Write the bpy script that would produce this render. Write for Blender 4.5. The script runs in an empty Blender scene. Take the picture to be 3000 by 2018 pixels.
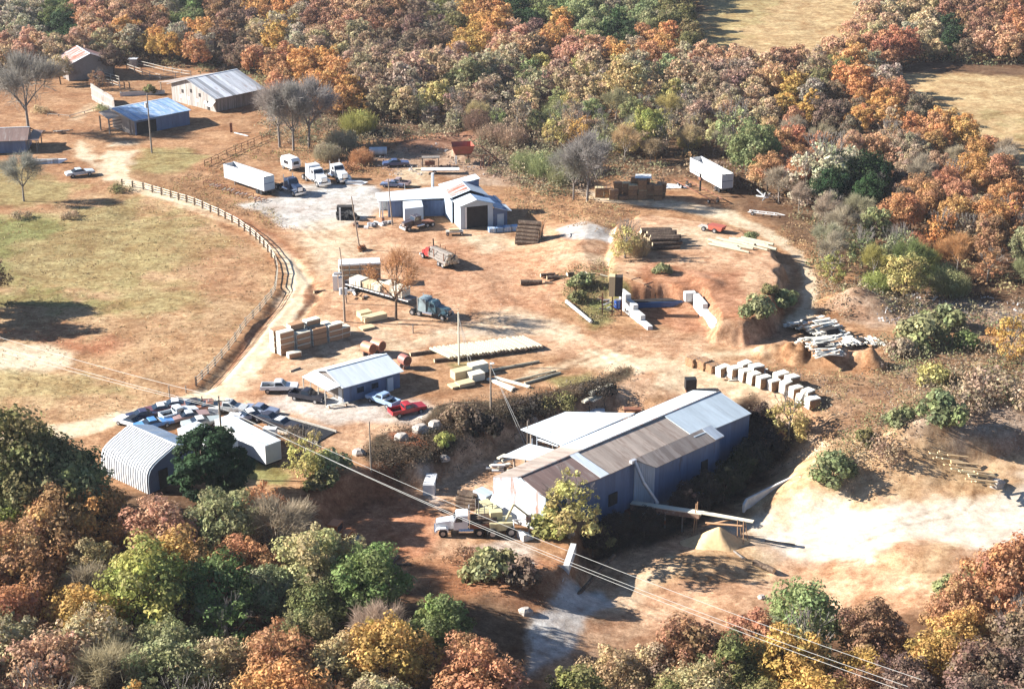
import bpy, math, random
import numpy as np
from mathutils import Vector, Matrix
R = math.radians
random.seed(7); rng = np.random.default_rng(11)
SC = bpy.context.scene
COL = SC.collection

# ------------------------------------------------------------------ camera, sky, sun, exposure
CH, PITCH, FPX = 93.0, R(22.0), 4700.0
cam = bpy.data.cameras.new('camera'); camo = bpy.data.objects.new('camera', cam); COL.objects.link(camo)
cam.sensor_width = 36.0; cam.lens = 36.0*FPX/3000.0
cam.clip_start = 1.0; cam.clip_end = 9000.0
camo.location = (0, 0, CH); camo.rotation_euler = (R(90)-PITCH, 0, 0)
SC.camera = camo
SUN_EL, SUN_AZ = 27.0, 174.0            # the sun stands at this compass angle from +x (far left)
w = bpy.data.worlds.new('World'); SC.world = w; w.use_nodes = True
nt = w.node_tree; nt.nodes.clear()
sky = nt.nodes.new('ShaderNodeTexSky'); sky.sky_type = 'NISHITA'; sky.sun_disc = False
sky.sun_elevation = R(SUN_EL); sky.sun_rotation = R(90-SUN_AZ); sky.air_density = .9; sky.dust_density = .4; sky.ozone_density = 4.0
bg = nt.nodes.new('ShaderNodeBackground'); bg.inputs['Strength'].default_value = 0.05
wo = nt.nodes.new('ShaderNodeOutputWorld')
nt.links.new(sky.outputs[0], bg.inputs[0]); nt.links.new(bg.outputs[0], wo.inputs[0])
sl = bpy.data.lights.new('sun', 'SUN'); sl.energy = 5.0; sl.angle = R(0.5); sl.color = (1.0, 0.955, 0.885)
slo = bpy.data.objects.new('sun', sl); COL.objects.link(slo)
sd = Vector((math.cos(R(SUN_AZ))*math.cos(R(SUN_EL)), math.sin(R(SUN_AZ))*math.cos(R(SUN_EL)), math.sin(R(SUN_EL))))
slo.rotation_euler = sd.to_track_quat('Z', 'Y').to_euler()
SC.view_settings.view_transform = 'Standard'; SC.view_settings.look = 'None'
SC.view_settings.gamma = 1.0; SC.view_settings.exposure = 1.52
SC.cycles.max_bounces = 5; SC.cycles.diffuse_bounces = 1; SC.cycles.transparent_max_bounces = 8

# ------------------------------------------------------------------ from a photo pixel to a point on the ground
CT, ST = math.cos(PITCH), math.sin(PITCH)
def U(px, py, z=0.0):
    u = (px-1500)/FPX; v = (1009-py)/FPX
    t = (z-CH)/(-ST+v*CT)
    return (u*t, (CT+v*ST)*t)

# value noise in numpy
def vnoise(x, y, s, seed=0):
    x = x/s; y = y/s
    xi = np.floor(x).astype(np.int64); yi = np.floor(y).astype(np.int64)
    xf = x-xi; yf = y-yi
    xf = xf*xf*(3-2*xf); yf = yf*yf*(3-2*yf)
    def h(a, b):
        n = (a*374761393+b*668265263+seed*974634777) & 0x7fffffff
        n = ((n ^ (n >> 13))*1274126177) & 0x7fffffff
        return ((n ^ (n >> 16)) & 0xffff)/65535.0
    return (h(xi, yi)*(1-xf)+h(xi+1, yi)*xf)*(1-yf)+(h(xi, yi+1)*(1-xf)+h(xi+1, yi+1)*xf)*yf
def fbm(x, y, s, seed=0, o=4):
    r = 0; a = .5; t = 0
    for i in range(o):
        r = r+a*vnoise(x, y, s/2**i, seed+i*17); t += a; a *= .55
    return r/t
def sdist(x, y, poly):                    # signed distance to a polygon, positive inside
    d = np.full(x.shape, 1e9); ins = np.zeros(x.shape, bool); n = len(poly)
    for i in range(n):
        ax, ay = poly[i]; bx, by = poly[(i+1) % n]
        ex, ey = bx-ax, by-ay
        t = np.clip(((x-ax)*ex+(y-ay)*ey)/(ex*ex+ey*ey+1e-9), 0, 1)
        d = np.minimum(d, (x-ax-t*ex)**2+(y-ay-t*ey)**2)
        c = ((ay > y) != (by > y)) & (x < (bx-ax)*(y-ay)/((by-ay) if by != ay else 1e-9)+ax)
        ins ^= c
    d = np.sqrt(d)
    return np.where(ins, d, -d)
def ldist(x, y, line):                    # distance to a polyline
    d = np.full(x.shape, 1e9)
    for (ax, ay), (bx, by) in zip(line, line[1:]):
        ex, ey = bx-ax, by-ay
        t = np.clip(((x-ax)*ex+(y-ay)*ey)/(ex*ex+ey*ey+1e-9), 0, 1)
        d = np.minimum(d, (x-ax-t*ex)**2+(y-ay-t*ey)**2)
    return np.sqrt(d)
def sstep(t): t = np.clip(t, 0, 1); return t*t*(3-2*t)
def PG(z, *pts): return [U(a, b, z) for a, b in pts]

# terrain: levels (polygon, height, soft edge width); later ones lie over earlier ones
LOWER = PG(-3, (700,1640),(900,1560),(1000,1480),(1100,1440),(1235,1420),(1320,1372),(1450,1305),(1555,1260),(1640,1238),(1760,1200),(1900,1215),(2120,1230),(2260,1260),(2420,1330),(2700,1400),(3300,1380),(3900,1500),(3400,2500),(-900,2500),(-600,1700),(200,1640))
SAWYARD = PG(-7, (1745,1560),(1775,1500),(2110,1350),(2240,1330),(2420,1400),(2700,1470),(3300,1450),(3900,1600),(3400,2500),(1300,2500),(1500,2050),(1650,1860),(1690,1700))
TERR = PG(3.2, (1790,800),(1800,838),(1960,836),(2050,845),(2062,872),(2105,945),(2180,950),(2225,935),(2275,900),(2292,830),(2296,770),(2270,725),(2170,660),(2000,620),(1880,600),(1800,650),(1780,720))
TERRB = PG(3.2, (1760,795),(1790,790),(1800,700),(1820,640),(1800,600),(1700,560),(1600,700),(1680,780))
GULL = PG(0, (838,850),(800,905),(740,990),(680,1050),(640,1100),(600,1140))
GULL2 = PG(0, (862,760),(915,830),(930,870),(880,930))
def tz(x, y):
    x = np.asarray(x, float); y = np.asarray(y, float)
    z = np.zeros(np.broadcast(x, y).shape)
    # ground rises gently behind the far woods
    z = z+sstep((y-430)/400)*14
    d = sdist(x, y, LOWER)+ (fbm(x, y, 5, 3)-.5)*1.5
    wl = 3.6+14*sstep((-22-x)/12)+16*sstep((x-12)/14)
    z = z+(-3.2-z)*sstep(d/wl+.5)
    d = sdist(x, y, SAWYARD)+(fbm(x, y, 6, 5)-.5)*1.0
    ws = 2.6+26*sstep((170-y)/14)+16*sstep((x-28)/10)
    z = z+(-7.0+2.6*sstep((x-34)/16)-z)*sstep(d/ws+.5)
    m2 = sstep(sdist(x, y, TERRB)/18.0+.5)
    d1 = sdist(x, y, TERR)+(fbm(x, y, 4, 9)-.5)*2.2
    m1 = sstep(d1/2.4+.5)*sstep((x-4)/12)
    # the back edge of the terrace is a long ramp
    back = 1-sstep((y-272)/40)
    z = z+3.0*np.maximum(m1, m2*.8)*(.2+.8*back)
    z = z-.55*np.exp(-(ldist(x, y, GULL)/1.0)**2)-.35*np.exp(-(ldist(x, y, GULL2)/.8)**2)
    # sawdust mounds in the lower yard and its raised bank
    cx, cy = U(2105, 1560, -7)
    # small roughness
    z = z+(fbm(x, y, 9, 21)-.5)*.35+(fbm(x, y, 2.2, 33, 3)-.5)*.12
    return z
BUMPS = []   # (x, y, radius, height, stretch x) soft heaps which are part of the ground
def TZ(x, y):
    z = tz(x, y)
    for (bx, by, rx, ry, a, h) in BUMPS:
        c, s = math.cos(a), math.sin(a)
        ux = ((x-bx)*c+(y-by)*s)/rx; uy = (-(x-bx)*s+(y-by)*c)/ry
        r2 = ux*ux+uy*uy
        z = z+h*np.clip(1-r2, 0, 1)**1.3
    return z
def bump(px, py, rx, ry, adeg, h, z=0):
    x, y = U(px, py, z); BUMPS.append((x, y, rx, ry, R(adeg), h))
bump(2500,1430,16,8,12,1.6,-6); bump(2340,1450,11,7,42,1.6,-6)
bump(2060,1650,12,5,20,.8,-7); bump(2660,1680,12,4,0,.8,-7)
bump(2770,1340,11,3.5,8,2.0,-3); bump(2650,1325,8,3,0,1.2,-3); bump(2550,905,6,4,0,2.4); bump(2480,890,5,4,0,2.0)
for k,(a,b) in enumerate([(2240,1035),(2290,1040),(2330,1050),(2370,1048),(2410,1052),(2450,1060),(2490,1065),(2530,1068),(2560,1075)]):
    bump(a,b,2.2,2.6,0,1.3+.3*(k%3))
bump(1365,452,5,4,0,1.6); bump(1450,400,9,6,0,2.5); bump(1300,405,7,4,0,1.2); bump(1230,425,8,4,0,1.0)
bump(1325,1215,6,4,30,1.0); bump(1080,560,3,2,0,.6); bump(2075,850,3,3,0,.7,2); bump(2830,1180,14,7,10,.9); bump(2950,1230,9,5,10,.7)
bump(2040,830,2.6,2.2,0,.5,2); bump(1720,700,7,4,0,.7); bump(2180,1770,6,3,0,.4,-7); bump(1550,1330,4,2,0,.4,-3)
def G(px, py, z=None):
    if z is not None:
        x, y = U(px, py, z); return Vector((x, y, z))
    # walk down the ray until it meets the ground
    zs = np.arange(8.0, -14.0, -.5)
    for _ in range(3):
        u = (px-1500)/FPX; v = (1009-py)/FPX; t = (zs-CH)/(-ST+v*CT)
        g = TZ(u*t, (CT+v*ST)*t); k = int(np.argmax(g >= zs)); hi = zs[max(k-1, 0)]; lo = zs[k]
        zs = np.linspace(hi, lo, 12)
    x, y = U(px, py, float(zs[k if k < 12 else 11]) if False else float(lo))
    return Vector((x, y, float(lo)))
def ground(x, y): return float(TZ(np.array([x]), np.array([y]))[0])
def yaw(a, b): return math.atan2(b[1]-a[1], b[0]-a[0])

# ------------------------------------------------------------------ materials
MATS = {}
def newmat(name):
    m = bpy.data.materials.new(name); m.use_nodes = True; MATS[name] = m
    n = m.node_tree; b = n.nodes['Principled BSDF']; return m, n, b
def N(n, t, **kw):
    nd = n.nodes.new(t)
    for k, v in kw.items():
        if k in nd.inputs: nd.inputs[k].default_value = v
        else: setattr(nd, k, v)
    return nd
def mixc(n, fac, a, b, mode='MIX'):
    m = n.nodes.new('ShaderNodeMix'); m.data_type = 'RGBA'; m.blend_type = mode
    for s, v in ((m.inputs[0], fac), (m.inputs[6], a), (m.inputs[7], b)):
        if hasattr(v, 'is_output') or isinstance(v, bpy.types.NodeSocket): n.links.new(v, s)
        elif isinstance(v, (int, float)): s.default_value = v
        else: s.default_value = (*v[:3], 1)
    return m.outputs[2]
def ramp(n, src, p0, p1, c0=(0,0,0), c1=(1,1,1)):
    r = n.nodes.new('ShaderNodeValToRGB'); e = r.color_ramp.elements
    e[0].position = p0; e[0].color = (*c0, 1); e[1].position = p1; e[1].color = (*c1, 1)
    n.links.new(src, r.inputs[0]); return r.outputs[0]
def mat(name, c, rough=.6, metal=0., var=.25, scale=1.5, c2=None, amt=.5, bump=0., spec=.4, stretch=None, coat=0):
    """paint, wood, steel and the like: a base colour broken up by noise, and patches of a second colour (dirt, rust)"""
    if name in MATS: return MATS[name]
    m, n, b = newmat(name)
    tc = N(n, 'ShaderNodeTexCoord'); mp = N(n, 'ShaderNodeMapping')
    n.links.new(tc.outputs['Object'], mp.inputs[0])
    if stretch: mp.inputs['Scale'].default_value = stretch
    nz = N(n, 'ShaderNodeTexNoise', Scale=scale, Detail=6.0, Roughness=.65); n.links.new(mp.outputs[0], nz.inputs[0])
    lo = tuple(x*(1-var) for x in c); hi = tuple(min(1, x*(1+var*.5)) for x in c)
    col = ramp(n, nz.outputs[0], .32, .68, lo, hi)
    if c2:
        nz2 = N(n, 'ShaderNodeTexNoise', Scale=scale*.45, Detail=7.0, Roughness=.7); n.links.new(mp.outputs[0], nz2.inputs[0])
        k = ramp(n, nz2.outputs[0], .62-.25*amt, .74-.2*amt)
        col = mixc(n, k, col, c2)
    n.links.new(col, b.inputs['Base Color'])
    b.inputs['Roughness'].default_value = rough; b.inputs['Metallic'].default_value = metal
    b.inputs['Specular IOR Level'].default_value = spec
    if coat: b.inputs['Coat Weight'].default_value = coat
    if bump:
        bp = N(n, 'ShaderNodeBump', Strength=bump, Distance=.05); n.links.new(nz.outputs[0], bp.inputs['Height'])
        n.links.new(bp.outputs[0], b.inputs['Normal'])
    return m
def sheetmat(name, c, c2=None, amt=.3, pitch=.9, var=.2, rough=.5, axis=0, metal=.0):
    """metal sheeting laid in strips across the building's x axis: every sheet a little different, ribs as bump, dirt or rust streaks"""
    m, n, b = newmat(name)
    tc = N(n, 'ShaderNodeTexCoord'); sp = N(n, 'ShaderNodeSeparateXYZ'); n.links.new(tc.outputs['Object'], sp.inputs[0])
    mu = N(n, 'ShaderNodeMath', operation='MULTIPLY'); n.links.new(sp.outputs[axis], mu.inputs[0]); mu.inputs[1].default_value = 1/pitch
    fl = N(n, 'ShaderNodeMath', operation='FLOOR'); n.links.new(mu.outputs[0], fl.inputs[0])
    wn = N(n, 'ShaderNodeTexWhiteNoise', noise_dimensions='1D'); n.links.new(fl.outputs[0], wn.inputs['W'])
    lo = tuple(x*(1-var) for x in c); hi = tuple(min(1, x*(1+var*.5)) for x in c)
    col = ramp(n, wn.outputs[0], 0, 1, lo, hi)
    mp = N(n, 'ShaderNodeMapping'); n.links.new(tc.outputs['Object'], mp.inputs[0])
    mp.inputs['Scale'].default_value = (2.2, .35, .35) if axis == 0 else (.35, 2.2, .35)
    nz = N(n, 'ShaderNodeTexNoise', Scale=.8, Detail=7.0, Roughness=.7); n.links.new(mp.outputs[0], nz.inputs[0])
    col = mixc(n, .5, col, ramp(n, nz.outputs[0], .3, .7, (.6,.6,.6), (1.15,1.15,1.15)), 'MULTIPLY')
    if c2:
        nz2 = N(n, 'ShaderNodeTexNoise', Scale=.55, Detail=8.0, Roughness=.75); n.links.new(mp.outputs[0], nz2.inputs[0])
        col = mixc(n, ramp(n, nz2.outputs[0], .68-.35*amt, .78-.3*amt), col, c2)
    n.links.new(col, b.inputs['Base Color']); b.inputs['Roughness'].default_value = rough; b.inputs['Metallic'].default_value = metal
    wv = N(n, 'ShaderNodeTexWave', Scale=1.6); wv.bands_direction = 'X' if axis == 0 else 'Y'
    n.links.new(tc.outputs['Object'], wv.inputs[0])
    bp = N(n, 'ShaderNodeBump', Strength=.35, Distance=.05); n.links.new(wv.outputs[1], bp.inputs['Height']); n.links.new(bp.outputs[0], b.inputs['Normal'])
    return m

RUST = (.22, .075, .03)
M = {}
M['roof_white'] = sheetmat('roof_white', (.70,.76,.81), (.42,.44,.46), .2, var=.08)
M['roof_tin'] = sheetmat('roof_tin', (.70,.72,.75), (.36,.27,.23), .4, pitch=1.15, var=.55)
M['roof_blue'] = sheetmat('roof_blue', (.26,.42,.66), (.55,.60,.66), .55, pitch=.9, var=.3)
M['roof_grey'] = sheetmat('roof_grey', (.50,.58,.64), (.58,.63,.67), .3, var=.1)
M['roof_brown'] = sheetmat('roof_brown', (.24,.16,.135), (.32,.27,.24), .45, var=.12)
M['roof_rust'] = sheetmat('roof_rust', (.50,.46,.44), (.36,.10,.05), .75, pitch=.7, var=.2)
M['roof_tan'] = sheetmat('roof_tan', (.44,.36,.30), (.26,.19,.15), .55, pitch=1.1, var=.2)
M['wall_tin'] = sheetmat('wall_tin', (.50,.58,.66), (.30,.30,.30), .2, var=.12)
M['wall_rust'] = sheetmat('wall_rust', (.52,.60,.68), (.38,.16,.07), .42, var=.12, axis=1)
M['wall_blue'] = sheetmat('wall_blue', (.11,.17,.30), (.07,.08,.12), .3, var=.2)
M['wall_wood'] = sheetmat('wall_wood', (.46,.43,.40), (.24,.20,.17), .45, pitch=.3, var=.35, axis=1)
M['wall_woodx'] = sheetmat('wall_woodx', (.30,.27,.25), (.16,.13,.11), .45, pitch=.3, var=.35)
M['board'] = mat('board', (.50,.46,.40), .8, var=.3, scale=4, c2=(.3,.26,.22), amt=.3)
M['slab_white'] = mat('slab_white', (.80,.76,.66), .75, var=.12, scale=3)
M['lumber'] = mat('lumber', (.62,.50,.30), .75, var=.22, scale=3, stretch=(1,6,10))
M['lumber_pale'] = mat('lumber_pale', (.74,.68,.54), .75, var=.15, scale=3, stretch=(1,6,10))
M['lumber_old'] = mat('lumber_old', (.46,.27,.15), .8, var=.35, scale=3, stretch=(1,6,10))
M['bark'] = mat('bark', (.10,.065,.045), .9, var=.5, scale=5, c2=(.22,.16,.11), amt=.5, bump=.5)
M['bark_grey'] = mat('bark_grey', (.24,.21,.185), .9, var=.4, scale=3)
M['log_end'] = mat('log_end', (.66,.54,.36), .8, var=.2, scale=5)
M['peeled'] = mat('peeled', (.50,.46,.33), .75, var=.25, scale=2, stretch=(1,4,4), c2=(.34,.26,.18), amt=.35)
M['concrete'] = mat('concrete', (.64,.64,.62), .85, var=.18, scale=1.2, c2=(.42,.40,.37), amt=.3, bump=.2)
M['rock'] = mat('rock', (.46,.41,.36), .9, var=.35, scale=3, c2=(.30,.20,.14), amt=.4, bump=.5)
M['steel'] = mat('steel', (.20,.20,.21), .55, .3, var=.4, c2=RUST, amt=.5)
M['rust'] = mat('rust', (.25,.10,.055), .8, var=.45, scale=3, c2=(.12,.07,.05), amt=.5)
M['galv'] = mat('galv', (.55,.57,.60), .45, .4, var=.2)
M['tyre'] = mat('tyre', (.022,.022,.024), .85, var=.3)
M['rim'] = mat('rim', (.45,.45,.46), .4, .5)
M['glass'] = mat('glass', (.02,.03,.045), .08, 0, var=.2, spec=.9)
M['chrome'] = mat('chrome', (.7,.7,.72), .2, .9, var=.05)
M['black'] = mat('black', (.02,.02,.022), .6, var=.4)
M['white'] = mat('white', (.80,.80,.79), .4, var=.08, c2=(.60,.56,.50), amt=.12)
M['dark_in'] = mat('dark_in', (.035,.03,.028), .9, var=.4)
M['light'] = mat('light', (.85,.85,.80), .15, var=.05)
M['pole'] = mat('pole', (.33,.26,.20), .85, var=.3, scale=3, stretch=(1,1,.2))
M['wire'] = mat('wire', (.62,.60,.55), .5, var=.1)
M['sawdust'] = mat('sawdust', (.66,.46,.25), .95, var=.15, scale=1.5, c2=(.55,.34,.17), amt=.4, bump=.5)
M['conveyor'] = mat('conveyor', (.28,.17,.12), .8, var=.4, c2=(.5,.45,.4), amt=.3)
def paint(nm, c, rough=.35, c2=None, amt=.2): return mat('paint_'+nm, c, rough, var=.12, scale=1.2, c2=c2, amt=amt, coat=.3)

# ------------------------------------------------------------------ mesh and object helpers
class MB:
    def __init__(s): s.v = []; s.f = []; s.m = []; s.mats = []; s.sm = []
    def mi(s, m):
        m = M[m] if isinstance(m, str) else m
        if m not in s.mats: s.mats.append(m)
        return s.mats.index(m)
    def add(s, vs, fs, m, smooth=False):
        k = len(s.v); i = s.mi(m); s.v += [tuple(v) for v in vs]
        for f in fs: s.f.append(tuple(k+a for a in f)); s.m.append(i); s.sm.append(smooth)
        return s
    def box(s, x0, x1, y0, y1, z0, z1, m, top=None):
        """box; top=(dx0,dx1,dy) insets its top face"""
        a, b, c = top or (0, 0, 0)
        vs = [(x0,y0,z0),(x1,y0,z0),(x1,y1,z0),(x0,y1,z0),(x0+a,y0+c,z1),(x1-b,y0+c,z1),(x1-b,y1-c,z1),(x0+a,y1-c,z1)]
        return s.add(vs, [(3,2,1,0),(4,5,6,7),(0,1,5,4),(1,2,6,5),(2,3,7,6),(3,0,4,7)], m)
    def obox(s, c, sx, sy, sz, rz, m, rx=0., ry=0.):
        mt = Matrix.Translation(c) @ Matrix.Rotation(rz,4,'Z') @ Matrix.Rotation(ry,4,'Y') @ Matrix.Rotation(rx,4,'X')
        vs = [mt @ Vector((a*sx/2, b*sy/2, d*sz/2)) for d in (-1,1) for a, b in ((-1,-1),(1,-1),(1,1),(-1,1))]
        return s.add(vs, [(3,2,1,0),(4,5,6,7),(0,1,5,4),(1,2,6,5),(2,3,7,6),(3,0,4,7)], m)
    def cyl(s, p0, p1, r0, r1=None, n=10, m='steel', cap=None, jit=0.):
        p0 = Vector(p0); p1 = Vector(p1); r1 = r0 if r1 is None else r1
        d = (p1-p0).normalized(); u = d.orthogonal().normalized(); v = d.cross(u)
        A = []; B = []
        for i in range(n):
            a = 2*math.pi*i/n; e = u*math.cos(a)+v*math.sin(a); j = 1+random.uniform(-jit, jit)
            A.append(p0+e*r0*j); B.append(p1+e*r1*j)
        s.add(A+B, [(i,(i+1)%n,n+(i+1)%n,n+i) for i in range(n)], m, True)
        s.add(A, [tuple(range(n-1,-1,-1))], cap or m); s.add(B, [tuple(range(n))], cap or m)
        return s
    def prof(s, pts, y0, y1, m, smooth=False, inset=None):
        """side outline (x,z) extruded over y0..y1; inset: per-point pull of both sides towards the middle"""
        n = len(pts); ins = inset or [0]*n
        A = [(x, y0+i, z) for (x, z), i in zip(pts, ins)]; B = [(x, y1-i, z) for (x, z), i in zip(pts, ins)]
        s.add(A+B, [(i,(i+1)%n,n+(i+1)%n,n+i) for i in range(n)], m, smooth)
        s.add(A, [tuple(range(n-1,-1,-1))], m); s.add(B, [tuple(range(n))], m)
        return s
    def slab(s, q, th, m, m2=None):
        """a flat quad (4 points) with thickness th downwards"""
        q = [Vector(p) for p in q]; n = (q[1]-q[0]).cross(q[-1]-q[0]).normalized()
        if n.z < 0: n = -n
        lo = [p-n*th for p in q]; k = len(q)
        s.add(q, [tuple(range(k))], m)
        s.add(lo, [tuple(range(k-1,-1,-1))], m2 or m)
        for i in range(k):
            j = (i+1) % k; s.add([q[i], q[j], lo[j], lo[i]], [(3,2,1,0)], m2 or m)
        return s
    def build(s, name, parent=None, dz=0.):
        if dz: s.v = [(a, b_, c+dz) for a, b_, c in s.v]
        me = bpy.data.meshes.new(name); me.from_pydata(s.v, [], s.f)
        for m in s.mats: me.materials.append(m)
        me.polygons.foreach_set('material_index', s.m); me.polygons.foreach_set('use_smooth', s.sm)
        me.update()
        o = bpy.data.objects.new(name, me); COL.objects.link(o)
        if parent: o.parent = parent
        return o
def tag(o, label=None, cat=None, group=None, kind=None):
    if label: o['label'] = label
    if cat: o['category'] = cat
    if group: o['group'] = group
    if kind: o['kind'] = kind
    return o
def thing(name, label, cat, loc, rz=0., group=None):
    o = bpy.data.objects.new(name, None); COL.objects.link(o); o.empty_display_size = .5
    o.location = loc; o.rotation_euler = (0, 0, rz)
    return tag(o, label, cat, group)
KIDS = {}
def kids(o):
    return [c for c in COL.objects if c.parent == o]
def dup(root, tree, loc, rz, label=None, group=None, scale=None, color=None):
    """copy a thing with its parts: tree = [(part, [subparts])]"""
    r = root.copy(); COL.objects.link(r); r.location = loc; r.rotation_euler = (0, 0, rz)
    if label: r['label'] = label
    if group: r['group'] = group
    if scale: r.scale = scale
    for p, subs in tree:
        c = p.copy(); COL.objects.link(c); c.parent = r
        if color: c.color = color
        for q in subs:
            d = q.copy(); COL.objects.link(d); d.parent = c
    return r
# ------------------------------------------------------------------ the ground: one sheet, split by region along its own grid
C_DIRT = (.57,.40,.28); C_RED = (.38,.17,.10); C_ROAD = (.70,.605,.45); C_PALE = (.64,.56,.43); C_GREY = (.56,.57,.57)
C_PAST = (.47,.34,.215); C_PGRN = (.34,.32,.16); C_GRN = (.22,.25,.10); C_WHITE = (.70,.655,.57); C_WEED = (.42,.27,.165); C_BANKSHADE = (.085,.065,.045)
C_FLOOR = (.18,.12,.08); C_MUD = (.16,.10,.065); C_DUMP = (.42,.34,.28); C_SAND = (.57,.425,.27); C_HAY = (.52,.42,.25)
PAINT = []
def P_(c, f, nz, z, *pts, k=1.0): PAINT.append((c, f, nz, PG(z, *pts), k))
# far woods floor and the clearings beyond
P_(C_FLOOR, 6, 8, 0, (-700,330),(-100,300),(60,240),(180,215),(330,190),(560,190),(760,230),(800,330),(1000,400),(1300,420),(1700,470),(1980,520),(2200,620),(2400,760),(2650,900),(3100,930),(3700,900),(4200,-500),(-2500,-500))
P_(C_HAY, 4, 5, 1.5, (2060,195),(2030,100),(2050,0),(2100,-160),(2700,-200),(2560,0),(2500,110),(2400,190),(2200,215))
P_(C_PGRN, 5, 14, 1.5, (2060,150),(2040,40),(2120,-60),(2300,-80),(2250,20),(2150,110),k=.6)
P_(C_HAY, 4, 4, 1, (2610,230),(2650,205),(2800,205),(3000,215),(3700,230),(3700,720),(3000,520),(2860,430),(2760,390),(2660,310))
P_(C_PGRN, 6, 16, 1, (2860,330),(3000,400),(3400,470),(3500,380),(3000,330),k=.6)
# farmyard
P_(C_WEED, 4, 6, 0, (-300,300),(100,280),(240,210),(420,200),(560,230),(800,330),(900,440),(760,480),(600,520),(300,520),(-300,560))
P_(C_PGRN, 4, 8, 0, (-300,520),(100,470),(150,520),(250,545),(180,600),(-300,640),k=.8)
P_(C_GRN, 3, 6, 0, (-300,640),(0,640),(90,640),(180,660),(120,690),(0,730),(-300,760),k=.8)
P_(C_PGRN, 4, 6, 0, (380,480),(430,440),(560,430),(590,460),(520,500),(400,510),k=.9)
P_(C_PALE, 2.5, 4, 0, (290,470),(310,440),(400,445),(370,480),(360,530),(430,570),(600,620),(480,590),(400,560),(320,530),(250,480),(210,440),(230,410),(260,430))
P_(C_PALE, 2, 4, 0, (320,415),(390,410),(400,430),(330,430),k=.7)
P_(C_PALE, 2, 4, 0, (200,350),(260,300),(290,300),(240,360),k=.5)
# pasture
PAST = PG(0, (-400,760),(-300,640),(60,640),(110,620),(250,570),(360,550),(470,580),(600,635),(700,690),(770,740),(800,790),(808,850),(760,910),(700,980),(620,1060),(560,1135),(460,1185),(250,1240),(-500,1420),(-500,900))
PAINT.append((C_PAST, 2, 2, PAST, 1.0))
P_(C_PGRN, 9, 18, 0, (-100,640),(350,600),(600,650),(680,720),(560,760),(350,830),(0,860),(-200,760),k=.75)
P_(C_RED, 7, 12, 0, (540,680),(700,700),(780,760),(790,840),(640,880),(500,850),(560,780),k=.28)
P_(C_GRN, 5, 10, 0, (-200,640),(60,640),(180,660),(60,740),(40,800),(-200,850),k=.85)
P_(C_GRN, 4, 8, 0, (-200,850),(100,850),(330,880),(380,900),(300,915),(80,905),(-200,900),k=.75)
P_(C_PGRN, 8, 12, 0, (350,830),(560,820),(600,890),(420,930),(300,900),k=.7)
P_(C_RED, 5, 8, 0, (-200,960),(100,960),(300,985),(430,1000),(330,1060),(180,1050),(0,985),(-200,985),k=.75)
P_(C_PALE, 3, 3, 0, (-300,1000),(60,1002),(170,1008),(235,1035),(215,1065),(130,1090),(0,1085),(-300,1090),k=1)
P_(C_SAND, 5, 9, 0, (280,1040),(420,990),(520,990),(400,1045),(320,1070),k=.6)
P_(C_PGRN, 4, 7, 0, (-200,1100),(60,1090),(230,1110),(420,1130),(380,1170),(100,1180),(-200,1200),k=.6)
# verge with weeds between road and lorry park, and in the middle
P_(C_WEED, 2, 4, 0, (430,555),(590,500),(640,530),(760,600),(860,680),(930,780),(900,770),(800,680),(640,610),(480,570))
# road
ROAD = PG(0, (300,470),(350,470),(380,520),(500,570),(640,620),(770,680),(860,745),(900,790),(928,850),(900,920),(850,980),(790,1050),(760,1090),(770,1120),(850,1090),(1000,1085),(1200,1190),(1100,1230),(900,1260),(700,1170),(560,1190),(400,1220),(330,1250),(-400,1420),(-400,1330),(250,1232),(450,1180),(560,1150),(600,1120),(690,1040),(760,960),(820,880),(845,820),(840,770),(800,710),(740,670),(640,630),(520,595),(390,560),(320,520))
PAINT.append((C_ROAD, 1.5, 1.5, ROAD, 1.0))
P_(C_MUD, .5, .8, 0, (835,850),(848,850),(770,970),(690,1060),(640,1110),(610,1138),(600,1130),(660,1060),(740,970),(805,890),k=.8)
P_(C_RED, 1.0, 2.0, 0, (905,830),(930,810),(925,870),(900,900),(860,960),(850,950),(890,890),k=.8)
P_(C_RED, 1.0, 1.5, 0, (835,850),(865,855),(790,960),(700,1060),(640,1130),(620,1130),(720,1000),(790,910),k=.6)
P_(C_PALE, 1.2, 2, 0, (520,590),(700,655),(820,730),(870,790),(880,840),(820,930),(730,1040),(700,1050),(800,900),(848,820),(820,760),(700,670),(510,600),k=.55)
P_(C_RED, 1.6, 2.5, 0, (640,600),(760,660),(870,740),(925,800),(915,810),(850,750),(740,680),(630,622),k=.55)
P_((.36,.24,.14), 2, 3, 0, (380,520),(470,548),(600,600),(690,640),(640,590),(560,540),(470,520),(400,500),k=.8)
# lorry park and shop yard
P_(C_DIRT, 4, 5, 0, (860,690),(760,600),(900,560),(1100,620),(1500,690),(1720,640),(1780,760),(1700,830),(1600,900),(1700,980),(2290,960),(2700,1060),(2450,1080),(2350,1030),(2100,1020),(2120,1050),(2420,1200),(2450,1260),(2350,1350),(2200,1250),(2000,1150),(1700,1160),(1500,1220),(1300,1280),(1050,1340),(850,1250),(700,1180),(800,1060),(930,900),(930,780))
P_(C_GREY, 2.5, 4, 0, (690,600),(800,580),(850,540),(1000,535),(1110,545),(1160,575),(1100,620),(1000,660),(900,670),(830,660),(760,620))
P_(C_PALE, 5, 7, 0, (900,670),(1000,650),(1050,720),(1020,800),(940,820),(900,760),k=.65)
P_(C_RED, 6, 9, 0, (1100,760),(1350,720),(1600,760),(1700,860),(1500,930),(1280,860),k=.25)
P_(C_PALE, 3, 5, 0, (930,950),(1100,960),(1200,990),(1500,900),(1700,960),(1720,1000),(1500,990),(1200,1020),(1000,1080),(860,1090),k=.6)
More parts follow.
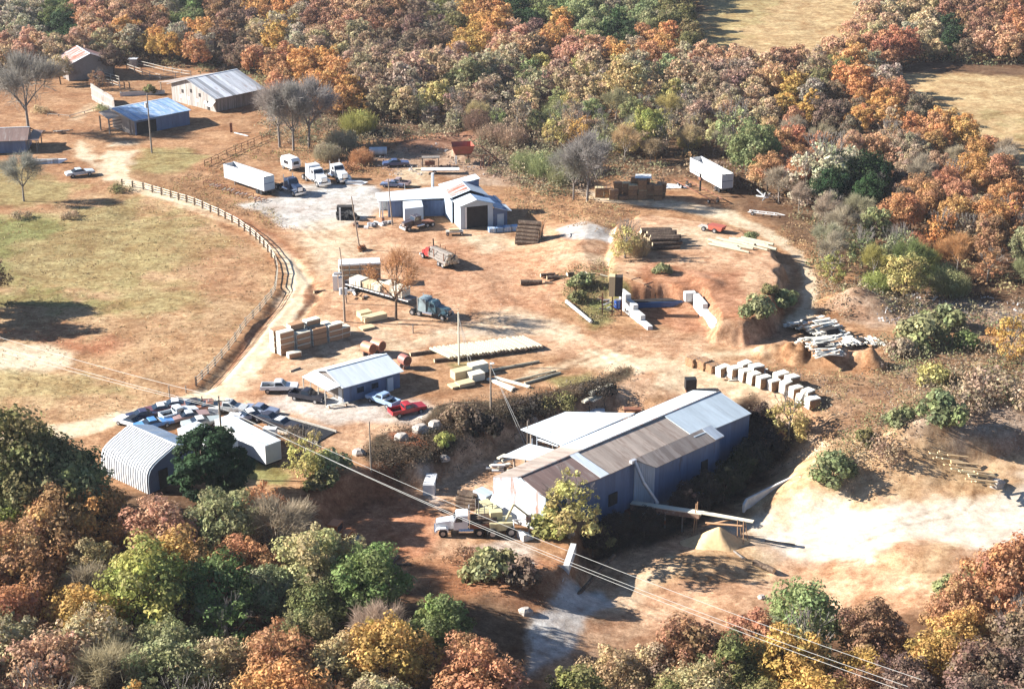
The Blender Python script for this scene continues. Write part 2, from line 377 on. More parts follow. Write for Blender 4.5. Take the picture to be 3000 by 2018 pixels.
P_(C_GREY, 3, 4, 0, (840,1130),(1000,1190),(1260,1180),(1400,1210),(1280,1260),(1150,1240),(950,1240),(780,1190),k=.75)
P_(C_GREY, 2, 3, 0, (1220,960),(1330,965),(1500,975),(1610,995),(1560,1005),(1400,985),(1260,975),k=.25)
P_(C_GREY, 1.2, 2.5, 0, (1640,680),(1720,665),(1800,700),(1790,730),(1700,735),(1650,715),k=1)
P_(C_PALE, 3, 3, 0, (1350,700),(1480,690),(1520,720),(1420,740),k=.7)
P_(C_PALE, 2, 3, 0, (1600,760),(1780,775),(1850,790),(1750,800),(1620,785),k=.7)
P_(C_PALE, 2, 3, 3, (1860,755),(1980,752),(1990,768),(1870,770),k=.7)
P_(C_WEED, 3, 5, 0, (1480,550),(1640,540),(1850,600),(1880,640),(1780,700),(1700,660),(1560,640),(1500,600))
P_(C_PALE, 1.5, 2, 0, (1640,545),(1800,570),(2000,590),(2150,620),(2270,680),(2360,740),(2380,800),(2400,860),(2390,930),(2330,960),(2300,940),(2350,880),(2355,800),(2310,740),(2230,690),(2100,640),(1950,610),(1750,590),k=.95)
P_(C_DIRT, 2.5, 4, 2, (1840,640),(2000,620),(2200,690),(2310,760),(2290,860),(2230,940),(2150,970),(1990,940),(1950,840),(1800,800))
P_(C_RED, 2.5, 5, 1, (1900,800),(2080,820),(2180,830),(2200,900),(2280,880),(2260,960),(2150,970),(2000,960),(1850,900),k=.6)
P_(C_PALE, 3, 6, 3, (1960,650),(2100,680),(2120,740),(1950,700),k=.6)
P_(C_GRN, 1.5, 3, 0, (1700,830),(1800,850),(1830,890),(1760,920),(1700,880),k=.75)
# middle island with grass
P_(C_WEED, 3, 5, 0, (1180,1090),(1300,1010),(1620,1030),(1790,1080),(1830,1110),(1700,1170),(1500,1210),(1300,1190),k=.9)
P_(C_GRN, 2, 4, 0, (1600,1110),(1720,1090),(1760,1120),(1680,1150),k=.7)
P_(C_GRN, 1.5, 3, 0, (1330,1070),(1400,1055),(1430,1075),(1350,1085),k=.6)
P_(C_ROAD, 2.5, 4, 0, (1480,1130),(1560,1090),(1640,1060),(1720,1030),(1800,1020),(1900,1060),(1840,1130),(1850,1160),(1750,1170),(1830,1110),(1780,1070),(1640,1080),k=.8)
P_(C_ROAD, 4, 7, 0, (1850,1060),(2100,1010),(2250,1040),(2100,1060),(2200,1120),(2350,1190),(2440,1260),(2400,1320),(2280,1230),(2100,1140),(1900,1120),k=.7)
P_(C_BANKSHADE, 1.5, 2, -1, (1060,1340),(1120,1290),(1220,1270),(1300,1215),(1420,1190),(1560,1175),(1700,1140),(1840,1100),(1850,1130),(1740,1175),(1600,1215),(1500,1260),(1400,1300),(1250,1400),(1080,1400))  # shade of the steep bank painted into the ground colour
P_(C_RED, 1.5, 3, -1, (1150,1290),(1220,1290),(1260,1330),(1200,1320),k=.9)
# lower road along the mill
P_(C_DIRT, 2, 3, -3, (1180,1430),(1300,1380),(1440,1305),(1560,1260),(1700,1215),(1900,1150),(1900,1250),(1560,1380),(1420,1480),(1400,1620),(1250,1650),(1150,1560),(1150,1480))
P_(C_RED, 3, 5, -3, (900,1450),(1100,1420),(1240,1450),(1300,1640),(1160,1650),(1000,1600),(900,1540),k=.7)
P_(C_GREY, 2, 3, -3, (1230,1400),(1260,1380),(1290,1420),(1300,1480),(1250,1470),k=.7)
P_(C_GREY, 2, 3, -3, (1340,1600),(1500,1570),(1580,1590),(1560,1640),(1400,1620),k=.6)
P_(C_RED, 4, 6, -3, (1150,1640),(1400,1600),(1640,1640),(1620,1760),(1400,1740),(1200,1700),k=.5)
P_(C_GRN, 2, 3, -1, (700,1340),(800,1370),(880,1410),(840,1450),(700,1440),(600,1430),k=.85)
P_(C_DIRT, 2, 3, -2, (560,1420),(800,1440),(760,1470),(600,1460),k=.6)
P_(C_FLOOR, 3, 6, -3, (-300,1500),(500,1480),(900,1540),(1000,1620),(1200,1700),(1560,1800),(1600,1860),(1480,2100),(-500,2500))
# mill shadow painted near black on the ground below its right hand wall
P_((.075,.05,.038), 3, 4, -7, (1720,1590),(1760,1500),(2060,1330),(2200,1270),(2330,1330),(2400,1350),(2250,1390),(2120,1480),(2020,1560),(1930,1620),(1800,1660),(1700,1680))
P_(C_GRN, 3, 4, 2, (1690,840),(1760,800),(1810,850),(1790,900),(1740,930),(1690,880),k=.7)
P_((.26,.19,.12), 3, 4, 2, (1640,830),(1720,790),(1800,800),(1800,850),(1720,860),k=.7)
# saw yard
P_(C_DUMP, 4, 7, 0, (2500,1330),(2560,1300),(2760,1230),(3000,1190),(3400,1200),(3400,1370),(2950,1360),(2700,1400),(2540,1380))
P_((.33,.23,.155), 4, 8, 0, (2250,1100),(2500,1090),(2600,1050),(2850,1020),(3400,1020),(3400,1180),(2900,1190),(2600,1260),(2470,1330),(2420,1230),k=.9)
P_(C_PALE, 3, 4, 0, (2600,1060),(2800,1080),(2760,1110),(2640,1100),k=.6)
P_(C_RED, 4, 9, -4, (2480,1400),(2800,1380),(3400,1360),(3400,1480),(3000,1500),(2700,1450),k=.4)
P_(C_DIRT, 3, 4, -7, (1700,1750),(1780,1640),(2000,1560),(2400,1400),(2700,1450),(3400,1470),(3500,1900),(2600,2100),(1500,2300),(1650,1900))
P_(C_SAND, 3, 5, -6.5, (2180,1480),(2320,1390),(2500,1395),(2700,1420),(3000,1430),(3400,1440),(3400,1560),(2800,1560),(2500,1580),(2180,1590),(2150,1540),k=.95)
P_(C_SAND, 3, 5, -7, (1960,1640),(2100,1600),(2300,1620),(2250,1700),(2000,1720),(1900,1740),(1850,1700),k=.9)
P_(C_WHITE, 5, 7, -7, (2130,1550),(2300,1530),(2600,1530),(2850,1500),(3050,1470),(3500,1500),(3500,1620),(2900,1640),(2700,1640),(2550,1680),(2400,1680),(2250,1630),k=1)
P_(C_SAND, 4, 6, -7, (2560,1680),(2750,1650),(2800,1700),(2700,1740),(2560,1720),k=.8)
P_(C_PALE, 3, 5, -7, (1860,1700),(1960,1650),(1990,1680),(1750,1850),(1700,1860),k=.6)
P_(C_GREY, 1.5, 2.5, -7, (1640,1780),(1660,1745),(1760,1740),(1790,1770),(1720,1850),(1640,1960),(1520,2050),(1560,1900),(1600,1810),k=.95)
P_(C_FLOOR, 3, 5, -7, (1700,1960),(1900,1900),(2150,1880),(2400,1870),(2700,1860),(2900,1830),(3400,1750),(3500,2500),(1400,2500))
P_(C_DUMP, 3, 5, 0, (2400,900),(2700,880),(2900,880),(3100,920),(3100,960),(2700,950),(2560,960),k=.8)
P_(C_DUMP, 3, 5, 0, (1060,470),(1180,420),(1300,400),(1400,410),(1520,500),(1560,540),(1460,540),(1200,500),k=.8)
P_(C_RED, 3, 5, 0, (1080,440),(1200,400),(1380,400),(1400,430),(1250,450),k=.5)
P_(C_PALE, 2, 4, 0, (1170,500),(1240,490),(1280,530),(1180,560),k=.7)

def axis_vals():
    y = [60.0]
    while y[-1] < 3600:
        s = .0029*y[-1] if 112 < y[-1] < 640 else .03*y[-1]
        y.append(y[-1]+s)
    u = [-2.5, -1.8, -1.2, -.9, -.7, -.6, -.5, -.45]
    k = -.42
    while k < .42: u.append(k); k += .0012
    u += [.42, .45, .5, .6, .7, .9, 1.2, 1.8, 2.5]
    return np.array(u), np.array(y)
uu, yy = axis_vals()
X = (uu[None, :]*yy[:, None]); Y = np.repeat(yy[:, None], len(uu), 1)
Z = TZ(X, Y)
ny, nx = X.shape
colr = np.empty((ny, nx, 3)); colr[:] = C_WEED
wa = (fbm(X, Y, 10, 41, 4)-.5); wb = (fbm(X, Y, 3, 57, 4)-.5)
# colour of everything far away
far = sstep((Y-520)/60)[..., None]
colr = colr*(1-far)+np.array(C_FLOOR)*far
for (c, f, nz, poly, k) in PAINT:
    px = [p[0] for p in poly]; py = [p[1] for p in poly]; m = f+nz+2
    msk = (X > min(px)-m) & (X < max(px)+m) & (Y > min(py)-m) & (Y < max(py)+m)
    if not msk.any(): continue
    d = sdist(X[msk], Y[msk], poly)+wa[msk]*nz*1.2+wb[msk]*nz*.8
    t = (sstep(d/f+.5)*k)[:, None]
    colr[msk] = colr[msk]*(1-t)+np.array(c)*t
# wheel tracks over the yards: long faint arcs
TRACKS = [PG(0,(1150,1210),(1400,1180),(1550,1120),(1700,1050),(1850,1000),(2100,1000),(2300,960)),
 PG(0,(1130,1220),(1420,1195),(1600,1130),(1750,1060),(1900,1020),(2120,1015)), PG(0,(1500,960),(1700,1000),(1900,1100),(2100,1160),(2300,1230)),
 PG(0,(950,1050),(1150,1000),(1350,960),(1500,900),(1450,820),(1300,740)), PG(0,(1480,935),(1700,985),(1850,1090),(2050,1180)),
 PG(-3,(1250,1640),(1320,1540),(1300,1460),(1350,1400),(1500,1330),(1650,1260)), PG(-3,(1280,1650),(1350,1540),(1330,1460),(1380,1410),(1520,1345),(1680,1270)),
 PG(-7,(2300,1560),(2600,1500),(2700,1450),(2950,1430)), PG(-7,(2350,1600),(2650,1540),(2760,1480),(3000,1450)), PG(-7,(2500,1620),(2800,1540),(2850,1470)),
 PG(0,(360,560),(600,640),(780,720),(850,800),(840,880),(740,1000),(650,1110)), PG(0,(370,545),(620,630),(800,705),(880,790),(870,880),(780,1000),(690,1100)),
 PG(0,(900,640),(1000,700),(1100,760),(1300,800)), PG(0,(880,650),(960,720),(1080,790),(1280,850))]
for i, tr in enumerate(TRACKS):
    px = [p[0] for p in tr]; py = [p[1] for p in tr]
    msk = (X > min(px)-4) & (X < max(px)+4) & (Y > min(py)-4) & (Y < max(py)+4)
    d = np.abs(ldist(X[msk]+wb[msk]*1.5, Y[msk]+wa[msk]*3, tr))
    t = np.exp(-((d-.9)/.35)**2)*.35*np.clip(.3+fbm(X[msk], Y[msk], 8, 70+i)*1.2, 0, 1)
    f = (1.18 if i % 3 else .78)
    colr[msk] *= (1+(f-1)*t*3.2)[:, None]
colr *= (1+(fbm(X, Y, 1.6, 81, 3)-.5)[..., None]*.45)
colr *= (1+(fbm(X, Y, 22, 83, 3)-.5)[..., None]*.25)
idx = np.arange(ny*nx).reshape(ny, nx)
quads = np.stack([idx[:-1,:-1], idx[:-1,1:], idx[1:,1:], idx[1:,:-1]], -1).reshape(-1, 4)
qx = X[:-1,:-1].ravel(); qy = Y[:-1,:-1].ravel()
region = np.zeros(len(quads), int)
region[sdist(qx, qy, PAST) > 0] = 1
region[sdist(qx, qy, ROAD) > 0] = 2
SY = PG(-7, (2150,1560),(2180,1480),(2320,1400),(2500,1410),(3400,1470),(3500,1700),(2600,1740),(2250,1700))
region[sdist(qx, qy, SY) > 0] = 3
gm, n, b = newmat('earth')
at = N(n, 'ShaderNodeAttribute', attribute_name='tone')
tc = N(n, 'ShaderNodeTexCoord')
nz = N(n, 'ShaderNodeTexNoise', Scale=1.1, Detail=10.0, Roughness=.72); n.links.new(tc.outputs['Object'], nz.inputs[0])
nz2 = N(n, 'ShaderNodeTexNoise', Scale=.22, Detail=8.0, Roughness=.7); n.links.new(tc.outputs['Object'], nz2.inputs[0])
mp = N(n, 'ShaderNodeMapping'); mp.inputs['Scale'].default_value = (.55, 1.1, 1); mp.inputs['Rotation'].default_value = (0, 0, R(12)); n.links.new(tc.outputs['Object'], mp.inputs[0])
nz3 = N(n, 'ShaderNodeTexNoise', Scale=.5, Detail=8.0, Roughness=.75, Distortion=.4); n.links.new(mp.outputs[0], nz3.inputs[0])
c = mixc(n, 1.0, at.outputs['Color'], ramp(n, nz.outputs[0], .34, .66, (.56,.49,.43), (1.2,1.19,1.17)), 'MULTIPLY')
nz5 = N(n, 'ShaderNodeTexNoise', Scale=.11, Detail=9.0, Roughness=.75, Distortion=.8); n.links.new(tc.outputs['Object'], nz5.inputs[0])
c = mixc(n, 1.0, c, ramp(n, nz5.outputs[0], .40, .56, (.82,.71,.65), (1.05,1.05,1.05)), 'MULTIPLY')
c = mixc(n, 1.0, c, ramp(n, nz2.outputs[0], .35, .66, (.80,.74,.68), (1.12,1.12,1.12)), 'MULTIPLY')
c = mixc(n, 1.0, c, ramp(n, nz3.outputs[0], .38, .62, (.80,.76,.72), (1.12,1.12,1.10)), 'MULTIPLY')
nz4 = N(n, 'ShaderNodeTexNoise', Scale=4.5, Detail=6.0, Roughness=.8); n.links.new(tc.outputs['Object'], nz4.inputs[0])
c = mixc(n, 1.0, c, ramp(n, nz4.outputs[0], .36, .6, (.70,.66,.62), (1.14,1.14,1.12)), 'MULTIPLY')
bw = N(n, 'ShaderNodeRGBToBW'); n.links.new(at.outputs['Color'], bw.inputs[0])
fm = N(n, 'ShaderNodeMapRange'); n.links.new(bw.outputs[0], fm.inputs[0]); fm.inputs[1].default_value = .42; fm.inputs[2].default_value = .60; fm.inputs[4].default_value = .35
c = mixc(n, fm.outputs[0], c, at.outputs['Color'])
n.links.new(c, b.inputs['Base Color']); b.inputs['Roughness'].default_value = .95; b.inputs['Specular IOR Level'].default_value = .1
bp = N(n, 'ShaderNodeBump', Strength=.5, Distance=.15); n.links.new(nz.outputs[0], bp.inputs['Height']); n.links.new(bp.outputs[0], b.inputs['Normal'])
P3 = np.stack([X, Y, Z], -1).reshape(-1, 3); C3 = colr.reshape(-1, 3)
def quadmesh(name, V, Q, mats, attr=None, smooth=False):
    me = bpy.data.meshes.new(name)
    me.vertices.add(len(V)); me.vertices.foreach_set('co', np.ascontiguousarray(V, np.float32).ravel())
    k = Q.shape[1]
    me.loops.add(Q.size); me.loops.foreach_set('vertex_index', Q.ravel().astype(np.int32))
    me.polygons.add(len(Q)); me.polygons.foreach_set('loop_start', np.arange(0, Q.size, k, dtype=np.int32))
    me.polygons.foreach_set('loop_total', np.full(len(Q), k, np.int32))
    if smooth: me.polygons.foreach_set('use_smooth', np.ones(len(Q), bool))
    for m in mats: me.materials.append(m)
    if attr is not None:
        a = me.color_attributes.new('tone', 'FLOAT_COLOR', 'POINT')
        a.data.foreach_set('color', np.concatenate([attr, np.ones((len(attr), 1))], 1).astype(np.float32).ravel())
    me.update(calc_edges=True); me.validate()
    return me
for r, nm in enumerate(('ground', 'pasture', 'dirt_road', 'sawdust_yard')):
    q = quads[region == r]; used, inv = np.unique(q, return_inverse=True)
    me = quadmesh(nm, P3[used], inv.reshape(-1, 4), [gm], np.clip(C3[used], 0, 1), True)
    o = bpy.data.objects.new(nm, me); COL.objects.link(o); o['kind'] = 'structure'
# ------------------------------------------------------------------ foliage: crowns are many small leaf faces in clumps, coloured per tree
def leafmat(name, use_obj=True):
    m, n, b = newmat(name)
    if use_obj: src = N(n, 'ShaderNodeObjectInfo').outputs['Color']
    else: src = N(n, 'ShaderNodeAttribute', attribute_name='tone').outputs['Color']
    v = N(n, 'ShaderNodeAttribute', attribute_name='leaf')
    c = mixc(n, 1.0, src, v.outputs['Color'], 'MULTIPLY')
    n.links.new(c, b.inputs['Base Color']); b.inputs['Roughness'].default_value = .8; b.inputs['Specular IOR Level'].default_value = .12
    tr = N(n, 'ShaderNodeBsdfTranslucent'); n.links.new(c, tr.inputs[0])
    mx = N(n, 'ShaderNodeMixShader'); mx.inputs[0].default_value = .3
    n.links.new(b.outputs[0], mx.inputs[1]); n.links.new(tr.outputs[0], mx.inputs[2])
    n.links.new(mx.outputs[0], n.nodes['Material Output'].inputs[0]); return m
LEAF = leafmat('leaves'); LEAFV = leafmat('leaves_mixed', False)
TWIG = M['bark_grey']
def leafcloud(r, centres, radii, n, size, flat=.75, hue=.11, updrift=.35):
    """quads spread in clumps (centre, radius); returns V (4n,3) and colour (4n,3)"""
    k = len(centres); w = np.array(radii)**2; w = w/w.sum()
    ci = r.choice(k, n, p=w)
    d = r.normal(size=(n, 3)); d /= np.linalg.norm(d, axis=1)[:, None]
    rr = r.uniform(.55, 1.05, n)
    p = np.array(centres)[ci]+d*(np.array(radii)[ci]*rr)[:, None]*np.array([1, 1, flat])
    nrm = d+r.normal(size=(n, 3))*.45+np.array([0, 0, updrift]); nrm /= np.linalg.norm(nrm, axis=1)[:, None]
    a = np.cross(nrm, r.normal(size=(n, 3))); a /= np.linalg.norm(a, axis=1)[:, None]
    bb = np.cross(nrm, a)
    s = size*(.4+1.3*r.random(n)**1.6)[:, None]; e = r.uniform(.5, .9, n)[:, None]
    V = np.stack([p-a*s, p-bb*s*e, p+a*s, p+bb*s*e], 1)
    cl = r.uniform(.8, 1.2, (k, 1))[ci]*(1+r.normal(size=(n, 1))*.16)
    hu = (1+(r.normal(size=(k, 3))[ci]*.10+r.normal(size=(n, 3))*.06)*hue/.25)
    C = np.clip(cl*hu, .3, 1.9)
    return V.reshape(-1, 3), np.repeat(C, 4, 0)
def leafmesh(name, V, C, mat_, tone=None):
    me = bpy.data.meshes.new(name)
    me.vertices.add(len(V)); me.vertices.foreach_set('co', V.astype(np.float32).ravel())
    nq = len(V)//4
    me.loops.add(len(V)); me.loops.foreach_set('vertex_index', np.arange(len(V), dtype=np.int32))
    me.polygons.add(nq); me.polygons.foreach_set('loop_start', np.arange(0, len(V), 4, dtype=np.int32)); me.polygons.foreach_set('loop_total', np.full(nq, 4, np.int32))
    me.materials.append(mat_)
    for nm, A in (('leaf', C), ('tone', tone)):
        if A is None: continue
        a = me.color_attributes.new(nm, 'FLOAT_COLOR', 'POINT')
        a.data.foreach_set('color', np.concatenate([A, np.ones((len(A), 1))], 1).astype(np.float32).ravel())
    me.update(calc_edges=True); return me
def limbs(mb, p, d, L, r, depth, rnd, tips, m, spread=.55, up=.15):
    q = p+d*L; mb.cyl(p, q, r, r*.62, 5 if depth > 1 else 4, m); tips.append(q)
    if depth == 0: return
    for k in range(rnd.choice((2, 3, 3))):
        nd = (d+Vector((rnd.uniform(-1,1), rnd.uniform(-1,1), rnd.uniform(-.4,.7)))*spread+Vector((0,0,up))).normalized()
        limbs(mb, q, nd, L*rnd.uniform(.62,.85), r*.6, depth-1, rnd, tips, m, spread, up)
def trunkmesh(h, r, seed, m, depth=2, spread=.6, lean=.05):
    rnd = random.Random(seed); mb = MB(); tips = []
    base = Vector((0,0,-.4)); d = Vector((rnd.uniform(-lean,lean), rnd.uniform(-lean,lean), 1)).normalized()
    mb.cyl(base, base+d*(h*.38+.4), r, r*.7, 8, m)
    p = base+d*(h*.38+.3)
    for k in range(4):
        a = k*1.6+rnd.uniform(-.4,.4)
        limbs(mb, p-d*rnd.uniform(0, h*.08), (d*.9+Vector((math.cos(a),math.sin(a),0))*spread).normalized(), h*.22, r*.55, depth, rnd, tips, m)
    limbs(mb, p, d, h*.22, r*.6, depth, rnd, tips, m)
    o = mb.build('trunk'); me = o.data; bpy.data.objects.remove(o); return me, tips
def crown_oak(seed, R_=5.0, h=10.5, n=4200, size=.30, lobes=26, base=.24, round_=1.0):
    r = np.random.default_rng(seed); cs, rs = [], []
    for i in range(lobes):
        a = i*2.399+r.uniform(-.3,.3); t = (i+.5)/lobes
        z = 1-1.55*t; rad = math.sqrt(max(0, 1-min(1, abs(z))**2))
        q = r.uniform(.55, .9)
        k_ = r.uniform(.72,1.2)
        cs.append((math.cos(a)*rad*R_*q*k_, math.sin(a)*rad*R_*q*k_, h*(base+.30)+z*(h*(1-base)-.30*h)*q*round_*r.uniform(.85,1.15)+r.uniform(-.5,.5)))
        rs.append(R_*r.choice([.10,.14,.18,.24,.32]))
    return leafcloud(r, cs, rs, n, size)
TREE = {}
def proto(kind, crown, trunkme, catname):
    TREE[kind] = (crown, trunkme, catname)
def mk(kind, nm, VC, tme, tmat=None):
    TREE.setdefault(nm, []).append((leafmesh('crown', *VC, LEAF), tme))
T_ = [trunkmesh(10, .28, s, 'bark', 2) for s in (1, 2, 3)]
TG = [trunkmesh(10, .24, s, 'bark_grey', 3) for s in (4, 5, 6)]
for s in range(6): mk(0, 'oak', crown_oak(100+s, 4.4+.5*(s%3), 10.5+.6*(s%2), 11000, .165, 90), T_[s % 3][0])
for s in range(3): mk(0, 'oakfar', crown_oak(140+s, 4.4, 10.5, 5200, .21, 60), T_[s % 3][0])
for s in range(3): mk(0, 'thin', crown_oak(120+s, 4.2, 9, 2600, .19, 44, .12), TG[s][0])
for s in range(2): mk(0, 'tall', crown_oak(160+s, 3.2, 13, 5000, .22, 44, .14, 1.05), T_[s][0])
# tight fresh shrub: dense cluster right down to the ground
def crown_bush(seed, R_=2.0, h=2.6, n=2000, size=.14, lobes=16):
    r = np.random.default_rng(seed); cs, rs = [], []
    for i in range(lobes):
        a = r.uniform(0, 6.28); q = math.sqrt(r.uniform(0, 1))*.75; z = r.uniform(.25, .95)*(1-q*.55)
        cs.append((math.cos(a)*R_*q, math.sin(a)*R_*q, z*h*.8)); rs.append(R_*r.uniform(.22,.42))
    return leafcloud(r, cs, rs, n, size, .8)
BT = trunkmesh(2.2, .05, 9, 'bark_grey', 1)[0]
for s in range(4): mk(0, 'bush', crown_bush(200+s), BT)
for s in range(2): mk(0, 'scrub', crown_bush(220+s, 2.6, 2.2, 1500, .11, 22), BT)
# twiggy crowns for bare and half bare trees: slivers fanning out of the branch tips
def twigs(seed, tips, n=2600, L=1.3, w=.018, up=.5):
    r = np.random.default_rng(seed); t = np.array([tuple(v) for v in tips]); ci = r.integers(0, len(t), n)
    p = t[ci]+r.normal(size=(n,3))*.35
    c = t.mean(0); d = (t[ci]-c); d /= np.linalg.norm(d, axis=1)[:, None]+1e-6
    d = d*.7+r.normal(size=(n,3))*.5+np.array([0,0,up]); d /= np.linalg.norm(d, axis=1)[:, None]
    l = L*r.uniform(.4,1.2,n)[:, None]; s = np.cross(d, r.normal(size=(n,3))); s /= np.linalg.norm(s, axis=1)[:, None]; s *= w*r.uniform(.6,1.4,n)[:, None]
    V = np.stack([p-s, p+s, p+d*l+s*.3, p+d*l-s*.3], 1); C = np.repeat(r.uniform(.75,1.25,(n,1)), 3, 1)
    return V.reshape(-1,3), np.repeat(C, 4, 0)
for s in range(3):
    me, tips = trunkmesh(9, .20, 30+s, 'bark_grey', 3, .75)
    mk(0, 'bare', twigs(40+s, tips, 3600, 1.5, .028), me)
for s in range(2):
    me, tips = trunkmesh(9, .20, 50+s, 'bark', 3, .8)
    V, C = twigs(60+s, tips, 1800, 1.2, .02); r = np.random.default_rng(5)
    sub = [tuple(t) for t in tips if t.z > 4]
    V2, C2 = leafcloud(r, sub, [.55]*len(sub), 1500, .10)
    mk(0, 'halfbare', (np.concatenate([V, V2]), np.concatenate([C*.8, C2])), me)
# spreading old pine with flat tiers of needles
def crown_pine(seed):
    r = np.random.default_rng(seed); cs, rs = [], []
    for i in range(110):
        z = r.uniform(2.6, 11.2); R0 = 5.6*math.sqrt(max(.05, 1-((z-5.6)/6.6)**2)); a = r.uniform(0, 6.28); q = math.sqrt(r.uniform(.1, 1))
        cs.append((math.cos(a)*R0*q, math.sin(a)*R0*q, z)); rs.append(r.uniform(.8, 1.4))
    return leafcloud(r, cs, rs, 24000, .22, .55, .1, .5)
mk(0, 'pine', crown_pine(3), trunkmesh(11, .40, 71, 'bark', 2, .8)[0])
# loose upright thicket: fine stems and small leaves
def crown_thick(seed, R_=3.0, h=5):
    r = np.random.default_rng(seed); n = 1500
    a = r.uniform(0, 6.28, n); q = np.sqrt(r.uniform(0,1,n))*R_
    p = np.stack([np.cos(a)*q, np.sin(a)*q, r.uniform(0,.35,n)*h], 1)
    d = np.stack([np.cos(a)*q/R_*.45, np.sin(a)*q/R_*.45, np.ones(n)], 1)+r.normal(size=(n,3))*.22; d /= np.linalg.norm(d, axis=1)[:, None]
    l = (h*.62*(1-.45*(q/R_)**2))[:, None]*r.uniform(.6,1.05,n)[:, None]; s = np.cross(d, r.normal(size=(n,3))); s /= np.linalg.norm(s, axis=1)[:, None]; s *= .03
    V = np.stack([p-s, p+s, p+d*l+s*.4, p+d*l-s*.4], 1).reshape(-1,3); C = np.repeat(np.repeat(r.uniform(.7,1.2,(n,1)),3,1),4,0)
    cs = []; 
    for i in range(26):
        aa = r.uniform(0,6.28); qq = math.sqrt(r.uniform(0,1))*R_; cs.append((math.cos(aa)*qq, math.sin(aa)*qq, h*r.uniform(.35,.92)*(1-.35*(qq/R_)**2)))
    V2, C2 = leafcloud(r, cs, [R_*.3]*26, 1900, .11)
    return np.concatenate([V, V2]), np.concatenate([C, C2])
for s in range(3): mk(0, 'thicket', crown_thick(300+s), BT)

NT = [0]
KNAME = dict(oak='broadleaf_tree', oakfar='broadleaf_tree', thin='thin_leaved_tree', tall='tall_tree', bush='bush', scrub='bush', bare='bare_tree', halfbare='half_bare_tree', pine='pine_tree', thicket='thicket_tree')
def tree(kind, p, s, color, label, group=None, rz=None, sx=1.0, cat=None):
    v = TREE[kind]; cm, tm = v[NT[0] % len(v)]; NT[0] += 1
    t = bpy.data.objects.new(KNAME[kind], None); COL.objects.link(t); t.empty_display_size = .5
    t.location = p; t.rotation_euler = (0, 0, random.uniform(0, 6.28) if rz is None else rz); t.scale = (s*sx, s*sx, s)
    c = bpy.data.objects.new('crown', cm); COL.objects.link(c); c.parent = t; c.color = (*color, 1)
    k = bpy.data.objects.new('trunk', tm); COL.objects.link(k); k.parent = t
    tag(t, label, cat or ('bush' if 'bush' in KNAME[kind] else 'tree'), group)
    return t
# leaf colours
CO = dict(rust=(.45,.205,.075), orange=(.53,.255,.06), gold=(.50,.29,.05), dgold=(.42,.26,.05), brown=(.30,.16,.075), pink=(.49,.275,.135), olive=(.19,.175,.055), green=(.16,.20,.06), dgreen=(.05,.085,.03),
  lime=(.30,.30,.06), sage=(.25,.26,.10), grey=(.35,.285,.175), tan=(.45,.32,.15), red=(.40,.14,.06), dark=(.20,.13,.08), black=(.055,.045,.032), bgrey=(.27,.235,.20), yel=(.44,.36,.10), pine=(.035,.07,.028), fresh=(.19,.21,.08), mauve=(.35,.24,.135), cream=(.52,.47,.28))
LBL = dict(rust='rust brown', orange='bright orange', gold='golden yellow', dgold='dull gold', brown='brown leaved', pink='salmon pink leaved', olive='dark olive', green='mid green', dgreen='dark green', lime='lime yellow', sage='sage green', grey='greyish', tan='tan leaved', red='dark red', dark='dark brown', yel='pale yellow', fresh='fresh green', mauve='mauve brown', cream='cream speckled')
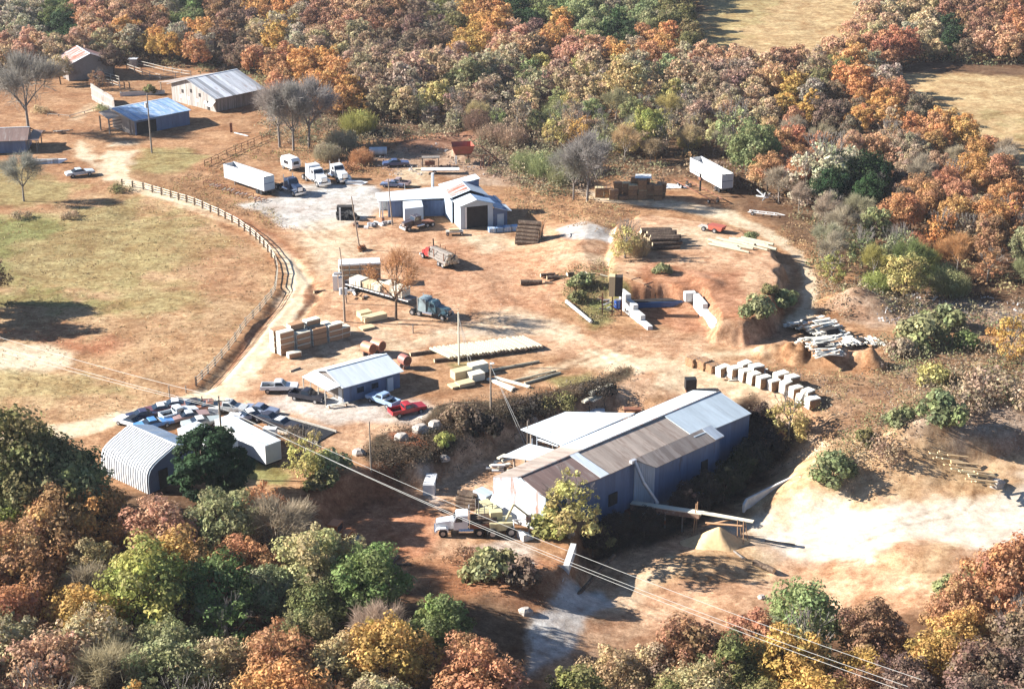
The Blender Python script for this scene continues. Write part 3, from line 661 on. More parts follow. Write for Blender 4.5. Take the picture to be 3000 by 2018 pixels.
# colour anchors of the foliage (photo position of the crown, colour, kind)
ANCH = [(80,60,'grey'),(60,20,'grey'),(150,60,'green'),(190,70,'dgreen'),(260,60,'pink'),(340,40,'pink'),(250,130,'pink'),(60,110,'pink'),(150,130,'tan'),(380,90,'orange'),(330,130,'tan'),(450,50,'brown'),(470,110,'gold'),(520,90,'grey'),(540,30,'green'),(600,60,'orange'),(600,130,'rust'),(640,50,'brown'),(700,30,'dark'),(780,10,'orange'),(680,100,'dark'),(740,90,'tan'),(820,60,'gold'),(880,70,'grey'),(930,60,'brown'),(920,160,'orange'),(740,200,'rust'),(830,210,'rust'),(960,110,'tan'),(900,190,'orange'),(1010,50,'pink'),(1050,100,'mauve'),(1120,60,'brown'),(1180,90,'dark'),(1250,70,'dark'),(1300,20,'olive'),(1380,30,'orange'),(1400,70,'gold'),(1440,60,'orange'),(1500,80,'pink'),(1540,30,'dgreen'),(1560,60,'dark'),(1600,20,'green'),(1640,70,'orange'),(1690,110,'pink'),(1720,60,'sage'),(1780,40,'sage'),(1820,60,'dgreen'),(1860,30,'sage'),(1900,100,'rust'),(1960,90,'orange'),(1990,60,'olive'),(1820,150,'orange'),(1750,170,'pink'),(2000,180,'pink'),(2080,150,'pink'),(2150,150,'pink'),(2220,140,'mauve'),(2300,150,'brown'),(2350,130,'pink'),(2420,60,'pink'),(2480,90,'pink'),(2520,40,'pink'),(2600,60,'tan'),(2680,40,'tan'),(2560,120,'rust'),(2650,110,'red'),(2720,100,'tan'),(2760,80,'dgreen'),(2800,130,'dark'),(2880,140,'pink'),(2940,100,'pink'),(2900,50,'brown'),(2840,20,'brown'),(2980,60,'rust'),(2980,160,'orange'),(2500,170,'orange'),(2440,190,'olive'),(2400,170,'mauve'),(2560,180,'grey'),(2330,250,'gold'),(2200,270,'tan'),(2120,220,'mauve'),(2280,200,'pink'),(2520,230,'orange'),(2480,260,'dark'),(2640,250,'rust'),(2680,270,'dark'),(2580,310,'orange'),(2620,340,'tan'),(2450,300,'dark'),(2400,350,'rust'),(2700,360,'rust'),(2790,340,'orange'),(2860,420,'orange'),(2900,400,'rust'),(2550,400,'pink'),(2620,430,'pink'),(2700,440,'mauve'),(2750,480,'brown'),(2800,500,'rust'),(2860,500,'orange'),(2940,490,'rust'),(2560,480,'dgreen'),(2620,520,'dark'),(2980,440,'grey'),(2680,560,'rust'),(2720,600,'rust'),(2790,620,'orange'),(2850,600,'mauve'),(2920,570,'orange'),(2960,620,'rust'),(2850,680,'rust'),(2900,640,'brown'),(2980,700,'sage'),(2600,640,'sage'),(2560,700,'lime'),(2650,720,'green'),(2720,740,'lime'),(2800,740,'sage'),(2850,780,'yel'),(2920,800,'tan'),(2980,780,'sage'),(2500,680,'sage'),(2450,640,'grey'),(2400,650,'grey'),(2460,760,'lime'),(2540,780,'lime'),(2620,800,'yel'),(2700,820,'green'),(2990,850,'lime'),
 # foreground
 (40,1190,'olive'),(120,1200,'olive'),(200,1290,'dgreen'),(90,1290,'olive'),(60,1380,'olive'),(150,1400,'dgreen'),(230,1330,'olive'),(270,1390,'grey'),(300,1420,'grey'),(40,1480,'lime'),(130,1470,'olive'),(190,1480,'sage'),(350,1440,'tan'),(280,1530,'orange'),(420,1450,'orange'),(500,1470,'orange'),(560,1500,'tan'),(640,1500,'sage'),(470,1540,'pink'),(380,1540,'rust'),(60,1590,'orange'),(150,1600,'rust'),(70,1680,'rust'),(100,1640,'orange'),(180,1700,'brown'),(230,1620,'dark'),(330,1620,'tan'),(440,1620,'yel'),(540,1600,'orange'),(620,1620,'orange'),(700,1590,'rust'),(780,1560,'rust'),(830,1540,'tan'),(700,1480,'rust'),(900,1490,'sage'),(940,1470,'sage'),(380,1680,'yel'),(430,1720,'lime'),(220,1760,'gold'),(290,1750,'gold'),(300,1830,'gold'),(260,1900,'tan'),(520,1720,'sage'),(480,1800,'sage'),(580,1760,'sage'),(640,1800,'green'),(560,1840,'green'),(700,1720,'green'),(760,1680,'sage'),(830,1650,'sage'),(880,1660,'tan'),(960,1620,'tan'),(800,1780,'tan'),(880,1800,'olive'),(960,1770,'olive'),(1050,1700,'green'),(1080,1750,'gold'),(1120,1820,'orange'),(1180,1680,'dark'),(1230,1740,'mauve'),(1280,1790,'green'),(1260,1830,'gold'),(1340,1830,'orange'),(1400,1740,'orange'),(1450,1720,'orange'),(1480,1800,'orange'),(1540,1830,'rust'),(420,1900,'gold'),(330,1960,'pink'),(250,1980,'pink'),(400,1980,'gold'),(560,1920,'pink'),(640,1940,'tan'),(520,1980,'sage'),(720,1900,'rust'),(800,1880,'rust'),(760,1980,'orange'),(880,1920,'tan'),(960,1900,'tan'),(1040,1920,'gold'),(1130,1920,'gold'),(1200,1960,'tan'),(1300,1960,'brown'),(1400,1950,'rust'),(1500,1960,'olive'),(1600,1900,'olive'),(1660,1900,'olive'),(1720,1900,'sage'),(1780,1880,'tan'),(1850,1850,'rust'),(1900,1820,'rust'),(2000,1820,'rust'),(2050,1880,'brown'),(1850,1950,'tan'),(1950,1980,'olive'),(2060,1980,'tan'),(2150,1960,'olive'),(2150,1850,'rust'),(2220,1720,'gold'),(2330,1700,'gold'),(2400,1740,'gold'),(2280,1800,'rust'),(2380,1800,'sage'),(2500,1780,'rust'),(2600,1760,'rust'),(2560,1840,'brown'),(2440,1860,'sage'),(2480,1960,'gold'),(2400,1940,'gold'),(2700,1820,'rust'),(2650,1900,'tan'),(2600,1980,'brown'),(2800,1840,'gold'),(2880,1800,'gold'),(2750,1900,'dgold'),(2700,1980,'dark'),(2800,1980,'dark'),(2900,1700,'rust'),(2960,1680,'rust'),(2960,1780,'rust'),(2900,1880,'olive'),(2980,1900,'dark'),(2900,1980,'dark'),(2640,1560,'sage'),(2850,1660,'sage')]
AN = np.array([(a[0], a[1]) for a in ANCH], float)
def anchor(px, py):
    d = ((AN[:, 0]-px)**2+((AN[:, 1]-py)*1.25)**2); return ANCH[int(d.argmin())][2]
def proj(x, y, z):
    dz = z-CH; f = y*CT-dz*ST; v = y*ST+dz*CT
    return 1500+FPX*x/f, 1009-FPX*v/f
for k_ in CO:
    a_ = CO[k_]; g_ = sum(a_)/3; CO[k_] = tuple((v+(g_-v)*.20)*(1.24 if g_ > .1 else 1.15) for v in a_)
def jitcol(c, k=.08): return tuple(min(.9, max(.01, v*random.uniform(1-k, 1+k))) for v in c)
def poisson(poly, spacing, seed, maxn=100000):
    r = np.random.default_rng(seed); xs = [p[0] for p in poly]; ys = [p[1] for p in poly]; pts = []
    x0, x1, y0, y1 = min(xs), max(xs), min(ys), max(ys)
    nc = int((x1-x0)*(y1-y0)/spacing**2*6)
    cand = np.stack([r.uniform(x0, x1, nc), r.uniform(y0, y1, nc)], 1)
    cand = cand[sdist(cand[:, 0], cand[:, 1], poly) > 0]
    cell = {}
    for x, y in cand:
        k = (int(x//spacing), int(y//spacing)); ok = True
        for i in (-1, 0, 1):
            for j in (-1, 0, 1):
                for q in cell.get((k[0]+i, k[1]+j), ()):
                    if (q[0]-x)**2+(q[1]-y)**2 < spacing*spacing: ok = False; break
        if ok: cell.setdefault(k, []).append((x, y)); pts.append((x, y))
    return pts
# forest grounds (photo position of the tree feet)
WOODS_FRONT_L = PG(-3.2, (-80,1500),(120,1570),(260,1610),(330,1660),(480,1690),(640,1660),(770,1620),(870,1690),(960,1790),(1080,1840),(1200,1890),(1350,1960),(1470,2040),(1520,2120),(1500,2450),(-200,2450))
WOODS_FRONT_R = PG(-6, (1650,2170),(1730,2075),(1850,2000),(2050,1970),(2150,1960),(2250,1890),(2400,1890),(2600,1970),(2750,1960),(2880,1880),(3120,1800),(3200,2450),(1600,2450))
WOODS_FAR = PG(0, (-120,250),(60,215),(150,210),(230,195),(420,185),(560,205),(740,225),(800,330),(960,350),(1180,370),(1330,380),(1480,400),(1700,420),(1800,470),(1980,520),(2060,500),(2120,560),(2240,590),(2330,620),(2420,690),(2430,850),(2700,900),(2900,860),(3100,930),(3300,900),(3300,640),(3000,545),(2860,450),(2750,405),(2650,325),(2590,240),(2650,195),(2750,185),(3300,205),(3300,-30),(2640,-60),(2560,40),(2500,120),(2420,195),(2220,220),(2060,200),(2020,120),(2040,-70),(-200,-70))
placed = []
for (poly, sp, sd_, zone) in ((WOODS_FRONT_L, 4.9, 5, 'L'), (WOODS_FRONT_R, 4.5, 6, 'R'), (WOODS_FAR, 5.0, 7, 'F')):
    for (x, y) in poisson(poly, sp, sd_):
        z = ground(x, y); u, v = proj(x, y, z+7)
        fu, fv = proj(x, y, z)
        if zone == 'F' and 1960 < fu < 2200 and 470 < fv < 680: continue
        if u < -160 or u > 3160 or v > 2250 or v < -120: continue
        placed.append((y, x, z, u, v, zone))
placed.sort()
if len(placed) > 0: print('forest trees', len(placed), [sum(1 for p in placed if p[5] == q) for q in 'LRF'])
ZN = dict(L='in the wood at the lower left', R='in the wood at the lower right', F='in the wood behind the yard')
MAXIND = 298
farV, farC, farT = [], [], []; ni = 0
for (y, x, z, u, v, zone) in placed:
    nm = anchor(u, v); c = jitcol(CO[nm])
    s = random.uniform(.72, 1.05)*(1.0 if zone != 'F' else (.92 if y > 380 else .82))
    if zone == 'R': s *= .98
    if zone == 'L' and x < -36 and y > 150: s *= 1.12
    bushy = zone == 'F' and ((1150 < u < 2050 and 150 < v < 420) or (u > 2350 and v > 600))
    kind = 'oak' if zone != 'F' else 'oakfar'
    if zone == 'F' and y < 330: kind = 'oak'
    if bushy: kind = random.choice(('thin', 'thin', 'thicket', 'bare', 'oakfar', 'thin')); s *= .88; c = jitcol(CO[random.choice(('tan','grey','mauve','tan','grey','yel','sage'))], .08) if u < 2300 else c
    elif random.random() < (.10 if zone == 'F' else .05): kind = 'thin'
    elif zone != 'R' and random.random() < .05: kind = 'bare'; c = jitcol(CO['grey'])
    elif random.random() < .12 and zone == 'F': kind = 'tall'; s *= .9
    if nm == 'grey': kind = random.choice(('thin','bare')); 
    if kind == 'thicket': s *= 1.5
    if bushy and kind != 'thicket': s *= 1.12
    if ni < MAXIND:
        ni += 1
        nm2 = min(CO, key=lambda k: sum((a-b)**2 for a, b in zip(CO[k], c)) if k in LBL else 9)
        word = {'oak': 'round crowned tree', 'oakfar': 'round crowned tree', 'thin': 'thinly leaved tree', 'tall': 'tall narrow tree', 'bare': 'bare twiggy tree', 'thicket': 'brushy upright sapling clump'}[kind]
        lab = '%s %s %s' % (LBL[nm2], word, ZN[zone])
        tree(kind, (x, y, z), s, c, lab, group='%s %ss %s' % (LBL[nm2], word, ZN[zone]))
    else:
        vv = TREE[kind if kind in ('oakfar', 'thin') else 'oakfar']; cm, tm = vv[ni % len(vv)]; ni += 1
        n_ = len(cm.vertices); V = np.empty(n_*3, np.float32); cm.vertices.foreach_get('co', V); V = V.reshape(-1, 3)
        C = np.empty(n_*4, np.float32); cm.color_attributes['leaf'].data.foreach_get('color', C); C = C.reshape(-1, 4)[:, :3]
        keep = np.repeat(np.random.default_rng(ni).random(n_//4) < .5, 4); V, C = V[keep], C[keep]
        a = random.uniform(0, 6.28); ca, sa = math.cos(a)*s, math.sin(a)*s
        W = np.stack([V[:, 0]*ca-V[:, 1]*sa+x, V[:, 0]*sa+V[:, 1]*ca+y, V[:, 2]*s+z], 1)
        # bigger faces for the thinned crowns
        Q = W.reshape(-1, 4, 3); m_ = Q.mean(1, keepdims=True); W = (m_+(Q-m_)*1.3).reshape(-1, 3)
        farV.append(W); farC.append(C); farT.append(np.tile(np.array(c), (len(W), 1)))
if farV:
    me = leafmesh('far_woods', np.concatenate(farV), np.concatenate(farC), LEAFV, np.concatenate(farT))
    o = bpy.data.objects.new('far_woods', me); COL.objects.link(o)
    tag(o, 'distant mixed autumn woods of rust, gold and green crowns along the top', 'woods', kind='stuff')

# low growth under and between the trees, and dry weeds on the rough ground: nobody could count it
def undergrowth(name, poly, spacing, seed, cols, hmin, hmax, label, cat, leaf=.16, n=70, R_=1.5, dens=1.0):
    r = np.random.default_rng(seed); Vs, Cs, Ts = [], [], []
    for (x, y) in poisson(poly, spacing, seed):
        u, v = proj(x, y, 0)
        if u < -120 or u > 3120 or v > 2200 or v < -60 or r.random() > dens: continue
        z = ground(x, y); h = r.uniform(hmin, hmax); k = n
        p = r.normal(size=(k, 3))*np.array([R_*.5, R_*.5, 0])+np.array([x, y, z])
        zz = r.uniform(0, 1, k)*h*np.exp(-((p[:, 0]-x)**2+(p[:, 1]-y)**2)/(R_**2*1.2)); p[:, 2] += zz
        nr = r.normal(size=(k, 3))+np.array([0, 0, .6]); nr /= np.linalg.norm(nr, axis=1)[:, None]
        a = np.cross(nr, r.normal(size=(k, 3))); a /= np.linalg.norm(a, axis=1)[:, None]; b_ = np.cross(nr, a)
        s = leaf*r.uniform(.5, 1.5, k)[:, None]*(y/230)**.6
        Vs.append(np.stack([p-a*s, p-b_*s*.6, p+a*s, p+b_*s*.6], 1).reshape(-1, 3))
        c = np.array(cols[r.integers(len(cols))])*r.uniform(.75, 1.2)
        Ts.append(np.tile(c, (k*4, 1))); Cs.append(np.repeat(r.uniform(.7, 1.3, (k, 1))*np.ones((1, 3)), 4, 0))
    me = leafmesh(name, np.concatenate(Vs), np.concatenate(Cs), LEAFV, np.clip(np.concatenate(Ts), 0, 1)); o = bpy.data.objects.new(name, me); COL.objects.link(o)
    return tag(o, label, cat, kind='stuff')
BR = [(.24,.18,.12),(.30,.22,.14),(.20,.17,.11),(.26,.20,.16),(.22,.22,.12)]
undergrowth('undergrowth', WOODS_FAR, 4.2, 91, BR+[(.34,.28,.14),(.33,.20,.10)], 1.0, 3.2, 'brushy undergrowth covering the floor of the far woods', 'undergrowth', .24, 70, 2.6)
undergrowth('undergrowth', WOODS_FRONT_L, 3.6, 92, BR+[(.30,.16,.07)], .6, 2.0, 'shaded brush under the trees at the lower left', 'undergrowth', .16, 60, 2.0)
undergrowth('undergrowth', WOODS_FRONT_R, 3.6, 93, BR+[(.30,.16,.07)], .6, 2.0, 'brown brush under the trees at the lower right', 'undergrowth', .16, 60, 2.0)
WD = [(.42,.27,.14),(.50,.36,.19),(.34,.22,.13),(.30,.26,.14)]
undergrowth('dry_weeds', PG(0,(1480,560),(1600,530),(1760,590),(1880,625),(1850,660),(1760,720),(1700,690),(1640,660),(1520,620)), 2.0, 94, WD, .5, 1.3, 'rusty dry weeds on the mound right of the repair shop', 'weeds', .13, 40, 1.3)
undergrowth('dry_weeds', PG(0,(2260,1080),(2420,1110),(2560,1080),(2850,1040),(3150,1020),(3150,1180),(2880,1190),(2640,1230),(2560,1290),(2460,1350),(2400,1280),(2440,1220),(2300,1120)), 1.7, 95, WD+[(.30,.20,.16),(.36,.32,.15),(.26,.20,.17),(.30,.27,.2)], .5, 1.9, 'tan and mauve dry weeds filling the hollow right of the wrapped bundles', 'weeds', .13, 40, 1.3)
undergrowth('dry_weeds', PG(0,(2330,620),(2420,680),(2440,780),(2440,880),(2420,920),(2480,880),(2640,870),(2700,930),(2600,940),(2540,880),(2420,950),(2385,900),(2380,780),(2290,690)), 1.9, 96, WD, .5, 1.5, 'tall dry weeds along the far side of the curving track', 'weeds', .13, 40, 1.4)
undergrowth('dry_weeds', PG(0,(440,555),(600,490),(700,430),(900,390),(1090,400),(1080,470),(1120,520),(1000,510),(820,470),(680,480),(640,540),(760,600),(880,680),(800,670),(640,605),(500,575)), 2.0, 97, WD+[(.34,.28,.12)], .4, 1.3, 'rusty weeds round the lorry park and its wooden fence', 'weeds', .12, 36, 1.3)
undergrowth('shade_toned_brush', PG(-1.6,(1060,1350),(1075,1375),(1150,1345),(1240,1320),(1330,1275),(1430,1240),(1540,1200),(1640,1190),(1560,1225),(1480,1262),(1400,1300),(1260,1375),(1110,1405)), .8, 109, [(.06,.045,.03),(.09,.065,.045),(.05,.045,.03)], .5, 1.7, 'brush blackened to deepen the shade on the steep bank left of the mill road', 'brush', .13, 40, .9)  # near black leaves: the bank's shade put into the brush colour
undergrowth('dry_weeds', PG(-1,(1070,1330),(1130,1285),(1230,1262),(1310,1210),(1420,1185),(1560,1170),(1700,1130),(1840,1090),(1850,1125),(1740,1180),(1600,1218),(1500,1262),(1400,1310),(1260,1385),(1110,1400)), 1.3, 98, [(.14,.10,.07),(.18,.13,.09),(.12,.11,.07),(.24,.19,.14)], .4, 1.5, 'weeds and brush darkened for the bank shade above the mill road', 'weeds', .11, 44, 1.1)  # weed colours darkened to carry the shade of this slope
undergrowth('dry_weeds', PG(-3,(1180,1640),(1330,1620),(1560,1640),(1640,1660),(1600,1760),(1450,1760),(1250,1720)), 1.6, 99, [(.26,.17,.11),(.34,.22,.13),(.20,.15,.10)], .3, 1.0, 'brown weeds on the slope below the white log lorry', 'weeds', .10, 34, 1.1, .7)
undergrowth('shade_toned_brush', PG(-7,(1720,1560),(2060,1340),(2210,1280),(2330,1330),(2250,1390),(2120,1470),(2000,1560),(1900,1600),(1800,1640),(1720,1640)), 1.5, 104, [(.06,.05,.035),(.09,.06,.04),(.05,.055,.03)], .4, 1.6, 'brush coloured near black for the shade below the long mill wall', 'brush', .12, 40, 1.2)  # leaf colours near black, standing for the mill's shadow
undergrowth('dry_weeds', PG(1,(1640,800),(1760,780),(1800,830),(1800,900),(1760,940),(1700,920),(1660,880)), 1.3, 105, [(.20,.22,.09),(.26,.24,.12),(.30,.24,.14)], .4, 1.2, 'green and brown weeds on the bank left of the loading pit', 'weeds', .12, 40, 1.2)
undergrowth('dry_weeds', PG(-5,(2200,1250),(2260,1290),(2420,1330),(2600,1400),(2480,1430),(2380,1380),(2270,1350),(2180,1310)), 1.4, 100, [(.22,.16,.10),(.30,.20,.12),(.18,.17,.09)], .6, 2.0, 'dark brush on the slope behind the end of the mill', 'weeds', .13, 44, 1.3)
undergrowth('rubbish_scatter', PG(0,(2560,870),(2700,860),(2900,870),(3100,900),(3100,960),(2860,940),(2700,960),(2560,950)), 2.2, 101, [(.55,.52,.50),(.40,.30,.25),(.65,.62,.60),(.25,.22,.22)], .2, .8, 'grey and pale rubbish strewn on the tip at the right', 'rubbish', .22, 22, 1.3)
undergrowth('rubbish_scatter', PG(0,(1080,470),(1150,430),(1330,430),(1540,500),(1640,530),(1560,550),(1440,520),(1300,500),(1180,520)), 2.6, 102, [(.50,.46,.44),(.35,.26,.22),(.60,.58,.56),(.20,.16,.15),(.45,.30,.2)], .2, .7, 'scrap and broken stone strewn behind the repair shop', 'rubbish', .20, 16, 1.3)
undergrowth('pasture_tufts', PG(0,(-60,640),(240,590),(470,585),(700,695),(790,780),(800,850),(700,970),(560,1130),(400,1200),(-60,1300)), 2.3, 103, [(.34,.22,.12),(.28,.25,.11),(.46,.34,.18),(.25,.19,.10),(.52,.42,.24)], .04, .28, 'short tufts of dry grass in the fenced pasture', 'grass', .13, 13, 1.5)
undergrowth('dry_weeds', PG(-2,(2480,1330),(2560,1290),(2760,1215),(3150,1180),(3150,1330),(2900,1340),(2700,1330),(2560,1400),(2480,1400)), 1.5, 106, [(.30,.24,.19),(.26,.20,.16),(.34,.28,.22),(.22,.19,.13)], .6, 2.2, 'grey mauve brush on the slope above the sand tip', 'weeds', .13, 36, 1.3)
undergrowth('yard_litter', PG(0,(760,560),(1100,560),(1500,690),(1780,760),(1700,980),(2290,980),(2440,1240),(2300,1260),(2000,1150),(1600,1210),(1100,1340),(700,1180),(930,900),(930,760)), 4.0, 107, [(.30,.17,.10),(.55,.45,.33),(.22,.13,.08),(.62,.55,.45)], .02, .12, 'bark chips, stones and sticks strewn thinly over the yard', 'litter', .09, 9, 2.6)
undergrowth('yard_litter', PG(-3,(1180,1420),(1560,1260),(1700,1215),(1600,1320),(1420,1480),(1400,1640),(1620,1680),(1600,1780),(1300,1760),(1050,1660)), 2.6, 108, [(.30,.15,.09),(.50,.38,.27),(.20,.12,.08)], .02, .14, 'bark and stones strewn along the mill road', 'litter', .08, 10, 2.0)
SCR = [(.26,.22,.13),(.30,.24,.16),(.24,.23,.13),(.34,.29,.18),(.28,.20,.14)]
undergrowth('willow_scrub', PG(1,(1370,440),(1420,390),(1560,400),(1750,440),(1960,520),(1900,540),(1760,505),(1690,560),(1600,560),(1520,530),(1450,500)), 2.2, 110, SCR, 1.4, 3.6, 'dense olive and tan scrub climbing the mound behind the repair shop', 'scrub', .19, 80, 1.9)
undergrowth('willow_scrub', PG(0,(760,330),(900,350),(1080,370),(1340,380),(1330,410),(1180,420),(1080,440),(1060,480),(960,460),(860,420),(780,400)), 2.4, 111, SCR, 1.0, 3.0, 'tan and grey scrub between the lorry park and the far wood', 'scrub', .18, 70, 1.8)
undergrowth('willow_scrub', PG(0,(2400,640),(2440,760),(2440,850),(2700,900),(3120,900),(3120,1000),(2860,960),(2640,960),(2560,900),(2440,940),(2400,860),(2390,740)), 2.4, 112, SCR+[(.22,.25,.12)], 1.0, 2.8, 'olive and grey scrub along the edge of the right hand wood', 'scrub', .18, 70, 1.8)
undergrowth('willow_scrub', PG(0,(2560,1000),(3120,1000),(3120,1190),(2900,1200),(2660,1260),(2540,1320),(2480,1360),(2440,1300),(2560,1230),(2700,1150),(2600,1080)), 1.9, 113, [(.30,.23,.16),(.32,.26,.18),(.24,.22,.13),(.22,.23,.11)], 1.2, 3.2, 'mauve and olive scrub on the right hand slope', 'scrub', .17, 70, 1.8)
# bushes and single trees of the yards: (photo position of the foot, kind, size, colour, label)
SINGLE = [
 ((178,248),'oak',.75,'tan','tan round tree in front of the far log barn'), ((290,262),'thin',.6,'brown','brown thin tree at the near corner of the far log barn'), ((335,225),'oak',.8,'dark','dark tree just right of the far log barn'),
 ((40,1560),'oak',1.55,'olive','tallest dark olive tree at the left edge'), ((150,1590),'oak',1.35,'olive','dark olive tree just right of the tallest one'), ((215,1560),'oak',1.1,'dgreen','dark tree between the tall olive ones and the arched building'),
 ((-120,900),'oak',1.1,'olive','olive tree just outside the left edge above the pasture shadow'), ((-60,905),'oak',.9,'brown','brown tree just outside the left edge above the pasture shadow'), ((-150,960),'oak',1.1,'dark','dark tree just outside the left edge below the pasture shadow'), ((-80,955),'thin',1.0,'grey','thin grey tree just outside the left edge'),
 ((85,390),'bare',1.9,'grey','big bare grey tree beside the cabin at the left edge'), ((70,590),'bare',1.0,'grey','small pale bare tree standing in the pasture corner'),
 ((205,640),'scrub',.9,'mauve','low brown scrub on the ditch in the pasture corner'), ((350,560),'scrub',1.0,'olive','dark scrub along the fence where the road bends'), ((60,640),'scrub',.9,'mauve','brown scrub under the small bare tree'),
 ((1160,938),'halfbare',1.25,'rust','half bare tree with rusty leaves beside the lumber lorry'), ((1060,735),'bush',.55,'rust','small rusty bush round the foot of a utility pole'),
 ((820,432),'bare',1.55,'grey','bare tree left of its pair behind the camper'), ((860,442),'bare',1.5,'grey','bare tree directly above the camper'), ((905,432),'bare',1.6,'mauve','bare tree right of its pair behind the camper'), ((960,470),'thicket',.9,'grey','grey brush clump right of the camper'),
 ((1000,440),'thicket',1.1,'grey','grey brush clump above the white day cab lorry'), ((1060,480),'thicket',.8,'rust','rusty brush mound above the white day cab lorry'), ((1020,500),'scrub',1.1,'rust','rusty weed mound beside the white day cab lorry'),
 ((1720,592),'bare',1.4,'grey','fan shaped bare tree beside the stacked wooden bales'), ((1680,585),'bare',1.1,'grey','smaller bare tree left of the stacked wooden bales'), ((1600,520),'thicket',1.2,'sage','sage willow thicket behind the mound'), ((1650,540),'thicket',1.0,'sage','dense sage thicket at the foot of the mound'), ((1540,500),'thicket',1.0,'sage','sage thicket beside the red hopper'), ((1690,500),'thicket',1.1,'tan','tan thicket behind the fan shaped bare tree'),
 ((1440,420),'thicket',1.1,'mauve','mauve thicket on the spoil heap'), ((1500,430),'thicket',1.1,'mauve','mauve thicket right of the spoil heap'), ((1400,380),'thicket',1.0,'dark','dark thicket at the edge of the spoil heap'), ((1620,430),'thin',.8,'yel','yellow leaved small tree above the sage thicket'), ((1700,430),'thin',.85,'gold','golden small tree above the fan shaped bare tree'),
 ((1900,445),'oak',.95,'lime','round green and yellow tree behind the stacked wooden bales'), ((2210,540),'oak',1.25,'green','big dark green tree behind the second chip trailer'), ((2150,455),'thin',1.3,'sage','sage green tree left of the big dark green tree'), ((2420,590),'thin',1.55,'cream','tall cream speckled tree right of the second chip trailer'), ((2360,600),'thin',1.2,'cream','cream speckled tree overlapping a taller one'), ((2530,590),'oak',1.0,'dgreen','dark green tree right of the cream speckled tree'),
 ((1830,755),'thin',.75,'yel','pale yellow sapling beside the dark log pile'), ((1860,745),'thicket',.8,'tan','tan thicket against the dark log pile'), ((1700,840),'bush',1.3,'sage','sage bush left of the loading hopper'), ((1690,880),'bush',1.0,'olive','olive bush at the top of the long white pipe'), ((1940,800),'bush',.9,'sage','sage bush on the lip of the loading pit'), ((2220,930),'bush',1.7,'sage','big pale sage bush at the end of the loading pit'), ((2290,900),'bush',1.5,'sage','grey green bush beside the shaded track'), ((2260,860),'bush',.9,'olive','small olive bush on the terrace edge'), ((2200,700),'bush',.7,'fresh','small fresh green bush by the peeled logs'),
 ((2690,1010),'bush',2.3,'sage','blue grey willow clump by the rubbish tip'), ((2760,960),'bush',2.0,'sage','grey willow clump behind the blue grey one'), ((2820,1020),'bush',1.3,'green','dark green bush right of the willow clumps'), ((2640,1040),'bush',1.3,'grey','grey bush left of the willow clumps'), ((2960,1050),'thin',.8,'gold','yellow autumn sapling near the right edge'),
 ((2760,1230),'bush',2.0,'fresh','big round green bush above the sand heap'), ((2630,1240),'bush',1.4,'fresh','smaller green bush left of the big round one'), ((2730,1120),'bush',1.5,'yel','yellowish bush on the rough ground'), ((2880,1150),'scrub',2.0,'mauve','large mauve bramble mass near the right edge'), ((2970,1180),'scrub',2.0,'mauve','mauve bramble mass touching the right edge'), ((2820,1200),'scrub',1.7,'mauve','mauve bramble beside the big round green bush'), ((2440,1400),'bush',1.75,'fresh','fresh green bush on top of the sawdust bank'),
 ((2310,1290),'thin',.8,'yel','pale yellow sapling at the far end of the mill'), ((2250,1300),'bush',1.3,'rust','rust coloured bush at the far end of the mill'), ((2540,1300),'bush',1.0,'olive','dull olive bush between the sawdust bank and the rough ground'), ((2600,1330),'scrub',1.3,'mauve','mauve scrub below the rough ground'),
 ((1668,1575),'thin',1.0,'yel','yellow green tree against the front of the mill'), ((1610,1560),'bush',1.6,'lime','yellow green bush at the mill corner'), ((1740,1590),'bush',1.4,'olive','dark olive bush in the shade by the mill'),
 ((1440,1690),'bush',1.9,'sage','grey green bush above the concrete wing wall'), ((1520,1710),'bush',1.5,'dark','dark bush against the concrete wing wall'), ((1360,1640),'scrub',.9,'brown','low brown scrub below the white log lorry'),
 ((622,1478),'pine',.86,'pine','broad dark pine with flat tiers in front of the arched building'), ((900,1400),'thin',.75,'yel','yellow sapling beside the mown lawn'), ((960,1390),'bush',1.6,'sage','grey green bush at the corner of the mown lawn'), ((940,1430),'bush',1.3,'olive','olive bush below the yellow sapling'), ((870,1290),'scrub',1.0,'dark','dark bramble beside the long white box trailer'),
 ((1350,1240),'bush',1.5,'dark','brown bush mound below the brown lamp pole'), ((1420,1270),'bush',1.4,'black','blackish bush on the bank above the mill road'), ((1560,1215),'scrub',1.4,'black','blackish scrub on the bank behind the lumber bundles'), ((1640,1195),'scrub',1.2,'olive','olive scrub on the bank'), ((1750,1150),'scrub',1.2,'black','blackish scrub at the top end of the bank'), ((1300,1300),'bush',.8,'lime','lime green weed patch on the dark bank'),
 ((2870,1740),'bush',2.0,'olive','olive bush at the edge of the white sawdust'), ((2790,1760),'bush',1.4,'sage','sage bush at the edge of the white sawdust'), ((1050,390),'thicket',1.3,'lime','lime green willow clump in the brush'), ((120,330),'scrub',1.0,'tan','tan scrub at the left edge'), ((440,275),'bush',1.2,'olive','olive bush between the two barns'), ((300,325),'scrub',.9,'sage','sage scrub beside the leaning plank wall'),
]
for (p, kind, s, cn, lab) in SINGLE:
    tree(kind, G(*p), s, jitcol(CO['bgrey' if kind == 'bare' else cn], .05), lab)
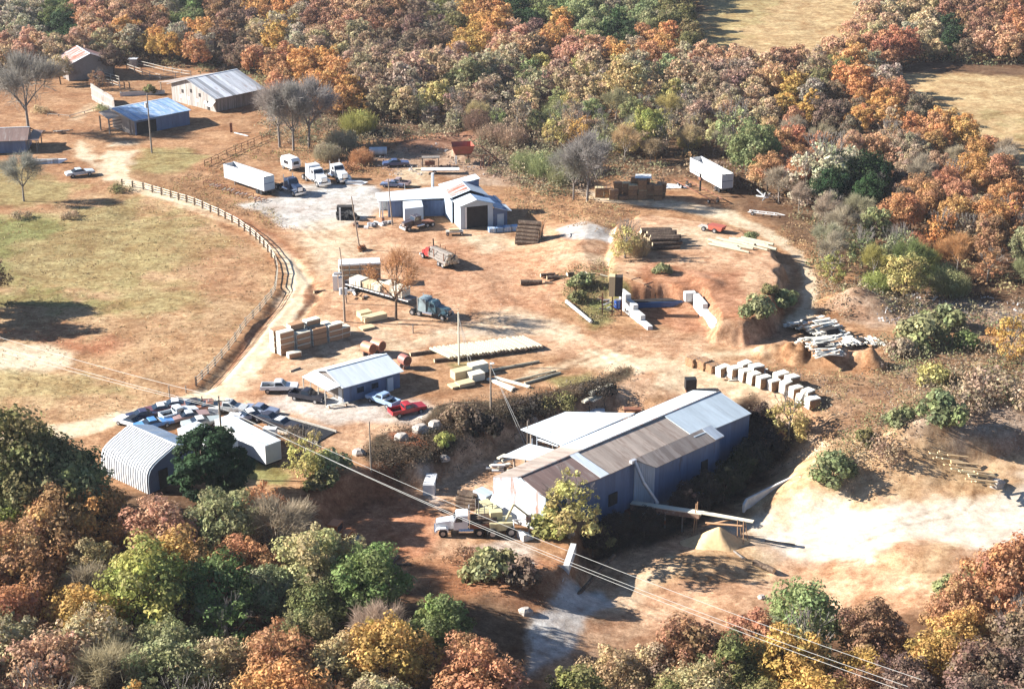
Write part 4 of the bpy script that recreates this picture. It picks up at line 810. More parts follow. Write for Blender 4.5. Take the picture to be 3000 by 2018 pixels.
# ------------------------------------------------------------------ buildings (local x along the ridge, heights given above sea of the yard, z0 = ground at the building)
def frame(pa, za, pb, zb_):
    a = Vector((*U(*pa, za), za)); b = Vector((*U(*pb, zb_), zb_)); return a, yaw(a, b), (b-a).length
def walls(mb, pts, zt, zb, m, th=.15):
    """upright wall panels along a run of (x,y) points; zt may be a list"""
    for i in range(len(pts)-1):
        (x0, y0), (x1, y1) = pts[i], pts[i+1]
        t0, t1 = (zt[i], zt[i+1]) if isinstance(zt, (list, tuple)) else (zt, zt)
        d = Vector((x1-x0, y1-y0, 0)).normalized(); nn = Vector((-d.y, d.x, 0))*th
        e = d*.0
        a, b_, c_, d_ = Vector((x0,y0,zb))-e, Vector((x1,y1,zb))+e, Vector((x1,y1,t1))+e, Vector((x0,y0,t0))-e
        q = [a, b_, c_, d_]; r = [p+nn for p in q]
        mb.add(q+r, [(0,1,2,3),(7,6,5,4),(0,4,5,1),(1,5,6,2),(2,6,7,3),(3,7,4,0)], m)
    return mb
def gablewall(mb, x, yl, yr, zel, zer, zr, zb, m, yr0=0, th=.15):
    vs = [(x,yr,zb),(x,yl,zb),(x,yl,zel),(x,yr0,zr),(x,yr,zer)]
    vs2 = [(x+th,*v[1:]) for v in vs]
    mb.add(vs+vs2, [(0,1,2,3,4),(9,8,7,6,5)]+[(i,i+5,(i+1)%5+5,(i+1)%5) for i in range(5)], m); return mb
def simple_gable(name, label, cat, o, rz, L, wl, wr, zel, zer, zr, z0, rl, rr, wall, oh=.4, endm=None, group=None, open_right=False):
    t = thing(name, label, cat, (o.x, o.y, z0), rz, group)
    w = MB(); 
    walls(w, [(0,-wr),(L,-wr)], zer, z0-.3, wall); walls(w, [(L-.15,wl),(.15,wl)], zel, z0-.3, wall)
    w.build('wall', t, -z0)
    e = MB(); gablewall(e, 0, wl-.001, -wr+.152, zel, zer, zr, z0-.3, endm or wall); e.build('gable_wall', t, -z0); e = MB(); gablewall(e, L-.15, wl-.001, -wr+.152, zel, zer, zr, z0-.3, endm or wall)
    e.build('gable_wall', t, -z0)
    for nm, w_, ze, sgn, m in (('roof', wr, zer, -1, rr), ('roof', wl, zel, 1, rl)):
        k = (zr-ze)/w_; yo = w_+oh
        MB().slab([(-oh,0,zr+.12),(L+oh,0,zr+.12),(L+oh,sgn*yo,ze-k*oh+.12),(-oh,sgn*yo,ze-k*oh+.12)], .1, m).build(nm, t, -z0)
    MB().slab([(-oh,-.16,zr+.16),(L+oh,-.16,zr+.16),(L+oh,.16,zr+.16),(-oh,.16,zr+.16)], .05, 'roof_white').build('ridge_cap', t, -z0)
    return t

# --- the long mill building
o, rz, L = frame((1531,1394), 2.6, (2101,1152), 2.6); zb = -3.2
mill = thing('sawmill_building', 'long sawmill building with brown and blue metal roofs and a rusty front gable', 'building', (o.x, o.y, zb), rz)
MB().slab([(-.3,0,2.60),(8.6,0,2.60),(8.6,-5.25,1.25),(-.3,-4.4,1.45)], .1, 'roof_brown').build('roof', mill, -zb)
MB().slab([(8.3,0,2.72),(9.7,0,2.72),(10.2,-5.3,1.36),(8.6,-5.3,1.36)], .06, 'roof_white').build('skylight_strip', mill, -zb)
MB().slab([(8.6,0,2.60),(26.5,0,2.60),(26.5,-5.25,1.35),(8.6,-5.25,1.25)], .1, 'roof_tan').build('roof', mill, -zb)
MB().slab([(26.3,0,2.74),(38.0,0,2.74),(38.0,-5.8,1.3),(26.3,-5.6,1.4)], .1, 'roof_grey').build('roof', mill, -zb)
MB().slab([(15.0,-4.95,1.66),(30.2,-4.95,1.66),(30.6,-7.2,.62),(17.0,-7.2,.62)], .08, 'roof_tan').build('lean_to_roof', mill, -zb)
MB().slab([(28.4,-5.1,1.75),(30.2,-5.1,1.75),(30.6,-7.2,.75),(28.8,-7.2,.75)], .05, 'roof_white').build('lean_to_roof', mill, -zb)
MB().slab([(-1.2,4.2,1.35),(11,4.4,1.5),(11,0,2.61),(-.3,0,2.61)], .1, 'roof_tan').build('roof', mill, -zb)
MB().slab([(11,4.4,1.6),(38,4.8,1.4),(38,0,2.70),(11,0,2.70)], .1, 'roof_white').build('roof', mill, -zb)
MB().slab([(-.8,-.1,2.66),(38.2,-.1,2.82),(38.2,.12,2.82),(-.8,.12,2.66)], .06, 'steel').build('ridge_cap', mill, -zb)
w_ = MB(); walls(w_, [(0.1,-4.1),(8.6,-4.95),(15.2,-4.95)], [1.4,1.2,1.2], -8, 'wall_blue'); w_.build('wall', mill, -zb)
w_ = MB(); walls(w_, [(17.2,-6.8),(30.2,-6.8)], .6, -8, 'wall_blue'); w_.build('lean_to_wall', mill, -zb)
w_ = MB(); w_.add([(15.3,-4.95,-8),(17.2,-6.8,-8),(17.2,-6.8,.6),(15.3,-4.95,1.55)], [(0,1,2,3)], 'wall_tin'); w_.add([(15.35,-4.85,-8),(17.3,-6.7,-8),(17.3,-6.7,.6),(15.35,-4.85,1.5)], [(3,2,1,0)], 'wall_tin'); w_.build('lean_to_wall', mill, -zb)
w_ = MB(); walls(w_, [(30.2,-6.65),(30.2,-5.3),(38,-5.5),(38,4.5),(-.2,4.0)], [.7,1.3,1.2,1.2,1.2], -8, 'wall_blue'); w_.build('wall', mill, -zb)
w_ = MB(); w_.add([(38,-5.5,1.2),(38,4.5,1.2),(38,0,2.60)], [(0,1,2)], 'wall_blue'); w_.add([(37.9,-5.5,1.2),(37.9,4.5,1.2),(37.9,0,2.60)], [(2,1,0)], 'wall_blue'); w_.build('gable_wall', mill, -zb)
w_ = MB(); a_ = [(-1.3,4.1,-.9),(.0,-4.1,-1.7),(.0,-4.15,1.45),(-.3,0,2.55),(-1.2,4.1,1.3)]
w_.add(a_+[(x+.18,y,z) for x, y, z in a_], [(4,3,2,1,0),(5,6,7,8,9)]+[(i,i+5,(i+1)%5+5,(i+1)%5) for i in range(5)], 'wall_rust'); w_.build('gable_wall', mill, -zb)
w_ = MB(); w_.slab([(-1.4,4.0,-.85),(-2.6,3.8,-2.3),(-1.0,-4.3,-3.0),(-.1,-4.1,-1.65)], .12, 'concrete')
w_.slab([(-2.6,3.8,-2.31),(-2.7,3.8,-3.6),(-1.1,-4.3,-3.9),(-1.02,-4.3,-3.01)], .1, 'concrete'); w_.build('front_apron', mill, -zb)
w_ = MB(); w_.box(-2.2,-.6,4.4,6.9,-3.3,-1.2,'wall_tin'); w_.build('side_box', mill, -zb)
# big white shed roof on the yard side
w_ = MB(); w_.slab([(11.4,12.4,1.2),(19.8,12.2,1.25),(25.6,4.6,1.75),(11.2,4.3,1.7)], .12, 'roof_white'); w_.build('shed_roof', mill, -zb)
w_ = MB(); w_.slab([(6.0,10.3,-.3),(11.3,10.6,-.3),(11.8,4.6,.5),(7.4,4.4,.6)], .1, 'roof_white')
w_.slab([(12.1,9.9,.3),(14.3,10,.3),(14.0,6,.8),(11.9,5.8,.8)], .1, 'roof_white'); w_.build('shed_roof', mill, -zb)
for (x, y, z) in [(12.3,11.3,1.2),(16,11.3,1.2),(19.5,11.3,1.2),(24,6.4,1.6),(12.2,7,1.3),(7,9,-.3),(11.5,9.2,-.3),(9.2,9.2,-.3)]:
    MB().box(x-.1,x+.1,y-.1,y+.1,zb-.2,z,'pole').build('post', mill, -zb)
MB().box(11.9,20.1,11.35,11.55,.8,1.12,'board').build('fascia', mill, -zb)
for (x, z0_, z1_) in [(13.2,-.1,1.9),(9.9,.2,1.6),(10.8,.2,1.7)]:
    MB().cyl((x,8.6,z0_),(x,8.6,z1_),.07,n=6,m='galv').build('vent_pipe', mill, -zb)
MB().cyl((12.2,11.9,zb),(12.2,11.9,2.30),.08,n=6,m='pole').build('light_post', mill, -zb)
# dark service boxes and doors under the right hand wall
for (x, s_) in ((10.5,1.0),(26.5,.8)):
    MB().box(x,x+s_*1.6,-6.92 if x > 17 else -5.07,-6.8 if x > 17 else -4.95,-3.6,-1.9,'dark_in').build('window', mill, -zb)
# dust pipe from the eave down to the conveyor
w_ = MB(); w_.cyl((14.9,-5.3,1.6),(15.3,-6.6,-1.2),.22,.24,10,'galv'); w_.cyl((15.3,-6.6,-1.2),(16.6,-8.0,-4.1),.24,.24,10,'galv')
w_.box(14.3,15.2,-5.4,-4.9,1.35,1.75,'galv'); w_.build('dust_pipe', mill, -zb)

# --- office
o, rz, L = frame((962,1084), 3.8, (1127,1040), 3.8)
office = simple_gable('office_building', 'small office with a bright white metal gable roof beside the pickups', 'building', o, rz, 9.4, 3.0, 4.1, 2.75, 2.7, 3.8, 0, 'roof_white', 'roof_white', 'wall_blue', .45, 'wall_woodx')
w_ = MB(); w_.slab([(-.46,3.1,2.9),(-2.6,3.2,2.35),(-2.2,-3.4,2.35),(-.46,-4.0,2.9)], .09, 'roof_white'); w_.build('porch_roof', office)
for y in (3.0, .9, -1.3, -3.2): MB().box(-2.55,-2.43,y-.06,y+.06,-.1,2.28,'board').build('porch_post', office)
MB().slab([(-2.7,3.2,.12),(-.05,3.2,.12),(-.05,-4.0,.12),(-2.7,-4.0,.12)], .2, 'concrete').build('porch_floor', office)
MB().box(-.08,-.002,-3.7,-2.7,.12,2.15,'white').build('door', office)
MB().box(-.07,-.002,.6,2.0,1.0,1.9,'glass').build('window', office)
MB().box(7.1,8.1,-4.4,-4.1,.0,2.2,'wall_tin').build('door', office)
MB().box(2.2,3.3,-4.16,-4.1,1.1,1.9,'glass').build('window', office)
MB().box(4.6,5.7,-4.16,-4.1,1.1,1.9,'glass').build('window', office)

# --- arched ribbed metal building
o, rz, L = frame((516,1306), 5.0, (391,1252), 5.0)
z0 = min(ground(o.x, o.y), 0)
q_ = thing('arched_metal_building', 'pale ribbed arched metal building behind the dark pine', 'building', (o.x, o.y, z0), rz)
prof_ = [(4.7,0),(4.7,1.5),(4.55,2.5),(4.2,3.15),(3.6,3.6),(2.9,3.95),(0,5.0),(-2.9,4.0),(-3.7,3.6),(-4.3,2.9),(-4.6,1.5),(-4.7,0)]
w_ = MB(); nseg = 40
for i in range(nseg):
    x0, x1 = 9.6*i/nseg, 9.6*(i+1)/nseg; up = (i % 2)*.12
    for side, m_ in ((prof_[:7], 'roof_white'), (prof_[6:], 'roof_blue')):  # right slope in blue: its shade put into the sheet colour
        ring = []
        for x in (x0+.02, x1-.02):
            for (y, z) in side:
                l = math.hypot(y, z-1.2) or 1; ring.append((x, y*(1+up/l), z+up*(1 if z > 0 else 0)-z0*0))
        k = len(side); w_.add(ring, [(j, j+1, k+j+1, k+j) for j in range(k-1)], ('white' if i % 2 else 'wall_tin') if m_ == 'roof_white' else 'roof_blue')
    if i:
        a = [(x0+.02*s_, y*(1+h/(math.hypot(y, z-1.2) or 1)), z+h*(1 if z > 0 else 0)) for s_, h in ((-1, .12*((i-1) % 2)), (1, .12*(i % 2))) for (y, z) in prof_]
        k = len(prof_); w_.add(a, [(j, j+1, k+j+1, k+j) for j in range(k-1)], 'galv')
w_.build('shell', q_)
pp = [(y*.985, z*.985) for y, z in prof_]
for x in (.12, 9.45):
    w_ = MB(); w_.add([(x, y, z) for y, z in pp]+[(x+.1, y, z) for y, z in pp], [tuple(range(len(pp))), tuple(range(2*len(pp)-1, len(pp)-1, -1))], 'wall_tin' if x > 1 else 'wall_blue'); w_.build('end_wall', q_)
MB().slab([(-.05,-.12,5.2),(9.65,-.12,5.2),(9.65,.12,5.2),(-.05,.12,5.2)], .06, 'white').build('ridge_cap', q_)
MB().box(.02,.1,1.6,3.0,0,2.6,'dark_in').build('door', q_)

# --- white box trailers used as stores
def box_store(name, label, pa, pb, wd, h, zt=None):
    o, rz, L = frame(pa, h, pb, h); z0 = ground(o.x, o.y)
    t = thing(name, label, 'storage trailer', (o.x, o.y, 0), rz)
    b_ = MB(); b_.box(0, L, -wd, 0, .35, h, 'white'); b_.build('body', t)
    MB().slab([(-.05,.05,h+.06),(L+.05,.05,h+.06),(L+.05,-wd-.05,h+.06),(-.05,-wd-.05,h+.06)], .05, 'roof_white').build('roof', t)
    MB().box(-.05,-.002,-wd+.08,-.08,.5,h-.15,'wall_tin').build('rear_door', t)
    sk = MB(); sk.box(.3,L-.3,-wd+.15,-.15,-.3,.34,'dark_in'); sk.build('skirt', t)
    return t
box_store('storage_trailer', 'long white box trailer parked beside the T shaped utility pole', (776,1307), (629,1230), 2.5, 3.0)
box_store('storage_trailer', 'short white box store mostly hidden behind the dark pine', (640,1310), (520,1257), 3.2, 3.0)

# --- the two barns, shelter at the left edge, far log barn
o, rz, L = frame((553,232), 6.5, (690,205), 6.5)
t = simple_gable('barn', 'weathered grey plank barn with striped tin roof and a lean-to behind', 'barn', o, rz, 14.0, 7.5, 10.2, 4.3, 3.5, 6.5, 0, 'roof_tin', 'roof_tin', 'wall_woodx', .8, 'wall_wood')
MB().slab([(1.5,7.8,4.3),(15.5,7.8,4.5),(15,14.5,3.2),(2,16,3.0)], .1, 'roof_tan').build('lean_to_roof', t)
for x, y in ((2.3,15.4),(8,15),(14.5,14.2)): MB().box(x-.1,x+.1,y-.1,y+.1,-.2,3.0,'pole').build('post', t)
for x_, z_ in ((-4.5,4.3),(-1,4.8),(2.5,4.2)): MB().box(-.03,-.001,x_,x_+.9,z_-1.6,z_-.7,'dark_in').build('window', t)
for x_ in (-6.6,-3.4,.2,3.4): MB().box(-.05,-.001,x_,x_+1.0,1.3,2.0,'white').build('window_frame', t)
MB().box(-.06,-.001,-7.8,-6.8,0,2.2,'dark_in').build('door', t)
MB().slab([(-1.5,-8.2,1.5),(-.1,-8.2,2.6),(-.1,-10.3,2.6),(-1.5,-10.3,1.5)], .08, 'white').build('awning', t)
o, rz, L = frame((330,318), 4.6, (520,283), 4.6)
t = simple_gable('open_shed', 'low open shed with a mottled blue roof beside the barn pole', 'shed', o, rz, 14.5, .6, 9.4, 4.5, 3.4, 4.6, 0, 'roof_blue', 'roof_blue', 'wall_blue', .4, 'wall_woodx')
MB().slab([(-3.6,.4,4.3),(-.5,.4,4.4),(-.5,-4,3.6),(-3.6,-4,3.4)], .1, 'roof_tan').build('porch_roof', t)
for x, y in ((-3.4,.2),(-3.4,-3.8),(-.6,-8.2)): MB().box(x-.13,x+.13,y-.13,y+.13,-.2,3.4,'bark_grey').build('post', t)
for z in (.5,1.2,1.9,2.6): MB().box(-3.5,-.2,-3.9,-3.75,z,z+.2,'bark_grey').build('rail', t)
MB().box(.4,5.5,-9.5,-9.4,-.1,2.9,'dark_in').build('bay_shade_panel', t)  # dark panel on the wall stands for the shaded open bay
o = G(-112,440); t = simple_gable('cabin', 'dark blue walled cabin cut off by the left edge', 'cabin', Vector((o.x,o.y,0)), R(8), 14.5, 4.5, 4.2, 3.0, 3.0, 4.6, 0, 'roof_brown', 'roof_brown', 'wall_blue', .6, 'wall_blue')
for y in (-3.8,-1.2,3.8): MB().box(16.6,16.8,y,y+.2,-.1,2.6,'bark_grey').build('porch_post', t)
MB().slab([(15,-4.4,3.0),(17.2,-4.4,2.7),(17.2,4.6,2.7),(15,4.6,3.0)], .1, 'roof_brown').build('porch_roof', t)
MB().box(14.52,14.6,-1,0,0,2.0,'board').build('door', t)
o, rz, L = frame((262,158), 6.5, (232,140), 6.5)
t = simple_gable('log_barn', 'far dark barn with a rusty roof edged in white at the wood', 'barn', o, rz, 11, 6, 6, 4, 4, 6.5, 0, 'roof_rust', 'roof_rust', 'wall_woodx', .6, 'wall_woodx')
MB().slab([(-.7,0,6.75),(-.3,0,6.75),(-.3,-6.6,4.0),(-.7,-6.6,4.0)], .15, 'white').build('barge_board', t)
MB().slab([(-.7,0,6.75),(-.3,0,6.75),(-.3,6.6,4.0),(-.7,6.6,4.0)], .15, 'white').build('barge_board', t)

# --- shop
o, rz, L = frame((1395,585), 5.6, (1335,530), 5.6)
def LP(px, py, z):     # pixel to the shop's own axes
    x, y = U(px, py, z); dx, dy = x-o.x, y-o.y; c, s = math.cos(rz), math.sin(rz); return (dx*c+dy*s, -dx*s+dy*c, z)
t = thing('repair_shop', 'pale blue tin repair shop with a tall open bay and a rust patched roof', 'building', (o.x, o.y, 0), rz)
fl, fr, ap = LP(1352,602,4.7), LP(1450,590,4.7), LP(1395,585,5.6)
Ls = 9.5; hl, hr = 3.1, 3.3
MB().slab([(-.4,0,5.7),(4.2,0,5.7),(4.2,hl+.4,4.6),(-.4,hl+.4,4.6)], .1, 'roof_white').build('roof', t)
MB().slab([(-.4,0,5.7),(4.2,0,5.7),(4.2,-hr-.4,4.6),(-.4,-hr-.4,4.6)], .1, 'roof_blue').build('roof', t)
MB().slab([(4.2,-.2,6.3),(10.5,-.2,6.5),(10.5,hl+1.2,5.0),(4.2,hl+1.2,4.9)], .1, 'roof_white').build('roof', t)
MB().slab([(4.6,.1,6.32),(8.6,.1,6.46),(8.6,hl+.4,5.36),(4.6,hl+.4,5.26)], .06, 'roof_rust').build('rusty_sheet', t)
MB().slab([(4.2,-.2,6.3),(10.5,-.2,6.5),(10.5,-hr-.6,5.0),(4.2,-hr-.6,4.8)], .1, 'roof_white').build('roof', t)
w_ = MB(); walls(w_, [(4.2,hl),(.15,hl)], 4.6, -.2, 'wall_tin'); walls(w_, [(10.3,hl+.4),(4.2,hl+.4)], 5.0, -.2, 'wall_tin'); w_.build('wall', t)
w_ = MB(); walls(w_, [(.15,-hr),(4.2,-hr),(10.3,-hr)], 4.6, -.2, 'wall_blue'); walls(w_, [(10.3,-hr),(10.3,hl)], 4.8, -.2, 'wall_blue'); w_.build('wall', t)
w_ = MB(); w_.box(0,.18,2.2,hl+.001,-.2,4.5,'wall_tin'); w_.box(0,.18,-hr-.001,-2.3,-.2,4.5,'wall_tin')
w_.add([(0,hl,4.5),(0,-hr,4.5),(0,0,5.6)],[(0,1,2)],'roof_grey'); w_.add([(.18,hl,4.5),(.18,-hr,4.5),(.18,0,5.6)],[(2,1,0)],'roof_grey'); w_.box(.0,.18,-2.3,2.2,4.3,4.5,'roof_grey'); w_.build('front_wall', t)
MB().box(-.12,-.005,1.9,2.2,-.1,4.3,'white').build('door_post', t)
MB().box(.4,.55,-2.3,2.2,-.1,4.3,'dark_in').build('bay_shade_panel', t)  # dark panel stands in for the unlit inside of the bay
# side bay to the right with the white edged roof
MB().slab([(-.6,-hr-.1,3.9),(8.2,-hr-.1,4.2),(8.2,-hr-3.0,3.3),(-.6,-hr-3.0,3.0)], .1, 'roof_blue').build('lean_to_roof', t)
MB().slab([(-.8,-hr-2.7,3.2),(3.2,-hr-2.7,3.35),(3.2,-hr-3.5,3.15),(-.8,-hr-3.5,3.0)], .08, 'roof_white').build('lean_to_roof', t)
MB().slab([(4.4,-hr-2.7,3.4),(8.4,-hr-2.7,3.55),(8.4,-hr-3.3,3.35),(4.4,-hr-3.3,3.2)], .08, 'roof_white').build('lean_to_roof', t)
w_ = MB(); w_.box(.2,8,-hr-2.9,-hr-2.75,-.1,3.1,'wall_blue'); w_.box(.2,.35,-hr-2.75,-hr-.05,-.1,3.4,'wall_blue'); w_.build('lean_to_wall', t)
MB().box(.1,.19,-hr-2.2,-hr-.9,0,2.3,'wall_tin').build('door', t)
# tall back bay with a raised roof
MB().slab([(9.8,3.6,5.3),(9.8,-3.9,6.7),(13.0,-3.9,6.7),(13.0,3.6,5.3)], .1, 'roof_white').build('back_roof', t)
w_ = MB(); w_.box(9.9,12.8,-3.7,-3.55,-.1,6.5,'wall_blue'); w_.box(10.4,12.8,3.3,3.45,-.1,5.1,'wall_tin'); w_.box(12.65,12.8,-3.5,3.28,-.1,5.2,'wall_tin'); w_.box(9.7,9.85,-3.54,-.3,4.9,6.3,'wall_blue'); w_.build('back_wall', t)
# long low wing to the left: flat white roof, dark blue wall for the shaded open front
def q(px, py, z): return LP(px, py, z)
A, B_, C_, D_ = q(1108,590,3.3), q(1100,566,3.4), q(1300,545,3.8), q(1302,580,3.6)
A=(A[0],A[1],3.3); 
MB().slab([A, B_, C_, D_], .12, 'roof_white').build('wing_roof', t)
def gx(p): return (p[0], p[1])
w_ = MB(); e0 = q(1135,588,3.3); e1 = q(1302,582,3.5)
walls(w_, [gx(e0), gx(e1)], 3.15, -.1, 'wall_blue', .15); walls(w_, [(C_[0]-.4, C_[1]), (B_[0]-.4, B_[1]-.8)], 3.1, -.1, 'wall_tin'); w_.build('wing_wall', t)
w_ = MB(); walls(w_, [gx(q(1140,572,3.3)), gx(e0)], 3.1, -.1, 'white'); w_.build('wing_wall', t)
for px in (1112, 1120): 
    p_ = q(px, 590, 3.2); MB().box(p_[0]-.1,p_[0]+.1,p_[1]-.1,p_[1]+.1,-.1,3.1,'white').build('post', t)
# little shed stuck to the wing
s0, s1 = q(1185,612,2.9), q(1240,606,2.9); h0, h1 = q(1180,590,3.3), q(1235,586,3.3)
MB().slab([s0, s1, h1, h0], .08, 'roof_white').build('annexe_roof', t)
w_ = MB(); walls(w_, [gx(h0), gx(s0), gx(s1), gx(h1)], 2.85, -.1, 'wall_tin'); w_.build('annexe_wall', t)
p_ = q(1268,545,3.6); MB().cyl((p_[0],p_[1],3.2),(p_[0],p_[1],6.2),.28,n=10,m='white').build('chimney', t)
p_ = q(1186,560,3.6); MB().cyl((p_[0],p_[1],3.2),(p_[0],p_[1],5.2),.05,n=6,m='galv').build('vent_pipe', t)
# ------------------------------------------------------------------ vehicles (local x forwards, y left, z up from the ground)
def wheel(t, x, y, r=.38, w=.26, name='wheel'):
    s = 1 if y > 0 else -1
    o = MB().cyl((x, y-w/2, r), (x, y+w/2, r), r, n=14, m='tyre').build(name, t)
    MB().cyl((x, y+s*(w/2-.02), r), (x, y+s*(w/2+.025), r), r*.55, n=10, m='rim').build('rim', o)
    return o
def glasspane(t, pts, name='window'):
    a = [Vector(p) for p in pts]; n = (a[1]-a[0]).cross(a[2]-a[0]).normalized()*.012
    return MB().add([p+n for p in a]+[p-n for p in a], [(0,1,2,3),(7,6,5,4),(0,4,5,1),(1,5,6,2),(2,6,7,3),(3,7,4,0)], 'glass').build(name, t)
def pickup(name, label, px, py, deg, c, bed='black', stripe=None, sc=1.0, cat='pickup', tool=False, old=False, z=None, group=None):
    m = paint(name+str(px), c, .35 if not old else .6, RUST if old else None, .25 if old else 0)
    t = thing(name, label, cat, G(px, py, z), R(deg), group); t.scale = (sc,)*3
    b = MB(); W = .95
    b.prof([(-2.65,.55),(2.55,.55),(2.62,.75),(2.6,1.0),(1.35,1.12),(.95,1.14),(-.75,1.14),(-.75,.62),(-2.65,.62)], -W, W, m)
    b.build('body', t)
    bd = MB()
    for y0, y1 in ((-W,-W+.12),(W-.12,W)): bd.box(-2.65,-.75,y0,y1,.62,1.14,m)
    bd.box(-2.65,-2.55,-W+.12,W-.12,.62,1.12,m); bd.build('bed_walls', t)
    MB().box(-2.55,-.76,-W+.12,W-.12,.621,.68,bed).build('bed_floor', t)
    ca = MB(); ca.prof([(-.72,1.12),(.95,1.12),(.42,1.68),(.2,1.74),(-.48,1.74),(-.66,1.66)], -W+.04, W-.04, m, inset=[0,0,.16,.18,.18,.16]); ca.build('cab', t)
    glasspane(t, [(.93,-.80,1.17),(.93,.80,1.17),(.46,.66,1.62),(.46,-.66,1.62)], 'windscreen')
    glasspane(t, [(-.735,-.72,1.2),(-.735,.72,1.2),(-.685,.64,1.58),(-.685,-.64,1.58)], 'rear_window')
    for s in (1, -1): glasspane(t, [(-.55,s*(W-.05),1.2),(.72,s*(W-.05),1.2),(.36,s*(W-.165),1.6),(-.5,s*(W-.165),1.6)][::s], 'side_window')
    for x in (1.65,-1.65):
        for y in (W-.12,-W+.12): wheel(t, x, y)
    MB().box(2.56,2.72,-.88,.88,.5,.68,'chrome').build('bumper', t); MB().box(-2.78,-2.66,-.88,.88,.5,.66,'chrome').build('bumper', t)
    MB().box(2.585,2.63,-.52,.52,.74,.96,'black').build('grille', t)
    for y in (.72,-.72): MB().box(2.58,2.64,y-.13,y+.13,.78,.94,'light').build('headlight', t)
    if tool:
        MB().box(-1.2,-.8,-.9,.9,.9,1.24,'galv').build('tool_box', t)
    return t
def car(name, label, px, py, deg, c, roof=None, old=True, sc=1.0, z=None, cat='car', L=2.55, wag=False, group='old cars parked behind the arched building'):
    m = paint(name+str(px)+str(py), c, .4, (.22,.14,.10), .3 if old else 0)
    rm = m if roof is None else paint('roof'+str(px)+str(py), roof)
    t = thing(name, label, cat, G(px, py, z), R(deg), group); t.scale = (sc,)*3; W = .92
    MB().prof([(-L,.42),(L-.05,.42),(L,.62),(L-.08,.84),(1.05,.97),(-1.35,.99),(-L+.05,.90),(-L,.65)], -W, W, m, inset=[.06,.06,.04,.02,0,0,.02,.04]).build('body', t)
    g = MB(); x2 = -2.0 if wag else -1.45
    g.prof([(.95,.96),(.28,1.34),(-.72 if not wag else -1.8,1.36),(x2,.98)], -W+.08, W-.08, 'glass', inset=[0,.17,.17,0]); g.build('greenhouse', t)
    r_ = MB(); r_.prof([(.30,1.33),(.22,1.41),(-.68 if not wag else -1.75,1.42),(-.78 if not wag else -1.86,1.35)], -W+.22, W-.22, rm); r_.build('roof', t)
    for x in (1.55,-1.5):
        for y in (W-.12,-W+.12): wheel(t, x, y, .33, .2)
    MB().box(L-.02,L+.09,-.82,.82,.42,.56,'chrome').build('bumper', t); MB().box(-L-.1,-L+.02,-.82,.82,.44,.58,'chrome').build('bumper', t)
    for y in (.62,-.62): MB().box(L-.04,L+.03,y-.14,y+.14,.62,.76,'light').build('headlight', t)
    return t
def tractor(name, label, px, py, deg, c, sleeper=True, c2=None, sc=1.0, z=None, old=False, axles=2, stacks=True, group=None):
    m = paint(name+str(px), c, .35, RUST if old else None, .2); m2 = paint(name+'b'+str(px), c2) if c2 else m
    t = thing(name, label, 'lorry', G(px, py, z), R(deg), group); t.scale = (sc,)*3
    fr = MB(); fr.box(-3.6,3.6,-.45,-.33,.75,.98,'black'); fr.build('frame', t)
    fr = MB(); fr.box(-3.6,3.6,.33,.45,.75,.98,'black'); fr.build('frame', t)
    h = MB(); h.prof([(1.5,.98),(3.62,.98),(3.7,1.25),(3.62,1.78),(3.3,1.9),(1.5,2.12)], -.72, .72, m, inset=[0,.08,.1,.12,.1,0]); h.build('hood', t)
    for s in (1,-1):
        f = MB(); f.prof([(2.15,.75),(2.2,1.05),(2.45,1.28),(3.25,1.28),(3.7,1.1),(3.78,.7),(3.6,.7),(3.5,1.0),(3.2,1.12),(2.55,1.12),(2.35,1.0),(2.28,.75)], s*.93-.27, s*.93+.27, m); f.build('fender', t)
    cb = MB(); x0 = -.25; cb.prof([(x0,.98),(1.55,.98),(1.52,2.1),(1.18,2.78),(.95,2.86),(x0,2.86)], -1.05, 1.05, m, inset=[0,0,.02,.12,.14,.1]); cb.build('cab', t)
    glasspane(t, [(1.545,-.9,2.12),(1.545,.9,2.12),(1.235,.82,2.70),(1.235,-.82,2.70)], 'windscreen')
    for s in (1,-1): glasspane(t, [(.45,s*1.045,2.05),(1.35,s*1.045,2.05),(1.1,s*.965,2.6),(.45,s*.965,2.6)][::s], 'side_window')
    for y in (.4,-.4): MB().cyl((.7,y*1.8,2.86),(.7,y*1.8,2.96),.05,n=6,m='light').build('marker_light', t)
    if sleeper:
        MB().prof([(-1.75,.98),(-.27,.98),(-.27,3.1),(-.6,3.22),(-1.7,3.22),(-1.75,3.1)], -1.15, 1.15, m2, inset=[0,0,0,.1,.1,0]).build('sleeper', t)
    xs = -.45 if not sleeper else -1.95
    if stacks:
        for y in (.95,-.95): MB().cyl((xs,y,1.0),(xs,y,3.4),.085,n=8,m='chrome').build('exhaust_stack', t)
    for s in (1,-1): MB().cyl((-.9,s*.95,.8),(.9,s*.95,.8),.32,n=12,m='chrome').build('fuel_tank', t)
    MB().box(3.68,3.74,-.48,.48,1.02,1.72,'chrome').build('grille', t)
    MB().box(3.72,3.92,-1.15,1.15,.45,.82,'chrome' if not old else 'white').build('bumper', t)
    for s in (1,-1): MB().box(3.62,3.70,s*.93-.17,s*.93+.17,.95,1.15,'light').build('headlight', t)
    for s in (1,-1): wheel(t, 2.85, s*.98, .52, .3)
    for x in (-1.65,-2.95)[:axles]:
        for s in (1,-1): wheel(t, x, s*.85, .52, .6)
    MB().box(-2.9,-2.1,-.4,.4,.99,1.12,'black').build('fifth_wheel', t)
    return t
